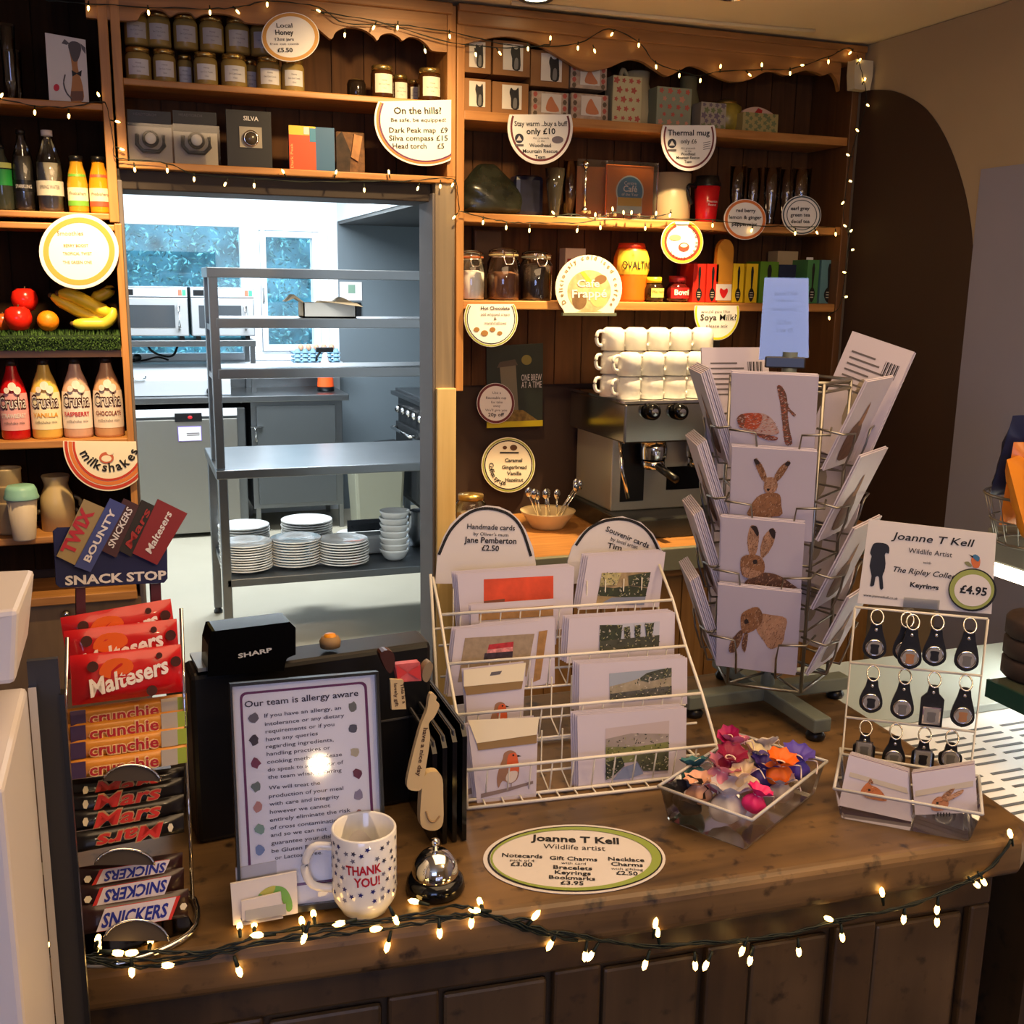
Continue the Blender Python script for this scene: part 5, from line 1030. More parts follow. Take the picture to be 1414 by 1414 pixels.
# mugs upside down on the machine
ZT = .9008 + top1 + .0095
mp = MB().lathe([(.0, .068), (.022, .068), (.030, .063), (.0345, .05), (.036, 0), (.033, 0), (.032, .055), (0, .060)], WHITEC, n=22)
proto = None
slots = []
for i, x in enumerate((-.185, -.109, -.033, .043, .119)):
    for k in range(2): slots.append((x, -.115, k, 'front', i))
for i, x in enumerate((-.205, -.13, -.054, .022, .098)):
    for k in range(3): slots.append((x, -.037, k, 'rear', i))
for x, y, k, row, i in slots:
    lab = 'upturned white mug, %s from left, %s row on the coffee machine, %s layer' % (ordn[i], row, ('bottom', 'second', 'third')[k])
    Mx = FR(CMX + x, 2.98 + y, ZT + k * .0690, .05 * math.sin(i * 3 + k))
    if proto is None:
        proto = thing('coffee_mug', lab, 'mug', Mx, 'white mugs on the coffee machine'); mp.build('cup', proto)
        MB().tube(smooth([(-.034, 0, .056), (-.052, -.004, .054), (-.058, -.005, .037), (-.052, -.004, .018), (-.034, 0, .014)], 4, False), .0055, WHITEC, 8).build('handle', proto)
    else: dup(proto, Mx, lab)
# bowl of cutlery, jars, socket, jars of milk on the back counter
p = PZ(756, 728, .9008)
t = thing('cutlery_bowl', 'cream bowl full of teaspoons on the back counter', 'bowl', FR(p.x, p.y, .9008))
MB().lathe([(0, 0), (.05, 0), (.055, .008), (.085, .05), (.088, .056), (.08, .05), (.05, .014), (0, .012)], mat('bowl_cream', (214, 190, 150), .35), n=26).build('bowl', t)
for k in range(9):
    a = k * 2.4; b = .3 + .1 * (k % 3); x0, y0 = .03 * math.cos(a), .03 * math.sin(a); x1, y1 = x0 + .075 * math.sin(a * 1.7) * b * 2, y0 - .02 + .02 * math.cos(a)
    MB().tube([(x0, y0, .02), (x1, y1, .10 + .015 * (k % 3))], .003, CHROME, 6).ball((x1, y1, .105 + .015 * (k % 3)), .011, CHROME, 10, 6, sc=(1, .4, 1.5)).build('teaspoon', t)
p = PZ(648, 715, .9008)
r, R_, H_ = LT('storage_jar', 'glass jar with brass lid behind the pale door post', 'jar', 650, 715, 666, 40, 3.10, .9008, [('glass_body', GLASS, [(0, 0), (.9, 0), (1, .1), (1, .7), (.8, .8)]), ('contents', mat('wafer', (226, 190, 120), .6), [(0, .03), (.9, .03), (.9, .42), (0, .45)]), ('lid', LID, [(.82, .801), (.84, .801), (.84, .95), (0, 1)])])
m = MB(); a, b = PY(956, 470, 3.265), PY(990, 490, 3.265)
t = thing('wall_socket', 'wall socket with green topped plug behind the mugs', 'socket', FR(0, 0, 0)); MB().box(a.x, b.x, 3.25, 3.262, b.z - .02, a.z, mat('socket_dark', (60, 50, 40), .5)).build('plate', t)
a, b = PY(964, 470, 3.24), PY(980, 486, 3.24); MB().box(a.x, b.x, 3.22, 3.25, b.z, a.z, PAPER).lathe([(0, .002), (.012, .002), (.013, 0)], mat('plug_green', (30, 90, 60), .5), M=Matrix.Translation(((a.x + b.x) / 2, 3.22, (a.z + b.z) / 2)) @ Matrix.Rotation(PI / 2, 4, 'X')).build('plug', t)
# ================================================================ the serving counter
FA, FB = Vector((-0.13, 1.072, 0)), Vector((1.10, 0.972, 0))
FDIR = (FB - FA).normalized(); FN = Vector((FDIR.y, -FDIR.x, 0))           # FN points to the customer
FRZ = math.atan2(FDIR.y, FDIR.x)
def PF(px, py, off=0.012):
    d = ray(px, py); o = FA + FN * off
    t = (o - CAM).dot(FN) / d.dot(FN); return CAM + d * t
ct = thing('serving_counter', 'worn dark wooden serving counter with panelled front in the foreground', 'counter', FR(0, 0, 0))
top = [(FA.x, FA.y), (0.20, 1.040), (0.58, 1.004), (0.95, 0.980), (1.07, 0.972), (1.115, 1.0), (1.135, 1.2), (1.15, 1.64), (-0.13, 1.64)]
MB().slab(top, 0.893, 0.95, OAK).build('worktop', ct, bevel=.014, seg=4)
MF = FR(FA.x, FA.y, 0, FRZ); Lf = (FB - FA).length
MB().box(.01, Lf - .05, .035, .06, 0.0, .893, OAKD).build('front_board', ct, M=MF)
MB().box(.01, Lf - .05, .06, .52, 0.0, .893, OAKD).build('carcase', ct, M=MF)
MB().box(.01, Lf - .05, .018, .035, .845, .893, OAKD).build('front_rail', ct, M=MF, bevel=.004); MB().box(.01, Lf - .05, .018, .035, 0.0, .08, OAKD).build('front_rail', ct, M=MF, bevel=.004)
xs = [.01, .20, .40, .60, .80, .98, Lf - .05]
for i, x in enumerate(xs):
    MB().box(max(.01, x - .03), min(Lf - .05, x + .03), .018, .035, .08, .845, OAKD).build('front_stile', ct, M=MF, bevel=.004)
for a, b in zip(xs[:-1], xs[1:]):
    MB().box(a + .036, b - .036, .026, .035, .10, .832, wood('panel_wood', (52, 39, 24), (98, 76, 50), 2, .5, blotch=.6, scratches=.8)).build('front_panel', ct, M=MF, bevel=.005)
MB().box(1.135, 1.15, 1.0, 1.64, 0.0, .89, OAKD).build('end_panel', ct)
# ---------------------------------------------------------------- chiller cabinet on the right
WHITEM = mat('chiller_white', (232, 232, 228), .4)
t = thing('display_chiller', 'white lit display chiller with glass shelf at the right of the counter', 'chiller', FR(0, 0, 0))
MB().box(1.165, 2.2, .80, 1.79, .20, .85, mat('chiller_side', (150, 154, 172), .5)).build('base', t, bevel=.006)
m = MB(); m.box(1.168, 2.19, .81, 1.785, .851, .858, WHITEM)
m.build('deck', t)
m = MB()
for j in range(7):
    for i in range(12): m.box(1.24 + j * .085, 1.305 + j * .085, 1.16 + i * .024 + (.012 if i > 5 else 0), 1.167 + i * .024 + (.012 if i > 5 else 0), .8582, .8588, mat('slot_dark', (84, 86, 88), .6))
m.build('vent_grille', t)
MB().box(1.168, 2.14, 1.50, 1.785, .8585, .874, mat('aqua_ledge', (168, 178, 172), .4)).build('rear_ledge', t, bevel=.002)
c0 = PY(1374, 737, 1.70); c1 = PY(1374, 783, 1.70)
cx0 = PY(1371, 745, 1.74).x
MB().box(cx0, 2.15, 1.30, 1.76, c1.z, c0.z, mat('canopy_grey', (128, 126, 112), .5)).build('canopy', t, bevel=.006)
MB().tube([(cx0 + .012, 1.32, c1.z - .016), (cx0 + .012, 1.74, c1.z - .016)], .015, mat('tube_light', (255, 240, 205), .5, emit=9.0)).build('light_tube', t)
g0 = PZ(1366, 938, 1.0)
MB().box(g0.x, 2.15, 1.02, g0.y, g0.z - .012, g0.z, glass('green_glass', (150, 200, 180), .03, alpha=2)).build('glass_shelf', t)
MB().box(g0.x - .002, 2.15, 1.014, 1.02, g0.z - .030, g0.z + .001, mat('glass_edge', (30, 62, 56), .15)).box(g0.x - .006, g0.x, 1.014, g0.y, g0.z - .030, g0.z + .001, mat('glass_edge', (30, 62, 56), .15)).build('shelf_edge', t)
MB().box(2.15, 2.2, .9, 1.785, .858, c0.z, WHITEM).build('end_wall', t)
p = PZ(1414, 938, 1.0); cake = mat('cake_brown', (50, 36, 30), .7, var=.3, vs=30)
for k in range(3): tag(MB().lathe([(0, 0), (.06, 0), (.064, .004), (.064, .028), (.060, .034), (0, .034)], cake, n=20).build('cake', M=FR(p.x + .035, p.y, g0.z + .001 + k * .036)), ['chocolate cake layer at the bottom on the chiller glass shelf', 'chocolate cake layer in the middle on the chiller glass shelf', 'chocolate cake layer on top on the chiller glass shelf'][k], 'cake', 'cakes on the glass shelf')
lamp('chiller_lamp', 'AREA', (1.75, 1.36, c1.z - .03), 3.0, (.93, 1.0, 1.0), .5, .12, aim=(1.55, 1.32, 0))
# crisps basket on the chiller canopy
b0 = PY(1402, 731, 1.62); t = thing('wire_basket', 'round wire basket of crisp packets on top of the chiller', 'basket', FR(b0.x + .03, 1.60, c0.z + .001))
m = MB(); m.tube([(.10 * math.cos(a * .2618), .10 * math.sin(a * .2618), .10) for a in range(24)], .003, WIRE, 6, True); m.tube([(.085 * math.cos(a * .2618), .085 * math.sin(a * .2618), .05) for a in range(24)], .002, WIRE, 6, True); m.tube([(.07 * math.cos(a * .2618), .07 * math.sin(a * .2618), .003) for a in range(24)], .003, WIRE, 6, True)
for a in range(16): m.tube([(.07 * math.cos(a * .3927), .07 * math.sin(a * .3927), .003), (.10 * math.cos(a * .3927), .10 * math.sin(a * .3927), .10)], .0014, WIRE, 5)
m.build('wire_frame', t)
def pillow(w, h, th, mt, nx=8, nz=8, wob=.0, seed=0):
    rr = random.Random(seed); mb = MB()
    for sgn in (-1, 1):
        v = []; f = []
        for j in range(nz + 1):
            for i in range(nx + 1):
                u, q = i / nx * 2 - 1, j / nz * 2 - 1
                d = (max(0, 1 - u ** 4) * max(0, 1 - q ** 4)) ** .6 * th * (1 + wob * (rr.random() - .5))
                v.append((u * w / 2, sgn * d / 2, q * h / 2))
        for j in range(nz):
            for i in range(nx):
                a = j * (nx + 1) + i; q = (a, a + 1, a + nx + 2, a + nx + 1); f.append(q if sgn < 0 else q[::-1])
        mb.add(v, f, mt, True)
    return mb
for k, (dx, dy, dz, rz, rx, c, lb) in enumerate([(-.062, -.035, .105, .5, -.35, (226, 140, 40), 'orange crisp packet leaning at the front of the wire basket'), (-.01, .0, .125, -.2, .1, (206, 120, 34), 'orange crisp packet in the middle of the wire basket'), (.0, .05, .175, .1, .2, (26, 34, 70), 'dark blue crisp packet at the back of the wire basket')]):
    tag(pillow(.13, .17, .045, mat('crisps_%d' % k, c, .3), wob=.4, seed=k).build('crisp_packet', M=FR(b0.x + .03 + dx, 1.60 + dy, c0.z + dz, rz, rx)), lb, 'crisps', 'crisp packets in the basket')

# ---------------------------------------------------------------- white till and cabinet at far left
a, b = PY(48, 785, .90), PY(0, 800, .80)
t = thing('white_till', 'white till casing cut off by the left edge of the picture', 'till', FR(0, 0, 0))
z1, z0 = a.z, PY(37, 885, .9).z; xr = a.x; xl = xr - .22; xb = PY(37, 885, .9).x
TW = mat('till_white', (214, 206, 204), .45)
m = MB(); m.add([(xl, .80, z0), (xb, .80, z0), (xb, .91, z0), (xl, .91, z0), (xl, .78, z1 - .005), (xr - .004, .80, z1 - .004), (xr, .90, z1), (xl, .92, z1)], [(3, 2, 1, 0), (4, 5, 6, 7), (0, 1, 5, 4), (1, 2, 6, 5), (2, 3, 7, 6), (3, 0, 4, 7)], TW); m.build('casing', t, bevel=.004)
MB().box(xl + .05, xb - .03, .83, .88, PY(40, 900, .88).z - .028, z0, TW).build('stand', t)
t = thing('white_cabinet', 'white cabinet end with a glass side at the left picture edge', 'cabinet', FR(0, 0, 0))
a = PY(40, 900, .88); b = PY(50, 1414, .88)
MB().box(xl, a.x - .004, .70, .885, .2, a.z - .03, TW).build('body', t, bevel=.004)
MB().box(a.x - .003, a.x + .020, .886, .892, .4, a.z - .01, mat('side_grey', (44, 40, 38), .45)).build('glass_side', t)
MB().box(a.x + .019, a.x + .023, .884, .897, .4, a.z - .04, BLACK).box(a.x - .003, a.x + .003, .880, .886, .4, a.z - .03, CHROME).build('metal_trim', t)

# ---------------------------------------------------------------- snack stand
def on(M, q): return M @ Matrix.Translation(q)
SM = FR(-.030, 1.105, CT + .001, math.radians(13)) ; S2 = SM @ Matrix.Rotation(math.radians(-12), 4, 'X')
t = thing('snack_stand', 'tiered clear chocolate bar stand with navy SNACK STOP header', 'display stand', SM)
T2 = Matrix.Rotation(math.radians(-12), 4, 'X')
NAVY = mat('navy_header', (20, 26, 74), .35)
hd_ = MB().prism([(p[0], p[1]) for p in pp(S2, [(80, 733), (86, 728), (234, 723), (240, 729), (241, 800), (236, 806), (90, 813), (84, 808)])], .030, .034, NAVY).build('header', t, M=T2)
m = MB(); tx(m, S2, 'SNACK STOP', 90, 808, 230, 799.5, 12, PAPER, .0292, .035); m.build('lettering', hd_)
def bar_on_header(px, c, txt, tc, bold=.03, sh=0.0, h=9, y=.026):
    m = MB(); m.prism(pp(S2, px, y), y, y + .002, c)
    p0 = ((px[3][0] * .5 + px[2][0] * .5), (px[3][1] * .5 + px[2][1] * .5)); p1 = ((px[0][0] + px[1][0]) / 2, (px[0][1] + px[1][1]) / 2)
    # baseline along the lower long edge
    ax, ay = p0[0] + (p1[0] - p0[0]) * .12 + 3.5, p0[1] + (p1[1] - p0[1]) * .12 + 2.0; bx_, by_ = p0[0] + (p1[0] - p0[0]) * .88 + 3.5, p0[1] + (p1[1] - p0[1]) * .88 + 2.0
    a_, b_ = LY(S2, ax, ay, y), LY(S2, bx_, by_, y); k = (LY(S2, 100, 760, y) - LY(S2, 100, 770, y)).length / 10
    m.text(txt, (a_.x, a_.z), (b_.x, b_.z), h * k, tc, y - .0008, bold, sh); m.build('printed_bar', hd_)
bar_on_header([(116, 689), (146, 702), (105, 781), (78, 768)], mat('bar_gold', (150, 128, 84), .5), 'TWIX', mat('twix_red', (176, 30, 50), .5), .05, h=17, y=.026)
bar_on_header([(152, 688), (174, 698), (125, 790), (103, 782)], mat('bar_blue', (54, 66, 128), .5), 'BOUNTY', PAPER, .03, h=9, y=.0245)
bar_on_header([(171, 688), (197, 700), (160, 770), (136, 758)], mat('bar_brown', (62, 26, 34), .5), 'SNICKERS', PAPER, .02, .2, h=9, y=.0255)
bar_on_header([(196, 690), (221, 702), (181, 769), (164, 760)], mat('bar_black', (26, 18, 20), .5), 'Mars', mat('mars_red', (150, 34, 34), .5), .02, .3, h=10, y=.0252)
bar_on_header([(218, 689), (259, 709), (217, 780), (183, 764)], mat('bar_red', (124, 22, 34), .5), 'Maltesers', PAPER, .02, .2, h=10, y=.0248)
for q in ([(105, 812), (118, 811), (119, 866), (106, 866)], [(208, 806), (222, 805), (224, 850), (210, 852)]): MB().prism(pp(S2, q, .034), .034, .040, mat('post_maroon', (76, 18, 40), .4)).build('header_post', t, M=T2)
def S(px, py, y): q = LY(S2, px, py, y); return T2 @ Vector((q.x, y, q.z))
m = MB(); 
for pts in ([(93, 880), (90, 1000), (88, 1120), (86, 1290)], [(250, 840), (255, 980), (260, 1100), (266, 1240)]):
    for yy in (.02, -.012): m.tube([S(a, b, yy) for a, b in pts], .0022, CHROME, 6)
m.build('side_rail', t)
m = MB(); x0, x1 = LY(SM, 100, 1310, 0).x, LY(SM, 262, 1262, 0).x
m.tube(smooth([(x0, -.02, .004), (x0 - .004, .06, .004), (x1 + .004, .06, .004), (x1, -.02, .004), ((x0 + x1) / 2, -.045, .004)], 5), .0035, CHROME, 8, True); m.box(x0, x1, -.02, .10, .0, .003, ACRY); m.build('base_tray', t)
LIP = mat('lip_smoke', (74, 66, 62), .5, spec=.2)
for cx, cy, rx, ry, y in ((182, 1082, 40, 26, -.032), (172, 1198, 42, 26, -.036), (188, 1304, 46, 34, -.040)):
    P = ell(S2, cx, cy, rx, ry, y, 20, 8, 172); MB().prism(P, y, y + .0025, LIP).build('front_lip', t, M=T2)
    Q = [S(cx + rx * math.cos(math.radians(a)), cy - ry * math.sin(math.radians(a)), y - .001) for a in range(8, 173, 12)]; MB().tube(Q, .0013, CHROME, 6).build('lip_edge', t)
for cy in (975, 1092, 1215): 
    m = MB(); a_, b_ = S(94, cy + 14, .03), S(258, cy - 10, .03); c_, d_ = S(94, cy + 14, -.03), S(258, cy - 10, -.03); m.add([a_, b_, d_, c_], [(0, 1, 2, 3)], ACRY); m.build('tier_shelf', t)
def bar(name, label, cat, M2, ax, ay, bx_, by_, hpx, y, th, mt, group, fn, thick_end=True, wob=.0, seed=1):
    a_, b_ = LY(M2, ax, ay, y), LY(M2, bx_, by_, y); c = (a_ + b_) / 2; ang = math.atan2(b_.z - a_.z, b_.x - a_.x); w = (b_ - a_).length
    h = abs(LY(M2, (ax + bx_) / 2, (ay + by_) / 2 - hpx / 2, y).z - LY(M2, (ax + bx_) / 2, (ay + by_) / 2 + hpx / 2, y).z)
    r = thing(name, label, cat, M2 @ Matrix.Translation((c.x, y, c.z)) @ Matrix.Rotation(-ang, 4, 'Y'), group)
    pillow(w, h, th, mt, 12, 8, wob, seed).build('wrapper', r)
    mb = MB(); fn(mb, w, h, -th / 2 - .0006)
    if mb.v: mb.build('lettering', r)
    return r
MALT = mat('malt_red', (196, 12, 22), .3, coat=.3); MDK = mat('malt_ball', (70, 26, 18), .4)
def malt(mb, w, h, y):
    mb.flat(smooth([(-w * .28, h * .1), (-w * .2, h * .36), (-w * .02, h * .34), (w * .02, h * .12), (-w * .14, -h * .02)], 3), y, mat('malt_orange', (232, 96, 20), .4))
    for q in ((-.33, .26, .05), (.41, .18, .05), (.18, -.36, .05), (.26, .34, .03)): mb.flat([(w * q[0] + w * q[2] * math.cos(a), h * q[1] + w * q[2] * math.sin(a)) for a in [i * .5236 for i in range(12)]], y, MDK)
    mb.text('Maltesers', (-w * .36, -h * .34), (w * .34, -h * .02), h * .34, mat('malt_white', (246, 236, 232), .5), y - .0006, .03, .15)
bar('chocolate_bag', 'red malt chocolate bag at the front of the snack stand top tier', 'chocolate bag', S2, 98, 940, 252, 922, 68, -.012, .026, MALT, 'red chocolate bags', malt, wob=.25, seed=3)
bar('chocolate_bag', 'red malt chocolate bag in the middle of the three on the stand', 'chocolate bag', S2, 90, 905, 246, 886, 66, .008, .022, MALT, 'red chocolate bags', malt, wob=.25, seed=4)
bar('chocolate_bag', 'red malt chocolate bag at the back right under the header', 'chocolate bag', S2, 88, 886, 240, 858, 66, .022, .018, MALT, 'red chocolate bags', malt, wob=.25, seed=5)
CRN = mat('crunchie_gold', (208, 136, 44), .35, coat=.2); CRR = mat('crunchie_red', (176, 24, 40), .5)
def crun(mb, w, h, y):
    mb.box(w * .26, w * .40, y + .0004, y + .001, -h * .42, h * .42, mat('crunchie_pale', (176, 168, 160), .5)); mb.box(w * .40, w * .48, y + .0008, y + .003, -h * .4, h * .4, mat('crunchie_green', (150, 170, 60), .5)); mb.box(-w * .48, -w * .36, y + .0008, y + .003, -h * .4, h * .4, mat('crunchie_purple', (60, 36, 84), .4))
    mb.text('crunchie', (-w * .34, -h * .36), (w * .24, -h * .36), h * .62, mat('crunchie_halo', (246, 206, 150), .5), y - .0004, .07); mb.text('crunchie', (-w * .335, -h * .34), (w * .235, -h * .34), h * .58, CRR, y - .0010, .02)
for k, (ay, by_) in enumerate([(993, 970), (1014, 990), (1037, 1014), (1064, 1040)]):
    bar('chocolate_bar', 'gold honeycomb bar, %s from the top of the four on the snack stand' % ordn[k], 'chocolate bar', S2, 92, ay, 258, by_, 27, .002 - .007 * k, .018, CRN, 'gold honeycomb bars', crun)
MARS = mat('mars_black', (16, 12, 14), .3, coat=.3); MRT = mat('mars_text', (206, 44, 36), .45); MRH = mat('mars_halo', (190, 150, 110), .5)
def mars(flip):
    def f(mb, w, h, y):
        s_ = -1 if flip else 1
        mb.text('Mars', (-w * .3 * s_, -h * .36 * s_), (w * .26 * s_, -h * .30 * s_), h * .74, MRH, y - .0003, .05, .35); mb.text('Mars', (-w * .295 * s_, -h * .34 * s_), (w * .255 * s_, -h * .28 * s_), h * .68, MRT, y - .0009, .02, .35)
        mb.flat([(-w * .36 * s_ + .003 * math.cos(a), .005 * math.sin(a)) for a in (0, 1, 2, 3, 4, 5)], y, CREAM)
    return f
for k, (ay, by_) in enumerate([(1092, 1072), (1112, 1086), (1136, 1110), (1166, 1136)]):
    bar('chocolate_bar', 'black wrapped bar with red script, %s from the top of the black ones%s' % (ordn[k], ', upside down' if k == 3 else ''), 'chocolate bar', S2, 92, ay, 254, by_, 28, -.002 - .007 * k, .018, MARS, 'black wrapped bars', mars(k == 3))
SNB = mat('snick_brown', (46, 20, 20), .3, coat=.3); SNBL = mat('snick_blue', (34, 44, 150), .45); SNW = mat('snick_white', (226, 216, 226), .5); SNR = mat('snick_red', (206, 50, 40), .5)
def snick(flip):
    def f(mb, w, h, y):
        s_ = -1 if flip else 1
        P = lambda u, v: (w * u * s_, h * v * s_)
        mb.flat([P(-.34, -.38), P(.32, -.38), P(.40, .40), P(-.27, .40)], y, SNR); mb.flat([P(-.35, -.36), P(.29, -.36), P(.36, .38), P(-.28, .38)], y - .0004, SNW)
        a_, b_ = P(-.31, -.24), P(.27, -.24); mb.text('SNICKERS', a_, b_, h * .46, SNBL, y - .0008, .03, .2)
        mb.flat([(w * .43 * s_ + .004 * math.cos(a), .004 * math.sin(a)) for a in (0, 1, 2, 3, 4, 5)], y, CREAM)
    return f
for k, (ax, ay, bx_, by_, h) in enumerate([(108, 1212, 252, 1190, 28), (108, 1240, 254, 1214, 34), (106, 1272, 260, 1246, 40)]):
    bar('chocolate_bar', ['brown wrapped nut bar at the back of the bottom tier', 'brown wrapped nut bar lying upside down in the bottom tier', 'brown wrapped nut bar at the front of the bottom tier'][k], 'chocolate bar', S2, ax, ay, bx_, by_, h, -.010 - .008 * k, .02, SNB, 'brown wrapped nut bars', snick(k < 2))

# ---------------------------------------------------------------- till display, allergy frame, menus
RM = FR(.05, 1.285, CT + .001, math.radians(6))
t = thing('cash_register', 'black cash register with a raised customer display facing the counter', 'cash register', RM)
xl, xr = LY(RM, 268, 1050).x, LY(RM, 596, 1000).x; zt = LY(RM, 290, 930).z
m = MB(); prof = [(0, 0), (0, zt), (.045, zt + .004), (.16, .17), (.24, .14), (.24, 0)]
v = [(xl, a, b) for a, b in prof] + [(xr, a, b) for a, b in prof]; n = len(prof)
m.add(v, [tuple(range(n)), tuple(reversed(range(n, 2 * n)))] + [((i + 1) % n, i, i + n, (i + 1) % n + n) for i in range(n)], BLACK); m.build('body', t, bevel=.006)
MB().box(xl + .01, xl + .06, -.001, .06, zt + .004, zt + .009, mat('till_grey', (150, 160, 164), .4)).build('key_panel', t)
MB().box(xl + .16, xr, -.002, 0, zt * .55, zt * .56, mat('seam_grey', (60, 60, 62), .4)).build('seam', t)
q = [(290, 868), (397, 855), (405, 863), (405, 900), (392, 905), (389, 922), (284, 930), (285, 887)]
d_ = MB().prism(pp(RM, q, .0), -.012, .03, BLACKG).build('customer_display', t, bevel=.004)
m = MB(); tx(m, RM, 'SHARP', 329, 909, 376, 900, 6, mat('sharp_silver', (200, 204, 206), .4), -.0127, .03); m.build('lettering', d_)
p = LY(RM, 457, 916, .02); tt = thing('wooden_disc', 'small round wooden disc with orange centre on top of the till', 'ornament', RM @ Matrix.Translation((p.x, .022, zt + .006)))
TAN = mat('tan_wood', (190, 160, 112), .6)
MB().lathe([(0, 0), (.013, 0), (.014, .008), (.011, .014), (0, .014)], mat('disc_wood', (150, 120, 80), .6)).build('disc', tt); MB().lathe([(.008, .0142), (.007, .017), (0, .018)], mat('disc_orange', (232, 150, 20), .4)).build('centre', tt)
# allergy notice frame
AM = FR(.166, 1.093, CT + .001, 0, math.radians(-14))
t = thing('picture_frame', 'black framed allergy notice leaning against the till', 'frame', AM)
def zq(x, y): return (260 + x / 3.2125, 840 + y / 3.2125)
fo = pp(AM, [(317, 944), (522, 927), (535, 1244), (330, 1268)]); fi = pp(AM, [(320, 948), (518, 931), (530, 1236), (334, 1259)])
m = MB(); n = 4
m.prism(fo, .004, .014, BLACK)
fo_ = fo; v = [(a, -.004, b) for a, b in fo_] + [(a, -.004, b) for a, b in fi] + [(a, .004, b) for a, b in fo_] + [(a, .004, b) for a, b in fi]
m.add(v, [(i, (i + 1) % 4, (i + 1) % 4 + 4, i + 4) for i in range(4)] + [(i, (i + 1) % 4, (i + 1) % 4 + 8, i + 8) for i in range(4)] + [(i + 4, (i + 1) % 4 + 4, (i + 1) % 4 + 12, i + 12) for i in range(4)], BLACK); m.build('surround', t)
sh = MB().flat(fi, .0035, mat('notice_white', (246, 242, 244), .5)).build('notice_sheet', t)
m = MB(); PUR = mat('notice_purple', (112, 44, 92), .5)
def rr_px(c, r=9, k=5):
    out = []
    for i in range(4):
        p0, p1, p2 = c[i - 1], c[i], c[(i + 1) % 4]
        def toward(a, b): L = math.hypot(b[0] - a[0], b[1] - a[1]); return (a[0] + (b[0] - a[0]) * r / L, a[1] + (b[1] - a[1]) * r / L)
        s_, e = toward(p1, p0), toward(p1, p2)
        for j in range(k + 1):
            u = j / k; out.append(((1 - u) ** 2 * s_[0] + 2 * u * (1 - u) * p1[0] + u * u * e[0], (1 - u) ** 2 * s_[1] + 2 * u * (1 - u) * p1[1] + u * u * e[1]))
    return out
ringf(m, pp(AM, rr_px([(331, 957), (507, 941), (521, 1212), (345, 1232)], 10)), pp(AM, rr_px([(334.5, 960), (503.5, 944.5), (517, 1208), (348.5, 1228)], 8)), .0030, PUR)
m.build('purple_border', sh)
m = MB()
def al(s_, x0, y0, x1, y1, h=5.2, b=.006): tx(m, AM, s_, *zq(x0, y0), *zq(x1, y1), h, mat('notice_text', (54, 44, 62), .6), .0026, b)
al('Our team is allergy aware', 250, 440, 755, 388, 8.5, .012)
for s_, *q in [('If you have an allergy, an', 338, 485, 678, 448), ('intolerance or any dietary', 340, 522, 692, 482), ('requirements or if you', 343, 555, 648, 522), ('have any queries', 345, 590, 575, 562), ('regarding ingredients,', 345, 622, 645, 590), ('handling practices or', 348, 655, 630, 625), ('cooking methods please', 350, 690, 682, 655), ('do speak to a member of', 352, 725, 688, 690), ('the team when ordering', 354, 758, 680, 725), ('We will treat the', 357, 805, 585, 782), ('production of your meal', 358, 842, 688, 805), ('with care and integrity', 360, 877, 670, 842), ('however we cannot', 362, 912, 630, 882), ('entirely eliminate the risk', 362, 948, 720, 902), ('of cross contamination,', 364, 982, 684, 945), ('and so we can not', 366, 1015, 615, 985), ('guarantee your dish will', 368, 1050, 700, 1010), ('be Gluten Free, Nut', 370, 1085, 650, 1052), ('or Lactose Free.', 385, 1115, 595, 1090)]: al(s_, *q)
m.build('lettering', sh)
m = MB()
for i, (x, y) in enumerate([(290, 490), (293, 588), (300, 690), (303, 795), (310, 885), (318, 980), (318, 1075), (730, 440), (733, 535), (740, 640), (752, 735), (755, 830), (760, 920)]):
    c = [(110, 104, 110), (70, 60, 66), (130, 60, 84), (120, 130, 120), (200, 140, 130), (140, 170, 150), (130, 150, 190), (120, 120, 110), (90, 90, 100), (190, 180, 150), (110, 50, 70), (150, 140, 160), (170, 120, 110)][i]
    cx, cy = zq(x, y); rr = random.Random(i)
    m.flat(pp(AM, [(cx + (5 + 3 * rr.random()) * math.cos(a), cy + (5 + 4 * rr.random()) * math.sin(a)) for a in [k * .628 for k in range(10)]]), .0026, mat('icon_%d' % i, c, .6))
m.build('food_icons', sh)
MB().flat(fi, -.0035, glass('frame_glazing', (255, 255, 255), .05, alpha=.1, k=.8)).build('glazing', t)
MB().box(-.01, .01, .014, .05, .01, .16, BLACK).build('strut', t)
# black menu folders
nb = PZ(641, 1162, CT); nt = PX(640, 1003, nb.x); zt_ = nt.z; fa = PZ(548, 880, zt_)
dirv = Vector((fa.x - nb.x, fa.y - nb.y, 0)); Lm = dirv.length; rz = math.atan2(dirv.y, dirv.x)
for k in range(4):
    off = Vector((math.cos(rz + PI / 2), math.sin(rz + PI / 2), 0)) * (.013 * k)
    t = thing('menu_folder', ['black menu folder nearest the wire card rack', 'black menu folder second from the wire card rack', 'black menu folder third from the wire card rack', 'black menu folder nearest the till'][k], 'menu', FR(nb.x + off.x, nb.y + off.y, CT + .001, rz), 'menu folders')
    L_ = Lm - .01 * (k % 2); H_ = zt_ - CT - .006 * k
    MB().prism([(.0, 0), (L_, 0), (L_, H_ - .012), (L_ - .012, H_), (.012, H_), (0, H_ - .012)], -.003, .003, BLACKG).build('cover', t, bevel=.001)
    MB().box(.006, L_ - .006, -.001, .001, .003, H_ + .001, mat('menu_pages', (70, 68, 70), .6)).build('pages', t)
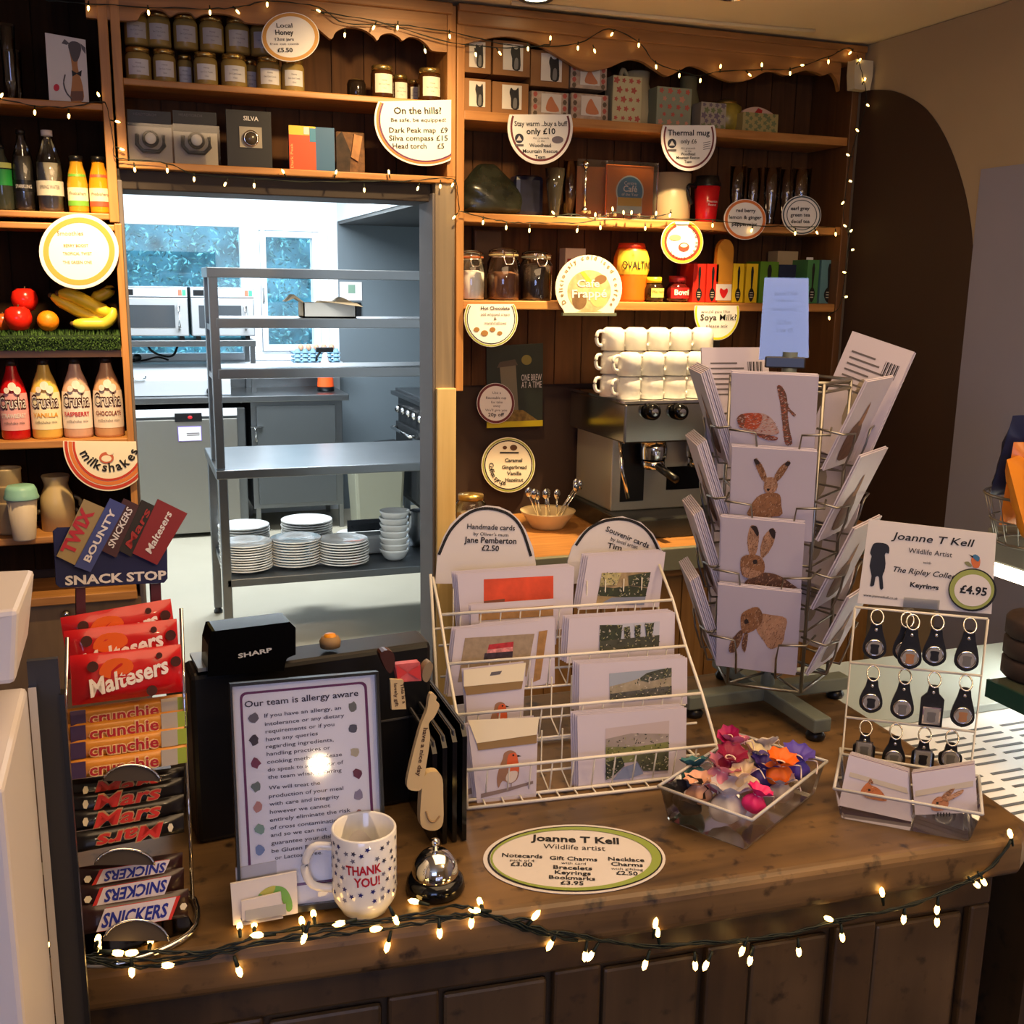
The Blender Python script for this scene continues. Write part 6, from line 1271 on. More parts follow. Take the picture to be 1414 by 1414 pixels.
# wooden keepsakes hanging in front of the till
KM = FR(.315, 1.17, 1.0, math.radians(4)); SPN = mat('spoon_wood', (206, 180, 132), .55); BRN = mat('burnt_text', (70, 40, 22), .7)
def keep(name, label, cat, px, y, th, mt=SPN, bev=.002):
    c = (sum(a for a, b in px) / len(px), sum(b for a, b in px) / len(px)); o = LY(KM, c[0], c[1], y); M_ = KM @ Matrix.Translation((o.x, y, o.z)); r = thing(name, label, cat, M_)
    MB().prism(smooth(pp(M_, px), 3) if len(px) > 4 else pp(M_, px), 0, th, mt).build('body', r, bevel=bev); return r, M_
r, M_ = keep('wooden_spoon', 'wooden keepsake spoon reading have a nice day on the till side', 'wooden spoon', [(596, 957), (603, 962), (602, 968), (607, 974), (600, 990), (592, 1000), (594, 1020), (588, 1060), (583, 1088), (572, 1092), (562, 1086), (566, 1060), (576, 1020), (582, 1000), (590, 980), (592, 966)], -.012, .007)
m = MB(); tx(m, M_, 'have a nice day', 585, 1005, 575, 1072, 6, BRN, -.0006, .02); m.build('lettering', r)
r, M_ = keep('wooden_spoon', 'carved pale wooden spoon bowl hanging below the lettered one', 'wooden spoon', [(590, 1068), (604, 1066), (611, 1076), (612, 1100), (612, 1135), (604, 1146), (590, 1146), (581, 1138), (581, 1110), (584, 1080)], -.006, .012)
m = MB(); m.tube([Vector((q.x, -.001, q.z)) for q in (LY(M_, a, b) for a, b in smooth([(588, 1120), (592, 1132), (600, 1134), (607, 1126)], 4, False))], .0012, mat('carving', (160, 130, 90), .7), 5); m.build('carved_line', r)
r, M_ = keep('wooden_tag', 'small wooden tag with burnt lettering hanging at the till corner', 'tag', [(539, 938), (557, 939), (561, 979), (541, 980)], -.014, .004)
m = MB(); tx(m, M_, 'This is a', 553, 944, 556, 972, 4.5, BRN, -.0006, .02); tx(m, M_, 'lovely gift', 544, 944, 546, 976, 4.5, BRN, -.0006, .02); m.build('lettering', r)
r, M_ = keep('gift_packet', 'small packet with red bow on the till corner', 'packet', [(545, 918), (580, 914), (582, 940), (550, 942)], -.008, .01, mat('bow_pink', (200, 90, 90), .5, var=.3, vs=60))
m = MB(); m.flat(pp(M_, [(562, 928), (547, 918), (548, 938)]), -.002, mat('bow_red', (206, 60, 60), .4)); m.flat(pp(M_, [(562, 928), (580, 917), (580, 938)]), -.002, mat('bow_red', (206, 60, 60), .4)); m.build('bow', r)
r, M_ = keep('wooden_bead_charm', 'dark brown bead charm at the top right corner of the till', 'charm', [(525, 903), (535, 898), (544, 903), (545, 920), (538, 930), (530, 918)], -.008, .014, mat('bead_brown', (66, 34, 24), .3))
r, M_ = keep('wooden_bead_charm', 'pale knotted bead charm above the lettered spoon', 'charm', [(588, 918), (594, 914), (598, 919), (596, 930), (590, 942), (584, 938), (584, 926)], -.010, .012, mat('bead_pale', (140, 120, 90), .5))
# business card holder
HM = FR(*PZ(366, 1270, CT + .001), math.radians(0)); HM = HM @ Matrix.Rotation(math.radians(-10), 4, 'X')
t = thing('card_holder', 'small white business card holder in front of the allergy notice', 'card holder', HM)
MB().prism(pp(HM, [(333, 1245), (388, 1232), (391, 1266), (335, 1278)], -.014), -.014, -.011, TW).build('front_lip', t, bevel=.001)
MB().prism(pp(HM, [(333, 1272), (391, 1262), (391, 1268), (335, 1278)], -.014), -.014, .016, TW).build('base', t)
MB().box(-.022, .022, -.0150, -.0142, .008, .020, mat('lip_print', (170, 170, 172), .6)).build('printed_mark', t)
r = thing('business_card', 'white business card with a green leaf at the front of the holder', 'business card', HM @ Matrix.Translation((0, -.006, 0)), 'business cards'); Mh = HM @ Matrix.Translation((0, -.006, 0))
MB().prism(pp(Mh, [(318, 1220), (409, 1203), (411, 1260), (322, 1277)]), -.002, .002, PAPER).build('sheet', r)
m = MB(); m.flat(smooth(pp(Mh, [(356, 1236), (366, 1226), (380, 1222), (394, 1226), (402, 1240), (403, 1254), (396, 1257), (388, 1240), (374, 1232)]), 3), -.0026, mat('leaf_green', (110, 166, 80), .5)); m.flat(smooth(pp(Mh, [(358, 1233), (368, 1225), (380, 1222), (374, 1234)]), 3), -.003, mat('leaf_yellow', (180, 176, 80), .5)); m.build('leaf_print', r)
r = thing('business_card', 'plain bluish business card standing behind the front one', 'business card', HM @ Matrix.Translation((0, .006, 0)), 'business cards'); Mh = HM @ Matrix.Translation((0, .006, 0))
MB().prism(pp(Mh, [(325, 1198), (381, 1188), (384, 1250), (328, 1260)]), -.002, .002, PAPER).build('sheet', r)
# mug
p = PZ(505, 1257, CT)
t = thing('thank_you_mug', 'white mug with coloured stars and THANK YOU in red on the counter', 'mug', FR(p.x, p.y + .004, CT + .001, math.radians(-14)))
mr = .0365; MH = .102
MB().lathe([(0, 0), (.024, 0), (.027, .002), (.0355, .018), (mr, .026), (mr, MH - .002), (mr - .0016, MH), (mr - .0035, MH - .002), (mr - .0035, .02), (.02, .006), (0, .005)], WHITEC, n=32).build('body', t)
MB().lathe([(0, .062), (mr - .0034, .062)], mat('coffee_dregs', (150, 132, 104), .5), n=24).build('drink', t)
MB().tube(smooth([(-mr + .002, 0, .078), (-mr - .020, 0, .078), (-mr - .030, 0, .055), (-mr - .022, 0, .032), (-mr + .002, 0, .026)], 5, False), .0048, WHITEC, 8).build('handle', t)
m = MB(); sc = [mat('star_navy', (30, 34, 110), .5), mat('star_grey', (120, 120, 136), .5), mat('star_slate', (64, 64, 84), .5)]; rr = random.Random(8)
pts = []
for k in range(700):
    a = rr.uniform(-1.5, 1.5); z = rr.uniform(.028, .094)
    if -.55 < a < .62 and .045 < z < .078: continue
    if all((a - b) ** 2 * mr ** 2 + (z - c) ** 2 > .0085 ** 2 for b, c in pts): pts.append((a, z))
for i, (a, z) in enumerate(pts):
    P = []
    for k in range(10):
        q = (.0034 if k % 2 == 0 else .0016); u = a + q * math.cos(k * PI / 5 + i) / mr; P.append((math.sin(u) * (mr + .0004), -math.cos(u) * (mr + .0004), z + q * math.sin(k * PI / 5 + i)))
    m.add(P, [tuple(range(10))], sc[i % 3])
m.build('star_print', t)
m = MB(); MRED = mat('mug_red_text', (190, 24, 44), .5); m.text('THANK', (-.019, .062), (.021, .0635), .0105, MRED, -.0006, .03, R=mr); m.text('YOU!', (-.010, .048), (.019, .049), .0105, MRED, -.0006, .03, R=mr); m.build('lettering', t)
# counter bell
p = PZ(601, 1228, CT)
t = thing('counter_bell', 'chrome service bell on a black base in the middle of the counter', 'bell', FR(p.x, p.y, CT + .001))
MB().lathe([(0, 0), (.033, 0), (.035, .004), (.033, .014), (.028, .019), (0, .019)], BLACKG, n=32).build('base', t)
MB().lathe([(.027, .0195), (.0275, .024), (.0245, .036), (.016, .046), (.006, .050), (0, .0505)], CHROME, n=32).build('dome', t)
MB().lathe([(0, .05), (.003, .05), (.003, .056), (.0055, .058), (.005, .063), (0, .065)], CHROME, n=14).build('button', t)
# oval price sign lying on the counter
o_ = PZ(793, 1187, CT); OM = FR(o_.x, o_.y, CT + .0008, 0, math.radians(-90))
t = thing('oval_sign', 'white oval wildlife artist price list lying flat on the counter', 'sign', OM)
MB().prism(ell(OM, 793, 1187, 126, 48, 0, 56), -.0006, 0.0, PAPER).build('sheet', t)
m = MB(); ringf(m, ell(OM, 794, 1187, 121, 45.5, 0, 56), ell(OM, 793, 1187, 117, 43.5, 0, 56), -.001, INK); ringf(m, ell(OM, 795, 1187, 118, 44, 0, 56), ell(OM, 790, 1187, 110, 40, 0, 56), -.0014, mat('ring_olive', (140, 158, 70), .55)); m.build('border', t)
m = MB()
for s_, cx, cy, w, h, b in [('Joanne T Kell', 794, 1163, 122, 9, .03), ('Wildlife artist', 793, 1173, 86, 7, 0), ('Notecards', 721, 1184, 56, 5.5, .02), ('pack of 4', 721, 1189.5, 34, 3.5, .0), ('£3.00', 720, 1196, 30, 6, .02), ('Gift Charms', 792, 1188, 66, 5.5, .02), ('with card', 792, 1193.5, 34, 3.5, 0), ('Bracelets', 791, 1200.5, 54, 5.5, .02), ('Keyrings', 791, 1207.5, 50, 5.5, .02), ('Bookmarks', 790, 1214.5, 64, 5.5, .02), ('£3.95', 790, 1221.5, 32, 5.5, .02), ('Necklace', 865, 1189, 50, 5.5, .02), ('Charms', 866, 1196, 44, 5.5, .02), ('with giftbag', 866, 1201.5, 44, 3.5, 0), ('£2.50', 866, 1208, 30, 5.5, .02)]:
    tx(m, OM, s_, cx - w / 2, cy - w * .02, cx + w / 2, cy + w * .02, h, INK, -.0012, b)
m.build('lettering', t)
# ---------------------------------------------------------------- white wire card rack
A_, B_ = PZ(645, 1120, CT), PZ(992, 1081, CT)
WM = FR((A_.x + B_.x) / 2, (A_.y + B_.y) / 2, CT + .001, math.atan2(B_.y - A_.y, B_.x - A_.x)); hw = (B_ - A_).length / 2
t = thing('card_rack', 'white wire tiered card rack standing on the counter', 'card rack', WM)
rails = []
for l, r in (((592, 785), (922, 792)), ((605, 845), (935, 832)), ((616, 920), (952, 889)), ((632, 990), (967, 955)), ((645, 1067), (985, 1026))):
    a, b = LX(WM, *l, -hw), LX(WM, *r, hw); rails.append(((a.y + b.y) / 2, (a.z + b.z) / 2, a, b))
def rail(i): return rails[i][0], rails[i][1]
wr = .0024
for sgn, k in ((-1, 2), (1, 3)):
    m = MB(); P = [(sgn * hw, 0, .003)] + [(sgn * hw, rails[i][0], rails[i][1]) for i in (4, 3, 2, 1, 0)]
    m.tube(P, wr, WHITEWIRE, 7); m.tube([(sgn * hw, 0, .003), (sgn * hw, .19, .003), (sgn * hw, rails[0][0] + .02, rails[0][1])], wr, WHITEWIRE, 7); m.build('side_frame', t)
TD = .055
for i in (1, 2, 3, 4):
    y, z = rail(i); yb = max(y + .0, 0); zb = z - .052
    m = MB(); m.tube([(-hw, y, z), (hw, y, z)], wr, WHITEWIRE, 7); m.tube([(-hw, y + TD, zb + .012), (hw, y + TD, zb + .012)], wr * .8, WHITEWIRE, 6); m.tube([(-hw, y + .012, zb), (hw, y + .012, zb)], wr * .8, WHITEWIRE, 6)
    for k in range(1, 12):
        x = -hw + 2 * hw * k / 12; m.tube([(x, y, z), (x, y + .012, zb), (x, y + TD, zb + .012), (x, y + TD, zb + .075)], .0012, WHITEWIRE, 5)
    m.build('card_tier', t)
m = MB(); m.tube([(-hw, 0, .003), (hw, 0, .003)], wr, WHITEWIRE, 7); m.tube([(-hw, .022, .003), (hw, .022, .003)], wr, WHITEWIRE, 7); m.tube([(-hw, .19, .003), (hw, .19, .003)], wr, WHITEWIRE, 7)
for k in range(1, 14): m.tube([(-hw + 2 * hw * k / 14, 0, .003), (-hw + 2 * hw * k / 14, .022, .003)], .0014, WHITEWIRE, 5)
m.build('base_frame', t)
def lay(pic, Mc, px, mt, k): pic.flat(pp(Mc, px, 0) if not isinstance(px[0], str) else px, -.0004 * k - .0005, mt)
def rackcard(tier, dy, px, lab, art, nback=2, lean=-13, blab=None, grp='stacked cards in the wire rack', th=.0016):
    y, z = rail(tier); cx = sum(p[0] for p in px) / 4
    P0 = WM @ Matrix.Translation((0, y + .014 + dy, z - .046)) @ Matrix.Rotation(math.radians(lean), 4, 'X')
    c = LY(P0, cx, (px[2][1] + px[3][1]) / 2, 0)
    Mc = P0 @ Matrix.Translation((c.x, 0, c.z)); q = pp(Mc, px)
    r = thing('greeting_card', lab, 'card', Mc, 'cards in the wire rack')
    MB().prism(q, 0, th, CARD).build('sheet', r)
    m = MB(); art(m, Mc)
    if m.v: m.build('picture', r)
    for k in range(nback):
        d = .004 * (k + 1); Mk = Mc @ Matrix.Translation((-.002 * (k + 1), d, .0015 * (k + 1)))
        o = MB().prism(q, 0, th, CARD).build('greeting_card', M=Mk)
        tag(o, (blab or lab.split(' ')[0] + ' card') + ' tucked behind', 'card', grp)
    return r, Mc
C = lambda n, c, **k: mat('art_' + n, c, .6, **k)
def landscape(cor, layers):
    def f(m, Mc):
        m.flat(pp(Mc, cor), -.0005, layers[0][1])
        def bl(u, v):
            (x0, y0), (x1, y1), (x2, y2), (x3, y3) = cor
            return ((1 - v) * ((1 - u) * x0 + u * x1) + v * ((1 - u) * x3 + u * x2), (1 - v) * ((1 - u) * y0 + u * y1) + v * ((1 - u) * y3 + u * y2))
        for i, (pts, mt) in enumerate(layers[1:]):
            P = pp(Mc, [bl(max(0, min(1, u)), max(0, min(1, v))) for u, v in pts]); m.flat(P, -.0009 - .0004 * i, mt)
            if mt not in (wat, pale) and len(layers) > 3: strokes(m, P, [dk, C('leafy_hi', (140, 140, 96)), C('shadow_ink', (34, 38, 32)), C('stone_hi', (186, 178, 164))], 46, -.0009 - .0004 * i - .0002, .005, .0016, .4, 1.2, i)
    return f
dk = C('dark_green', (44, 52, 36), var=.4, vs=50); wat = C('water', (120, 130, 160)); pale = C('pale_sky', (176, 180, 196)); stone = C('stone', (150, 140, 120), var=.3, vs=60)
rackcard(1, .03, [(812, 768), (919, 762), (910, 838), (800, 842)], 'white mounted river picture card at the top right of the wire rack', landscape([(831, 791), (898, 790), (889, 835), (823, 833)], [(0, C('autumn', (150, 130, 96), var=.4, vs=60)), ([(0, .45), (.3, .5), (.6, .42), (1, .5), (1, .8), (0, .75)], dk), ([(.3, .8), (1, .75), (1, 1), (.1, 1)], wat), ([(0, 0), (.4, 0), (.35, .4), (0, .42)], C('leafy', (170, 160, 110), var=.3, vs=70)), ([(.55, .1), (1, 0), (1, .45), (.6, .4)], dk)]), 3, blab='white mounted river picture')
rackcard(2, .004, [(786, 854), (932, 845), (931, 908), (782, 916)], 'white mounted card of dark trees in the second tier', landscape([(828, 863), (911, 858), (909, 892), (827, 900)], [(0, pale), ([(0, 0), (.38, .05), (.36, .6), (0, .62)], dk), ([(.4, .15), (.5, .12), (.52, .6), (.42, .6)], dk), ([(.58, .1), (.68, .08), (.68, .62), (.6, .62)], dk), ([(.75, .05), (.9, .05), (.88, .6), (.78, .6)], dk), ([(0, .6), (1, .55), (1, 1), (0, 1)], C('field_dark', (64, 66, 56), var=.3, vs=50))]), 3, blab='white mounted tree picture')
rackcard(3, .004, [(800, 917), (949, 908), (949, 972), (799, 985)], 'white mounted card of a stone village in the third tier', landscape([(841, 930), (927, 922), (927, 963), (842, 970)], [(0, C('village_sky', (150, 160, 176))), ([(.0, .45), (.3, .35), (.6, .2), (1, .1), (1, 1), (0, 1)], stone), ([(.45, .3), (.6, .1), (.8, .02), (1, 0), (1, .3), (.6, .4)], C('village_trees', (66, 70, 60), var=.4, vs=60)), ([(0, .7), (1, .6), (1, 1), (0, 1)], C('village_dark', (76, 76, 74), var=.5, vs=90))]), 3, blab='white mounted village picture')
rackcard(4, .002, [(797, 988), (948, 977), (947, 1085), (799, 1099)], 'white mounted card of a green valley stream at the bottom right of the rack', landscape([(836, 1006), (924, 995), (922, 1067), (836, 1078)], [(0, C('pink_sky', (186, 172, 176))), ([(0, .2), (.4, .15), (1, .25), (1, .5), (0, .45)], C('far_hill', (150, 140, 136), var=.15, vs=40)), ([(0, .35), (.5, .42), (1, .4), (1, .7), (0, .7)], C('meadow', (116, 122, 76), var=.25, vs=40)), ([(0, .65), (.25, .58), (.3, .75), (.1, .95), (0, .98)], dk), ([(.45, .6), (1, .5), (1, .95), (.6, .9)], C('bank', (72, 74, 52), var=.4, vs=50)), ([(.28, .78), (.5, .72), (.6, .95), (.4, 1), (.1, 1)], wat)]), 3, blab='white mounted valley picture')
rackcard(1, .02, [(631, 793), (793, 782), (790, 868), (638, 878)], 'white card with an orange red sunset picture at the top left of the rack', landscape([(668, 800), (764, 795), (764, 836), (668, 840)], [(0, C('sunset', (204, 70, 36), var=.25, vs=30)), ([(0, .75), (.3, .7), (.3, 1), (0, 1)], C('sunset_dark', (120, 70, 50)))]), 3, blab='orange sunset picture')
rackcard(1, -.004, [(650, 836), (768, 828), (768, 890), (650, 900)], 'cellophane wrapped card with a brown stripe below the sunset card', landscape([(661, 843), (764, 836), (764, 850), (661, 857)], [(0, C('hessian', (160, 120, 70), var=.2, vs=90))]), 1, blab='brown striped')
rackcard(2, .006, [(664, 862), (766, 853), (766, 944), (664, 955)], 'white card with a hessian strip peeping out behind the tapestry card', landscape([(744, 872), (756, 870), (746, 938), (736, 942)], [(0, C('hessian', (160, 120, 70), var=.2, vs=90))]), 1, blab='hessian strip')
def tap(m, Mc):
    m.flat(pp(Mc, [(642, 881), (738, 875), (727, 934), (632, 942)]), -.0005, C('tapestry', (150, 132, 110), var=.15, vs=120)); m.flat(pp(Mc, [(675, 890), (709, 886), (708, 900), (672, 904)]), -.0009, C('tap_red', (176, 40, 50), var=.3, vs=140)); m.flat(pp(Mc, [(669, 902), (708, 898), (707, 912), (667, 914)]), -.0011, C('tap_dark', (50, 36, 50), var=.6, vs=160)); m.flat(pp(Mc, [(673, 897), (708, 893), (708, 899), (672, 902)]), -.0014, C('tap_pink', (206, 130, 130), var=.4, vs=200))
rackcard(2, -.004, [(629, 869), (746, 858), (724, 952), (618, 962)], 'tilted grey card with a red and black tapestry cake motif', tap, 2, blab='tapestry motif')
def robin(cx, cy, s, m, Mc, full=True):
    q = lambda pts: smooth(pp(Mc, [(cx + a * s, cy + b * s) for a, b in pts]), 3)
    m.flat(q([(-4, -22), (4, -26), (12, -23), (15, -14), (17, 0), (14, 14), (4, 20), (-6, 16), (-12, 26), (-14, 12), (-10, -4), (-6, -14)]), -.0005, C('robin_brown', (150, 110, 86)))
    m.flat(q([(2, -20), (12, -22), (15, -12), (16, 2), (8, 6), (0, -2)]), -.0009, C('robin_red', (206, 92, 50)))
    m.flat(q([(2, 4), (14, 3), (12, 14), (4, 19), (-2, 14)]), -.0012, C('robin_belly', (214, 200, 190)))
    m.flat(pp(Mc, [(cx + 14 * s, cy - 20 * s), (cx + 20 * s, cy - 18 * s), (cx + 14 * s, cy - 17 * s)]), -.0009, INK); m.flat(q([(7, -20), (9, -21), (10, -19), (8, -18)]), -.0014, INK)
    if full:
        m.flat(pp(Mc, [(cx - 36 * s, cy + 34 * s), (cx, cy + 26 * s), (cx + 36 * s, cy + 16 * s), (cx + 36 * s, cy + 20 * s), (cx, cy + 31 * s), (cx - 36 * s, cy + 40 * s)]), -.0008, C('twig', (130, 112, 110)))
        for a in (0, 5): m.flat(pp(Mc, [(cx + a * s, cy + 18 * s), (cx + (a + 1.5) * s, cy + 18 * s), (cx + (a + 1) * s, cy + 28 * s), (cx + a * s, cy + 28 * s)]), -.0011, C('twig', (130, 112, 110)))
def hdr(px, strip):
    def f(m, Mc): m.flat(pp(Mc, px), -.0016, CREAM); m.flat(pp(Mc, strip), -.0012, C('kraft_strip', (140, 112, 70)))
    return f
def a3(m, Mc): hdr([(640, 925), (726, 915), (722, 940), (640, 948)], [(640, 948), (722, 940), (720, 951), (644, 960)])(m, Mc); robin(687, 990, .8, m, Mc, False); m.flat(pp(Mc, [(678, 928), (693, 926), (690, 931), (676, 933)]), -.002, INKG)
rackcard(3, -.002, [(640, 925), (726, 915), (722, 995), (646, 1003)], 'pack of robin cards with cream header in the third tier', a3, 1, blab='cream headed robin pack')
def a4(m, Mc): hdr([(646, 994), (744, 990), (741, 1014), (658, 1026)], [(658, 1026), (741, 1014), (741, 1026), (660, 1036)])(m, Mc); robin(700, 1062, 1.0, m, Mc)
rackcard(4, -.006, [(646, 1003), (743, 992), (740, 1108), (660, 1117)], 'robin on a twig card with cream header at the bottom left of the rack', a4, 2, blab='robin on a twig')
rackcard(4, .006, [(640, 1032), (668, 1028), (668, 1110), (642, 1114)], 'white card edge peeping out left of the robin on a twig card', lambda m, Mc: m.flat(pp(Mc, [(640, 1092), (668, 1080), (668, 1090), (640, 1100)]), -.0005, C('twig', (130, 112, 110))), 0)
# arch signs behind the rack
def archsign(px, lab, border, lines, dy):
    y, z = rail(0); Ms = WM @ Matrix.Translation((0, y + .03 + dy, 0)) @ Matrix.Rotation(math.radians(-6), 4, 'X'); cx = sum(p[0] for p in px) / len(px); c = LY(Ms, cx, max(p[1] for p in px), 0); Ms = Ms @ Matrix.Translation((c.x, 0, c.z))
    r = thing('arch_sign', lab, 'sign', Ms)
    MB().prism(pp(Ms, px), 0, .003, PAPER).build('board', r)
    m = MB(); P = [Vector((q.x, -.0008, q.z)) for q in (LY(Ms, a, b) for a, b in smooth(border, 4, False))]
    k = (LY(Ms, 660, 760) - LY(Ms, 660, 761)).length
    for i in range(len(P) - 1):
        d = (P[i + 1] - P[i]).normalized(); n = Vector((-d.z, 0, d.x)) * k * 2.0; m.add([P[i] - n, P[i + 1] - n, P[i + 1] + n, P[i] + n], [(0, 1, 2, 3)], INK)
    m.build('border', r); m = MB()
    for s_, x0, y0, x1, y1, h, b in lines: tx(m, Ms, s_, x0, y0, x1, y1, h, INK, -.0012, b)
    m.build('lettering', r)
archsign([(601, 806), (604, 766), (612, 743), (622, 725), (635, 712), (650, 704), (672, 698), (690, 700), (704, 706), (716, 717), (726, 732), (736, 756), (740, 778), (739, 806)], 'white arched sign for handmade cards rising behind the left of the wire rack', [(606, 766), (622, 732), (648, 708), (674, 702), (702, 710), (720, 730), (733, 768)],
         [('Handmade cards', 645, 730, 711, 732.5, 7, .015), ("by Oliver's mum", 654, 739, 702, 741, 4.5, .005), ('Jane Pemberton', 641, 749, 713, 751, 8, .02), ('£2.50', 665, 760, 689, 761, 7.5, .02)], .004)
archsign([(784, 806), (784, 775), (790, 756), (800, 741), (812, 729), (834, 717), (860, 713), (885, 721), (902, 737), (914, 760), (914, 806)], 'white arched sign for souvenir cards half hidden behind the river picture', [(795, 753), (812, 731), (836, 719), (862, 717), (884, 725), (899, 740), (909, 760)],
         [('Souvenir cards', 836, 733, 895, 757, 7, .015), ('by local artist', 843, 746, 880, 758, 5, .005), ('Tim', 838, 756, 858, 760, 7, .015)], .006)

# ---------------------------------------------------------------- card spinner
AX = Vector((.995, 1.463, CT + .001)); RZ0 = -math.atan2(AX.x, AX.y)
KM2 = FR(AX.x, AX.y, AX.z)
t = thing('card_spinner', 'grey wire revolving card spinner on a green grey cross base', 'card spinner', KM2)
BASEM = mat('spinner_base', (108, 116, 106), .45)
m = MB(); m.box(-.158, .158, -.016, .016, .016, .040, BASEM); m.box(-.016, .016, -.158, .158, .0161, .0401, BASEM); m.build('cross_base', t, bevel=.003)
for x, y in ((-.14, 0), (.14, 0), (0, -.14), (0, .14)): MB().lathe([(0, 0), (.014, 0), (.016, .006), (.010, .016), (0, .016)], BLACK, x, y, 0, 14).build('foot', t)
MB().lathe([(.012, .04), (.012, .60)], BASEM, n=14).build('post', t)
AP, CR_ = .080, .100; NF = 5; PHI = math.radians(-4)
cor = [(CR_ * math.sin(RZ0 * 0 + a), -CR_ * math.cos(a)) for a in [RZ0 * -1 * 0 + 0 for _ in range(1)]]
def fz(i): return RZ0 + PHI + i * 2 * PI / NF
cors = []
for i in range(NF):
    a = fz(i) - PI / 2 + PI / NF; cors.append((CR_ * math.cos(a), CR_ * math.sin(a)))
m = MB()
for z in (.062, .165, .272, .380, .545, .558): m.tube([(x, y, z) for x, y in cors], .0028 if z > .5 or z < .1 else .002, WIRE, 6, True)
for x, y in cors: m.tube([(x, y, .062), (x, y, .558)], .003, WIRE, 6)
for z in (.062, .552):
    for x, y in cors: m.tube([(x, y, z), (0, 0, z)], .0022, WIRE, 6)
m.build('wire_frame', t)
ROWZ = [.430, .318, .207, .098]
m = MB()
for i in range(NF):
    Mf = Matrix.Rotation(fz(i), 4, 'Z')
    for k, zb in enumerate(ROWZ):
        ox = (0.0, 0.0, -.012, -.012)[k] if i == 0 else 0
        for sgn in (-1, 1):
            m.tube([(sgn * .074 , -AP, zb + .062), (sgn * .074 + ox, -AP - .040, zb + .056), (sgn * .034 + ox, -AP - .046, zb + .054), (sgn * .031 + ox, -AP - .042, zb + .03), (sgn * .031 + ox, -AP - .030, zb - .006), (sgn * .031, -AP + .004, zb - .006)], .0019, WIRE, 6, M=Mf)
        m.tube([(-.06, -AP + .002, zb - .006), (.06, -AP + .002, zb - .006)], .0019, WIRE, 6, M=Mf)
m.build('card_pockets', t)
CW, CH = .126, .150
def spincard(i, k, lab, n, art=None, lean=13, ox=0.0, backart=False, hid=True, w=CW, h=CH, rot=0.0):
    Mc = KM2 @ Matrix.Rotation(fz(i), 4, 'Z') @ Matrix.Translation((ox, -AP - .006 - .0022 * n, ROWZ[k] - .003)) @ Matrix.Rotation(math.radians(lean), 4, 'X') @ Matrix.Rotation(rot, 4, 'Y')
    for q in range(n - 1, -1, -1):
        Mk = Mc @ Matrix.Translation((.0012 * math.sin(q * 2.3 + k), .0030 * q, .0008 * q))
        if q == 0:
            r = thing('greeting_card', lab, 'card', Mk, 'cards in the spinner')
            MB().box(-w / 2, w / 2, -.0011, .0011, 0, h, CARD).build('sheet', r)
            if art:
                m = MB(); art(m, Mk, w, h)
                if m.v: m.build('picture', r)
        elif q == n - 1 and backart:
            r = thing('greeting_card', 'printed back of ' + lab.replace('white ', 'the '), 'card', Mk, 'cards in the spinner'); MB().box(-w / 2, w / 2, -.0011, .0011, 0, h, CARD).build('sheet', r)
            m = MB(); backprint(m, w, h); m.build('back_print', r)
        else:
            tag(MB().box(-w / 2, w / 2, -.0011, .0011, 0, h, CARD).build('greeting_card', M=Mk), 'white card wedged in behind the ' + lab.split(', ')[-1].replace('white card edge of the ', '').replace('white animal picture card in the ', '').replace('white card in the ', ''), 'card', 'stacked cards in the spinner')
def backprint(m, w, h):
    y = .0016
    for r_ in range(7): m.add([(w * .38, y, h * (.84 - r_ * .05)), (-w * (.02 + .1 * (r_ % 3)), y, h * (.84 - r_ * .05)), (-w * (.02 + .1 * (r_ % 3)), y, h * (.855 - r_ * .05)), (w * .38, y, h * (.855 - r_ * .05))], [(0, 1, 2, 3)], INKG)
    for b in range(9): x = -w * (.18 + b * .026); m.add([(x, y, h * .74), (x - w * (.008 + .01 * (b % 2)), y, h * .74), (x - w * (.008 + .01 * (b % 2)), y, h * .86), (x, y, h * .86)], [(0, 1, 2, 3)], INK)
    m.add([(w * (.02 + .10 * math.cos(a)), y, h * (.42 + .17 * math.sin(a))) for a in [j * .5236 for j in range(12)]], [tuple(range(12))], C('cat_grey', (150, 138, 124))); m.add([(w * (.03 + .05 * math.cos(a)), y, h * (.61 + .06 * math.sin(a))) for a in [j * .5236 for j in range(12)]], [tuple(range(12))], C('cat_grey', (150, 138, 124)))
FUR = C('hare_fur', (150, 104, 70), var=.25, vs=70); FURL = C('hare_pale', (186, 142, 110), var=.2, vs=70); FURD = C('hare_dark', (104, 72, 56), var=.3, vs=70); EART = C('ear_tip', (50, 38, 36)); EARI = C('ear_inside', (196, 160, 144))
FURS = [C('stroke_dark', (92, 60, 44)), C('stroke_mid', (140, 98, 66)), C('stroke_pale', (206, 170, 140)), C('stroke_tan', (170, 122, 86))]
BIRDS = [C('stroke_red', (170, 70, 44)), C('stroke_rust', (206, 116, 76)), C('stroke_grey', (214, 190, 180)), C('stroke_brown', (120, 80, 64))]
def pxart(shapes, st=FURS, n=60, ang=1.2):
    def f(m, Mk, w, h):
        for j, (pts, mt) in enumerate(shapes):
            P = smooth(pp(Mk, pts, -.0011), 3); m.flat(P, -.0016 - .0003 * j, mt)
            ar = (max(p[0] for p in P) - min(p[0] for p in P)) * (max(p[1] for p in P) - min(p[1] for p in P))
            if ar > 6e-5 and mt not in (EART,): strokes(m, P, st, int(min(150, n * ar / 5e-4)) + 8, -.0016 - .0003 * j - .00015, .0055, .0009, ang, .6, j)
    return f
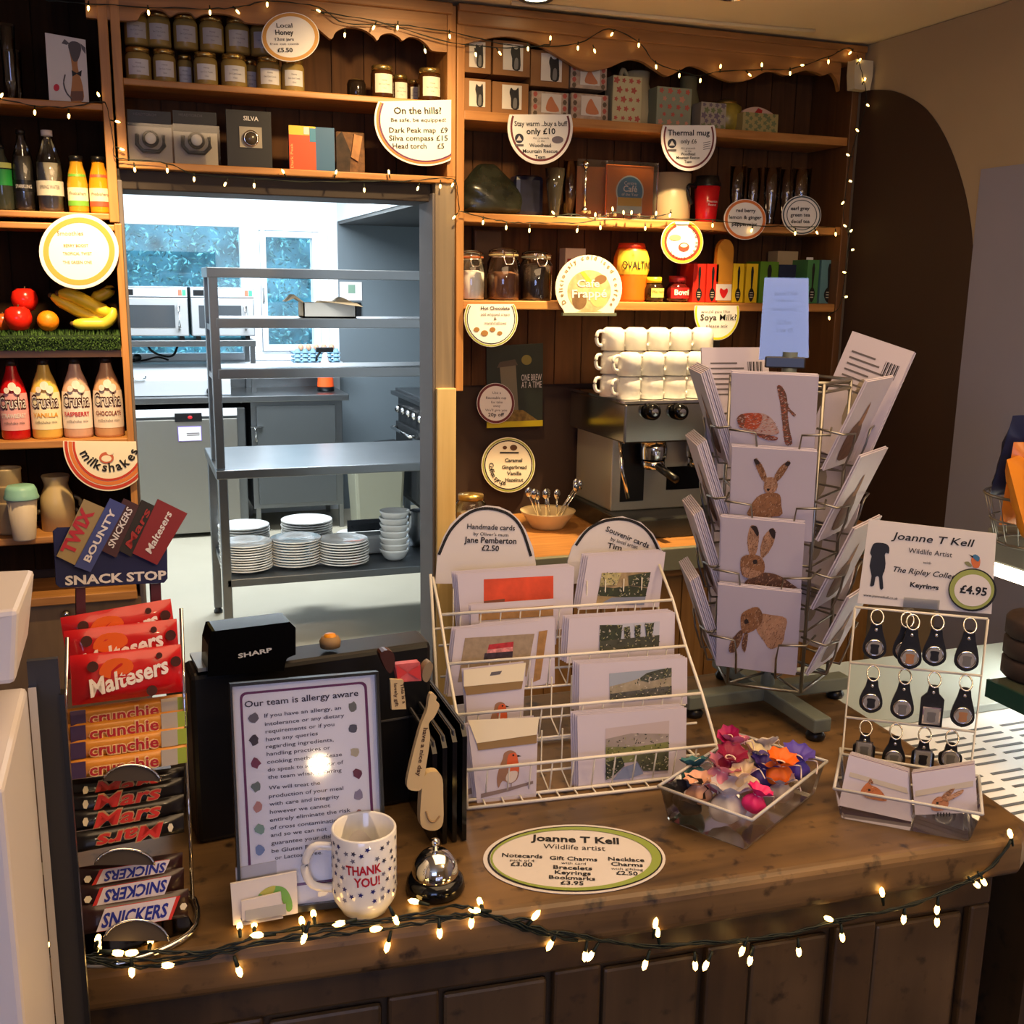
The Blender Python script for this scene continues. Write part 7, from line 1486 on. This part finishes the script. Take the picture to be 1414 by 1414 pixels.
bird = pxart([([(1073, 534), (1079, 533), (1086, 545), (1089, 562), (1099, 572), (1096, 575), (1088, 568), (1090, 590), (1094, 612), (1084, 612), (1080, 580), (1077, 555)], C('bark', (110, 76, 62), var=.3, vs=60)),
              ([(1020, 578), (1026, 572), (1040, 570), (1055, 571), (1066, 578), (1072, 588), (1076, 598), (1062, 601), (1040, 600), (1026, 592)], C('bird_grey', (190, 160, 150))), ([(1020, 578), (1027, 571), (1042, 570), (1052, 573), (1050, 585), (1042, 593), (1028, 590)], C('bird_red', (190, 84, 52))),
              ([(1042, 598), (1060, 600), (1074, 604), (1070, 608), (1056, 606)], C('bird_tail', (110, 66, 56))), ([(1018, 577), (1025, 571), (1030, 576), (1026, 590), (1021, 588)], C('bird_head', (120, 74, 56)))], BIRDS, 60, .3)
hare1 = pxart([([(1042, 635), (1046, 634), (1054, 645), (1059, 660), (1055, 665), (1047, 652)], FUR), ([(1091, 638), (1087, 637), (1076, 646), (1069, 660), (1073, 665), (1084, 652)], FUR), ([(1058, 660), (1070, 660), (1074, 672), (1066, 682), (1058, 680), (1055, 672)], FURL), ([(1052, 682), (1066, 680), (1077, 683), (1079, 698), (1077, 712), (1034, 712), (1036, 700), (1042, 690)], FUR), ([(1041, 634), (1046, 634), (1049, 639), (1044, 641)], EART), ([(1092, 638), (1087, 637), (1084, 641), (1089, 643)], EART), ([(1059, 674), (1063, 674), (1062, 677), (1060, 677)], EART)])
hare2 = pxart([([(1036, 727), (1043, 726), (1048, 735), (1047, 752), (1043, 766), (1035, 766), (1032, 745)], FURL), ([(1066, 729), (1071, 735), (1068, 750), (1060, 764), (1052, 770), (1050, 758), (1055, 740)], FURL), ([(1037, 727), (1044, 726), (1048, 735), (1046, 740), (1040, 731)], EART), ([(1066, 729), (1071, 734), (1069, 744), (1062, 733)], EART), ([(1024, 770), (1036, 765), (1050, 768), (1056, 778), (1054, 792), (1044, 798), (1028, 796), (1023, 786)], FUR), ([(1036, 796), (1056, 790), (1076, 794), (1094, 806), (1096, 812), (1030, 812)], FURD), ([(1040, 773), (1045, 772), (1046, 777), (1041, 778)], EART), ([(1026, 782), (1040, 786), (1052, 790), (1040, 797), (1028, 795)], FURL)])
hare3 = pxart([([(1044, 848), (1066, 849), (1086, 854), (1084, 872), (1080, 888), (1064, 896), (1054, 884), (1044, 868)], FURL), ([(1024, 848), (1034, 841), (1046, 838), (1053, 848), (1050, 862), (1038, 872), (1026, 874), (1023, 862)], FUR), ([(1022, 870), (1026, 874), (1022, 888), (1014, 900), (1007, 899), (1009, 886)], FURD), ([(1029, 872), (1033, 876), (1031, 892), (1028, 900), (1024, 890)], FURD), ([(1028, 856), (1032, 854), (1034, 859), (1029, 861)], EART)])
spincard(0, 0, 'white card of a red breasted bird on a stump, top of the spinner front', 3, bird, ox=-.012)
spincard(0, 1, 'white card of a hare with spread ears, second from the top of the spinner front', 3, hare1, ox=-.006)
spincard(0, 2, 'white card of a hare with tall ears, third from the top of the spinner front', 3, hare2, ox=-.016)
spincard(0, 3, 'white card of a hare washing its face, bottom of the spinner front', 3, hare3, ox=-.014)
rown = ['top', 'second', 'third', 'bottom']
def sidepic(m, Mk, w, h): m.flat(smooth([(-w * .2, h * .1), (-w * .25, h * .4), (0, h * .55), (w * .22, h * .35), (w * .2, h * .1)], 3), -.0016, FURD); m.flat(smooth([(-w * .05, h * .5), (w * .02, h * .75), (w * .1, h * .5)], 3), -.0019, FUR)
for k in range(4):
    spincard(1, k, 'white animal picture card in the %s pocket of the spinner right face' % rown[k], 2, sidepic, lean=22)
    spincard(4, k, 'white card edge of the %s pocket on the spinner left face' % rown[k], 6, sidepic, lean=20)
    spincard(2, k, 'white card in the %s pocket of the spinner back right face' % rown[k], 2, None, lean=14, backart=True, rot=-.22 if k == 0 else 0, h=.20 if k == 0 else CH, ox=-.03 if k == 0 else 0)
    spincard(3, k, 'white card in the %s pocket of the spinner back left face' % rown[k], 2, None, lean=12, backart=True, ox=.03 if k == 0 else 0, h=.175 if k == 0 else CH)
# spinner top sign
c = LY(FR(AX.x, AX.y, AX.z, RZ0), 1083, 496, 0); HM2 = FR(AX.x, AX.y, AX.z, RZ0 + .06) @ Matrix.Translation((c.x, 0, c.z)) @ Matrix.Rotation(math.radians(-3), 4, 'X')
t2 = thing('header_sign', 'glossy clear plastic sign holder on top of the card spinner', 'sign', HM2)
MB().box(-.03, .032, -.012, .012, -.014, .004, mat('clip_black', (36, 34, 34), .3)).build('clip', t2, bevel=.002)
q = pp(HM2, [(1056, 384), (1116, 385), (1116, 494), (1048, 497)])
MB().prism(q, 0, .001, mat('sign_sheet', (140, 146, 176), .5)).build('sheet', t2)
m = MB()
for s_, cx, cy, w, h in [('Joanne T Kell', 1085, 408, 32, 6), ('Wildlife Artist', 1084, 417, 24, 4), ('Greeting cards', 1083, 429, 34, 5), ('£2.75 or', 1083, 448, 20, 6), ('2 for £5', 1083, 459, 24, 6)]: tx(m, HM2, s_, cx - w / 2, cy, cx + w / 2, cy, h, INKG, -.0008, .01)
m.build('lettering', t2); MB().prism([(a * 1.02, b * 1.01) for a, b in q], -.004, -.002, glass('sign_cover', (246, 248, 250), .04, alpha=.1, k=.55)).build('clear_cover', t2)

# ---------------------------------------------------------------- keyring stand
GM = FR(1.02, 1.18, CT + .001, math.radians(-35))
t = thing('keyring_stand', 'white wire keyring stand behind the right plastic tub', 'keyring stand', GM)
bars_ = [((1181, 839), (1364, 854)), ((1174, 914.5), (1356, 934)), ((1167.5, 990), (1346, 1010.6))]
bl = [(LY(GM, *a), LY(GM, *b)) for a, b in bars_]
xl = sum(a.x for a, b in bl) / 3; xr = sum(b.x for a, b in bl) / 3
m = MB()
for x in (xl, xr): m.tube([(x, -.03, .002), (x, 0, .004), (x, 0, bl[0][0].z)], .0019, WHITEWIRE, 7)
m.tube([(xl, -.03, .002), (xr, -.03, .002)], .0019, WHITEWIRE, 7); m.tube([(xl, .07, .002), (xl, 0, .004)], .0019, WHITEWIRE, 7); m.tube([(xr, .07, .002), (xr, 0, .004)], .0019, WHITEWIRE, 7); m.tube([(xl, .07, .002), (xr, .07, .002)], .0019, WHITEWIRE, 7)
m.build('upright_frame', t)
zr = []
for a, b in bl:
    z = (a.z + b.z) / 2; zr.append(z); MB().tube([(xl, 0, z), (xr, 0, z)], .0019, WHITEWIRE, 7).build('cross_bar', t)
LEA = mat('black_leather', (20, 18, 18), .5, bump=.1, vs=90)
def keyring(px, py, row, lab, sq=False, dy=0.0, dog=0):
    p = LY(GM, px, py, -.014 - dy); z = zr[row]
    Mk = GM @ Matrix.Translation((p.x, -.014 - dy, z)); r = thing('keyring', lab, 'keyring', Mk, 'leather keyrings on the stand'); d = p.z - z
    rr = .0095; MB().tube([(rr * math.cos(a * .3927) * .9, .004 + .006 * math.sin(a * .3927) - .004, -.008 + rr * math.sin(a * .3927)) for a in range(16)], .0012, CHROME, 6, True).build('split_ring', r)
    w = .0155; top_ = -.016
    if sq: P = [(-.006, top_), (.006, top_), (.008, top_ - .012), (w, top_ - .02), (w, d - .017), (-w, d - .017), (-w, top_ - .02), (-.008, top_ - .012)]
    else: P = smooth([(-.006, top_), (.006, top_), (.009, top_ - .012), (w, d + .004), (w * .9, d - .010), (0, d - .018), (-w * .9, d - .010), (-w, d + .004), (-.009, top_ - .012)], 3)
    MB().prism(P, -.002, .002, LEA).build('leather_fob', r)
    MB().ball((0, -.003, top_ - .010), .0026, CHROME, 10, 6, sc=(1, .5, 1)).build('rivet', r)
    mm = Matrix.Translation((0, -.0022, d)) @ Matrix.Rotation(PI / 2, 4, 'X')
    pd = mat('badge_grey', (150, 146, 142), .4); dk_ = [DOGB, DOGG, C('badge_tan', (170, 120, 80))][dog % 3]
    if sq: m = MB().box(-.012, .012, -.0045, -.0022, d - .013, d + .013, CHROME); m.box(-.010, .010, -.0049, -.0044, d - .011, d + .011, pd)
    else: m = MB().lathe([(.0125, 0), (.013, .0015), (.011, .003), (.0105, .0026), (0, .0026)], CHROME, n=22, M=mm); m.lathe([(.0104, .0028), (0, .0029)], pd, n=20, M=mm)
    y = -.0056
    m.flat(smooth([(-.005, d - .008), (-.005, d), (-.006, d + .005), (-.002, d + .006), (.002, d + .006), (.006, d + .005), (.005, d), (.005, d - .008)], 3), y, dk_); m.build('animal_badge', r)
rn = ['top', 'middle', 'lower']
for row, items in enumerate([[(1207.6, 893.5, 0, 0), (1249, 897, 0, 1), (1290, 903, 0, 0), (1334.5, 910, 0, 1)], [(1202.5, 968, 0, 0), (1245.6, 976.6, 0, 1), (1285.6, 987, 1, 1), (1329, 987, 0, 2)], [(1193, 1034, 1, 1), (1234, 1046, 0, 1), (1274, 1046, 1, 0), (1312, 1046, 0, 1)]]):
    for i, (px, py, sq, dg) in enumerate(items): keyring(px, py, row, 'black leather keyring, %s from the left on the %s bar of the stand' % (ordn[i], rn[row]), bool(sq), 0, dg)
keyring(1256, 907, 0, 'black leather keyring hanging in front of the second one on the top bar', False, .009, 2)
# sign on the stand
KS = GM @ Matrix.Translation((0, .004, zr[0] - .002)) @ Matrix.Rotation(math.radians(-3), 4, 'X')
t = thing('keyring_sign', 'white wildlife artist keyrings sign with a black dog above the keyring stand', 'sign', KS)
MB().prism(pp(KS, [(1200, 717), (1376, 737), (1369, 848), (1184, 833)]), 0, .002, PAPER).build('board', t)
def z5(x, y): return (1120 + x / 2.946, 700 + y / 2.946)
m = MB()
for s_, x0, y0, x1, y1, h, b, shr in [('Joanne T Kell', 328, 130, 655, 162, 10, .01, .25), ('Wildlife Artist', 395, 186, 573, 205, 7, .0, 0), ('with', 455, 230, 488, 234, 3.5, 0, 0), ('The Ripley Collection', 328, 262, 640, 300, 7.5, .01, .3), ('Keyrings', 402, 324, 518, 338, 6.5, .03, 0), ('www.joannetkell.co.uk', 212, 362, 352, 378, 3.5, .01, .1)]: tx(m, KS, s_, *z5(x0, y0), *z5(x1, y1), h, INK, -.0008, b, shr)
m.build('lettering', t); m = MB()
m.flat(smooth(pp(KS, [z5(*p) for p in [(248, 160), (258, 147), (280, 145), (306, 150), (318, 165), (316, 190), (306, 186), (300, 196), (303, 230), (298, 262), (290, 282), (294, 330), (280, 332), (276, 285), (262, 285), (256, 318), (240, 320), (246, 280), (238, 240), (246, 200), (240, 188)]]), 2), -.0008, DOGB); m.build('dog_picture', t)
m = MB(); m.flat(smooth(pp(KS, [z5(*p) for p in [(650, 215), (662, 198), (684, 205), (688, 225), (682, 246), (660, 246)]]), 2), -.0008, C('bird_orange', (206, 110, 60))); m.flat(smooth(pp(KS, [z5(*p) for p in [(655, 200), (668, 192), (686, 205), (680, 222), (668, 215)]]), 2), -.0012, C('bird_blue', (60, 110, 150))); m.flat(pp(KS, [z5(*p) for p in [(640, 192), (660, 200), (656, 206)]]), -.0014, INK); m.flat(smooth(pp(KS, [z5(*p) for p in [(622, 226), (640, 222), (655, 240), (640, 242)]]), 2), -.0008, C('leaf_olive', (130, 130, 90))); m.build('bird_picture', t)
tp = thing('price_tag', 'oval four pound ninety five price tag with green and black ring', 'price tag', KS @ Matrix.Translation((0, -.004, 0))); Kp = KS @ Matrix.Translation((0, -.004, 0))
MB().prism(ell(Kp, 1343, 815, 33, 29.5, 0, 36), 0, .003, INK).build('disc', tp)
m = MB(); m.flat(ell(Kp, 1342, 814, 31, 27.5, 0, 36), -.0006, mat('tag_olive', (150, 160, 80), .5)); m.flat(ell(Kp, 1343, 815, 25.5, 22, 0, 36), -.0012, PAPER); m.build('ring', tp)
m = MB(); tx(m, Kp, '£4.95', 1325, 818, 1362, 823, 11, INK, -.0018, .03); m.build('lettering', tp)
MB().box(LY(KS, 1247, 832).x, LY(KS, 1297, 832).x, -.004, -.002, LY(KS, 1270, 846).z, LY(KS, 1270, 826).z, ACRY).build('clear_clip', bpy.data.objects['keyring_stand'], M=GM.inverted() @ KS)

# ---------------------------------------------------------------- plastic tubs
TUB = glass('tub_plastic', (240, 242, 244), .08, alpha=1.6)
def tub(name, lab, o, rz, w, d, h, fl=.010):
    t = thing(name, lab, 'tub', FR(o[0], o[1], CT + .001, rz))
    b = [(0, 0), (w, 0), (w, d), (0, d)]; T_ = [(-fl, -fl), (w + fl, -fl), (w + fl, d + fl), (-fl, d + fl)]
    m = MB(); m.add([(x, y, 0) for x, y in b] + [(x, y, h) for x, y in T_], [(3, 2, 1, 0), (0, 1, 5, 4), (1, 2, 6, 5), (2, 3, 7, 6), (3, 0, 4, 7)], TUB); m.build('body', t, bevel=.006)
    m = MB(); RIM = mat('tub_rim', (196, 192, 186), .3); e = .006
    for i in range(4):
        a, c = T_[i], T_[(i + 1) % 4]; m.tube([(a[0], a[1], h), (c[0], c[1], h)], .0022, RIM, 6)
    m.build('rim', t); return t
tub('plastic_tub', 'clear plastic tub of colourful organza charm bags on the counter', (.702, 1.053), math.radians(30.5), .203, .117, .052)
TM = FR(.702, 1.053, CT + .001, math.radians(30.5))
def organza(px, py, zz, r, c, lab, seed):
    p = PZ(px, py, CT + zz); rr = random.Random(seed); mt = mat('organza_%d_%d_%d' % c, c, .5, sheen=.3)
    t = thing('charm_bag', lab, 'charm bag', FR(p.x, p.y, CT + zz, rr.uniform(-.5, .5), rr.uniform(-.4, .4), rr.uniform(-.4, .4)), 'organza charm bags in the tub')
    m = MB(); v = []; n = 18; L_ = [(.35, -.95), (.8, -.7), (1, -.3), (.9, .1), (.55, .4), (.3, .55), (.55, .75), (.95, 1.0), (1.05, 1.15)]
    for j, (q, z) in enumerate(L_):
        for i in range(n):
            a = 2 * PI * i / n; k = 1 + (.18 if j < 5 else .3) * math.sin(a * (5 if j < 5 else 8) + seed + j * .6) + rr.uniform(-.08, .08)
            v.append((r * q * k * math.cos(a), r * q * k * math.sin(a), r * (z + (.18 * math.sin(7 * a + seed) if j > 6 else 0))))
    f = [(j * n + i, j * n + (i + 1) % n, (j + 1) * n + (i + 1) % n, (j + 1) * n + i) for j in range(len(L_) - 1) for i in range(n)] + [tuple(reversed(range(n)))]
    m.add(v, f, mt, True); m.build('bag', t, sub=1)
    m = MB(); m.tube([(r * .34 * math.cos(a * .5236), r * .34 * math.sin(a * .5236), r * .55) for a in range(12)], r * .06, mat('ribbon', (226, 206, 196), .5), 6, True); m.tube(smooth([(r * .3, -r * .2, r * .55), (r * .9, -r * .6, r * .9), (r * 1.3, -r * .3, r * .5), (r * 1.2, -r * .9, r * .1)], 4, False), r * .05, mat('ribbon', (226, 206, 196), .5), 5); m.build('ribbon', t)
for i, (px, py, zz, r, c, lab) in enumerate([
    (951, 1104, .030, .021, (26, 24, 30), 'black organza charm bag at the left end of the tub'), (965, 1092, .044, .018, (226, 170, 140), 'peach organza charm bag behind the black one'), (960, 1068, .040, .018, (50, 110, 120), 'teal organza charm bag at the back left of the tub'),
    (993, 1073, .052, .022, (226, 140, 160), 'pink organza charm bag in the middle of the tub'), (1006, 1056, .064, .020, (140, 16, 60), 'dark magenta organza charm bag on the heap'), (1013, 1038, .070, .020, (226, 120, 150), 'rose pink organza charm bag at the top of the heap'), (1008, 1024, .080, .015, (170, 20, 90), 'bright magenta organza tuft topmost on the heap'),
    (1029, 1080, .054, .018, (226, 204, 170), 'cream organza charm bag right of the pink one'), (1004, 1110, .032, .026, (206, 200, 206), 'white organza charm bag behind the tub front corner'), (1043, 1106, .044, .017, (226, 40, 120), 'hot pink organza charm bag at the tub right corner'), (1052, 1068, .050, .020, (70, 50, 130), 'dark violet organza charm bag beside the orange one'),
    (1075, 1064, .058, .021, (236, 110, 20), 'orange organza charm bag at the right end'), (1098, 1056, .054, .021, (90, 70, 170), 'purple organza charm bag at the far right end'), (1060, 1040, .060, .018, (206, 196, 190), 'pale grey organza charm bag at the back of the heap'), (1078, 1090, .036, .018, (190, 180, 190), 'silver organza charm bag below the orange one'), (1036, 1046, .062, .016, (206, 190, 150), 'beige organza charm bag at the back centre')]): organza(px, py, zz, r, c, lab, i + 2)
tub('plastic_tub', 'clear plastic tub of notecard packs in front of the keyring stand', (.868, 1.087), math.radians(-40.7), .162, .096, .048)
def notecard(px, Y0, lab, art, rz, dy):
    Mb = FR(.868, 1.087, CT + .001, math.radians(-40.7)) @ Matrix.Translation((0, dy, .004)) @ Matrix.Rotation(math.radians(-18), 4, 'X'); c = LY(Mb, sum(p[0] for p in px) / 4, (px[2][1] + px[3][1]) / 2); Mc = Mb @ Matrix.Translation((c.x, 0, max(c.z, 0)))
    r = thing('notecard_pack', lab, 'notecard', Mc, 'notecard packs in the tub')
    q = [(a, max(b, 0.0)) for a, b in pp(Mc, px)]
    MB().prism(q, 0, .006, CARD).build('cards', r); m = MB(); art(m, Mc); m.build('picture', r)
    MB().prism([(a, b) for a, b in q], .0065, .016, mat('lilac_envelopes', (120, 104, 150), .6)).build('envelopes', r)
    for k in range(3): 
        o = MB().prism(q, 0, .006, CARD).build('notecard_pack', M=Mc @ Matrix.Translation((.001 * k, .020 + .009 * k, .001 * k))); tag(o, lab.split(' leaning')[0] + ' stacked behind the front one in the tub', 'notecard', 'notecard packs stacked behind')
def sq_art(m, Mc):
    m.flat(pp(Mc, [(1174, 1066), (1252, 1088), (1254, 1096), (1172, 1072)]), -.0006, C('card_stripe', (190, 180, 168)))
    for pts, mt in (([(1188, 1094), (1194, 1084), (1200, 1080), (1203, 1084), (1212, 1088), (1220, 1096), (1224, 1106), (1206, 1104), (1194, 1100)], C('squirrel_red', (186, 110, 66))), ([(1199, 1081), (1202, 1075), (1206, 1082)], C('squirrel_red', (186, 110, 66))), ([(1192, 1096), (1202, 1096), (1206, 1102), (1196, 1101)], C('hare_cream', (226, 200, 176)))):
        P = smooth(pp(Mc, pts), 3); m.flat(P, -.001, mt); strokes(m, P, FURS, 26, -.0014, .004, .0008, .6, .6, 3)
    m.flat(pp(Mc, [(1199, 1089), (1202, 1089), (1202, 1092), (1199, 1092)]), -.0018, INK)
def ha_art(m, Mc):
    m.flat(pp(Mc, [(1264, 1092), (1344, 1078), (1344, 1086), (1264, 1100)]), -.0006, C('card_stripe', (190, 180, 168)))
    for pts, mt in (([(1286, 1116), (1288, 1106), (1296, 1100), (1306, 1102), (1310, 1110), (1304, 1118), (1292, 1120)], C('hare_tan', (180, 122, 90))), ([(1304, 1103), (1316, 1096), (1330, 1090), (1328, 1096), (1314, 1104), (1307, 1107)], FURL), ([(1300, 1101), (1306, 1094), (1318, 1088), (1314, 1096), (1304, 1103)], FUR)):
        P = smooth(pp(Mc, pts), 3); m.flat(P, -.001, mt); strokes(m, P, FURS, 24, -.0014, .004, .0008, .4, .6, 5)
    m.flat(pp(Mc, [(1293, 1107), (1296, 1107), (1296, 1110), (1293, 1110)]), -.0018, INK)
    for b in range(5): m.flat(pp(Mc, [(1294 + b * 4, 1122), (1296 + b * 4, 1121.6), (1296 + b * 4, 1127), (1294 + b * 4, 1127.4)]), -.001, INK)
notecard([(1172, 1043), (1254, 1067), (1258, 1143), (1158, 1112)], 0, 'notecard pack with a squirrel leaning in the left of the tub', sq_art, 0, .024)
notecard([(1259, 1069), (1346, 1056), (1350, 1122), (1262, 1143)], 0, 'notecard pack with a hare leaning in the right of the tub', ha_art, 0, .018)

# ---------------------------------------------------------------- fairy lights
CORD = mat('cord_green', (22, 30, 20), .5); BULB = mat('bulb_warm', (255, 226, 160), .4, emit=11.0, ecol=(255, 200, 108)); SOCK = mat('socket_green', (24, 34, 22), .5)
bm_ = MB().lathe([(0, -.0), (.0022, 0), (.0036, .005), (.0030, .011), (0, .015)], BULB, n=8); bm_.lathe([(0, -.014), (.0018, -.014), (.0026, -.002), (.0022, .0005)], SOCK, n=7)
bulb_me = None
def lights(lab, cords, bulbs, fn, group='fairy light strings', sc=1.0, seed=1, up=False, cr=.0009):
    global bulb_me
    rr = random.Random(seed); t = thing('string_lights', lab, 'fairy lights', FR(0, 0, 0), group)
    cp = []
    for pts in cords:
        P = [fn(a, b) for a, b in smooth(pts, 5, False)]; P = [p + Vector((rr.uniform(-.0015, .0015), 0, rr.uniform(-.0015, .0015))) for p in P]; cp += P
        m = MB(); n = len(P)
        for s_ in (0, PI): m.tube([p + Vector((0, cr * math.cos(i * .9 + s_), cr * 1.2 * math.sin(i * .9 + s_))) for i, p in enumerate(P)], cr, CORD, 5)
        m.build('cord', t)
    for a, b in bulbs:
        p = fn(a, b); near = min(cp, key=lambda q: (q - p).length); d = p - near
        if d.length > .06: d = Vector((rr.uniform(-.3, .3), -.2, -1)) * .01
        d.normalize(); Mb = Matrix.Translation(p - d * .005) @ d.to_track_quat('Z', 'Y').to_matrix().to_4x4() @ Matrix.Scale(sc, 4)
        if bulb_me is None:
            o = bm_.build('bulb', t, M=Mb); bulb_me = o
        else:
            o = bulb_me.copy(); COL.objects.link(o); o.parent = t; o.matrix_local = Mb
fw = lambda Y: (lambda a, b: PY(a, b, Y))
lights('fairy light string along the cornice at the top of the shelves', [[(60, 0), (122, 5), (205, 10), (290, 12), (330, 10), (369, 2), (440, 10), (476, 32), (549, 34), (621, 44), (690, 60), (729, 64), (798, 60), (840, 40), (882, 58), (906, 86), (960, 104), (995, 98), (1052, 96), (1091, 95), (1144, 78), (1170, 66), (1180, 72)], [(430, 14), (520, 30), (620, 58), (700, 66), (760, 62)]],
       [(122, 11), (205, 17), (290, 17), (328, 16), (369, 6), (440, 15), (476, 48), (516, 38), (549, 38), (587, 70), (621, 50), (657, 75), (690, 73), (729, 67), (760, 53), (798, 66), (821, 70), (845, 47), (882, 62), (906, 92), (938, 104), (967, 111), (995, 92), (1035, 103), (1052, 90), (1091, 101), (1108, 90), (1144, 85), (1174, 73)], fw(3.022), sc=.85, seed=2)
lights('fairy light string hanging down the right edge of the shelves', [[(1184, 76), (1190, 100), (1196, 130), (1192, 160), (1180, 195), (1172, 230), (1168, 262), (1165, 300), (1172, 330), (1168, 370), (1164, 400), (1158, 425), (1142, 436)]],
       [(1187, 83), (1194, 110), (1198, 145), (1184, 180), (1171, 214), (1174, 250), (1164, 280), (1167, 312), (1175, 319), (1177, 345), (1166, 376), (1168, 410), (1145, 439)], fw(2.985), sc=.85, seed=3)
lights('fairy light string under the shelf over the doorway', [[(0, 136), (48, 146), (95, 148), (140, 140), (150, 160), (156, 190), (158, 215), (176, 220), (231, 226), (268, 240), (351, 246), (430, 251), (503, 250), (560, 250), (608, 246), (628, 250), (632, 270), (634, 292)]],
       [(2, 132), (48, 155), (95, 160), (136, 131), (162, 168), (168, 206), (186, 234), (231, 235), (268, 247), (311, 254), (351, 256), (391, 237), (464, 238), (503, 262), (537, 238), (577, 260), (608, 257), (625, 255)], fw(3.030), sc=.85, seed=4)
lights('fairy light string along the middle right shelf edge', [[(634, 292), (667, 300), (699, 306), (731, 308), (790, 308), (829, 304), (880, 302), (940, 303), (984, 304), (1040, 311), (1098, 313), (1154, 314)], [(764, 300), (790, 296), (822, 302), (846, 294), (872, 298), (906, 299), (928, 294)]],
       [(627, 300), (667, 307), (699, 314), (731, 318), (764, 294), (797, 318), (829, 314), (822, 297), (846, 289), (861, 294), (872, 294), (906, 295), (925, 297), (891, 315), (984, 311), (1038, 318), (1098, 322), (1128, 321), (1154, 323)], fw(3.024), sc=.85, seed=5)
def onc(a, b):
    p = PZ(a, b, CT + .005)
    if (p - FA).dot(FN) < -.012: return p
    q = PF(a, b, .010)
    return q
strand = [(60, 1318), (110, 1322), (160, 1326), (230, 1324), (290, 1316), (350, 1303), (420, 1290), (490, 1278), (560, 1270), (620, 1264), (660, 1262), (700, 1272), (735, 1280), (790, 1292), (840, 1300), (900, 1305), (960, 1304), (1030, 1298), (1090, 1288), (1150, 1274), (1210, 1260), (1260, 1248), (1320, 1226), (1370, 1196), (1396, 1160)]
lights('long fairy light string draped along the front edge of the counter', [strand, [(a, b - 7 + 5 * math.sin(i * 1.9)) for i, (a, b) in enumerate(strand[:13])], [(a + 8, b + 5 - 4 * math.cos(i * 1.3)) for i, (a, b) in enumerate(strand[:14])], [(a, b + 3 * math.sin(i * 2.1)) for i, (a, b) in enumerate(strand[11:])]],
       [(65, 1307), (76, 1301), (90, 1322), (135, 1297), (162, 1316), (180, 1316), (208, 1300), (208, 1275), (230, 1333), (182, 1340), (331, 1280), (351, 1278), (357, 1291), (330, 1340), (417, 1273), (420, 1294), (433, 1263), (470, 1275), (517, 1283), (546, 1269), (535, 1306), (573, 1245), (607, 1287), (651, 1273), (657, 1257), (663, 1246), (739, 1265), (760, 1304), (808, 1319), (816, 1319), (905, 1276), (908, 1288), (891, 1331), (960, 1332), (975, 1332), (1025, 1312), (1036, 1325), (1103, 1313), (1145, 1269), (1163, 1293), (1218, 1233), (1248, 1268), (1294, 1255), (1294, 1272), (1358, 1217), (1348, 1221), (1395, 1152)], onc, sc=.95, seed=6, cr=.0012)
# ceiling lamps
for px, py, lb in ((740, 0, 'recessed ceiling lamp at the top centre edge of the picture'), (1012, -4, 'small round ceiling downlight at the top edge of the picture')):
    p = PZ(px, py - 3, 2.411)
    t = thing('ceiling_lamp', lb, 'ceiling lamp', FR(p.x, p.y, 2.4115)); MB().lathe([(.034, 0), (.044, -.002), (.046, -.006), (.034, -.008), (.032, -.003)], CHROME if px > 900 else BLACK, n=28).build('trim_ring', t); MB().lathe([(0, -.003), (.032, -.003)], mat('lamp_glow', (255, 236, 190), .4, emit=14), n=24).build('lens', t)

# assumed lamp on an added table, placed for the spot in the notice glass
t = thing('assumed_lamp', 'assumed round lamp behind the viewer, placed for the glint in the notice glass', 'lamp', FR(.512, -1.2, .76)); MB().lathe([(0, 0), (.07, 0), (.07, .015), (.012, .03), (.012, .42), (0, .42)], LID, n=20).build('base', t); MB().ball((0, 0, .456), .031, mat('lamp_globe', (255, 226, 180), .4, emit=130), 16, 10).build('globe', t)
t = thing('added_table', 'added plain wooden table behind the viewer holding the assumed lamp', 'table', FR(.512, -1.2, 0)); MB().box(-.4, .4, -.35, .35, .72, .758, PINE).build('tabletop', t, bevel=.004)  # added only to hold up the assumed lamp
for x in (-.36, .32):
    for y in (-.31, .27): MB().box(x, x + .04, y, y + .04, 0, .72, PINEV).build('leg', t)
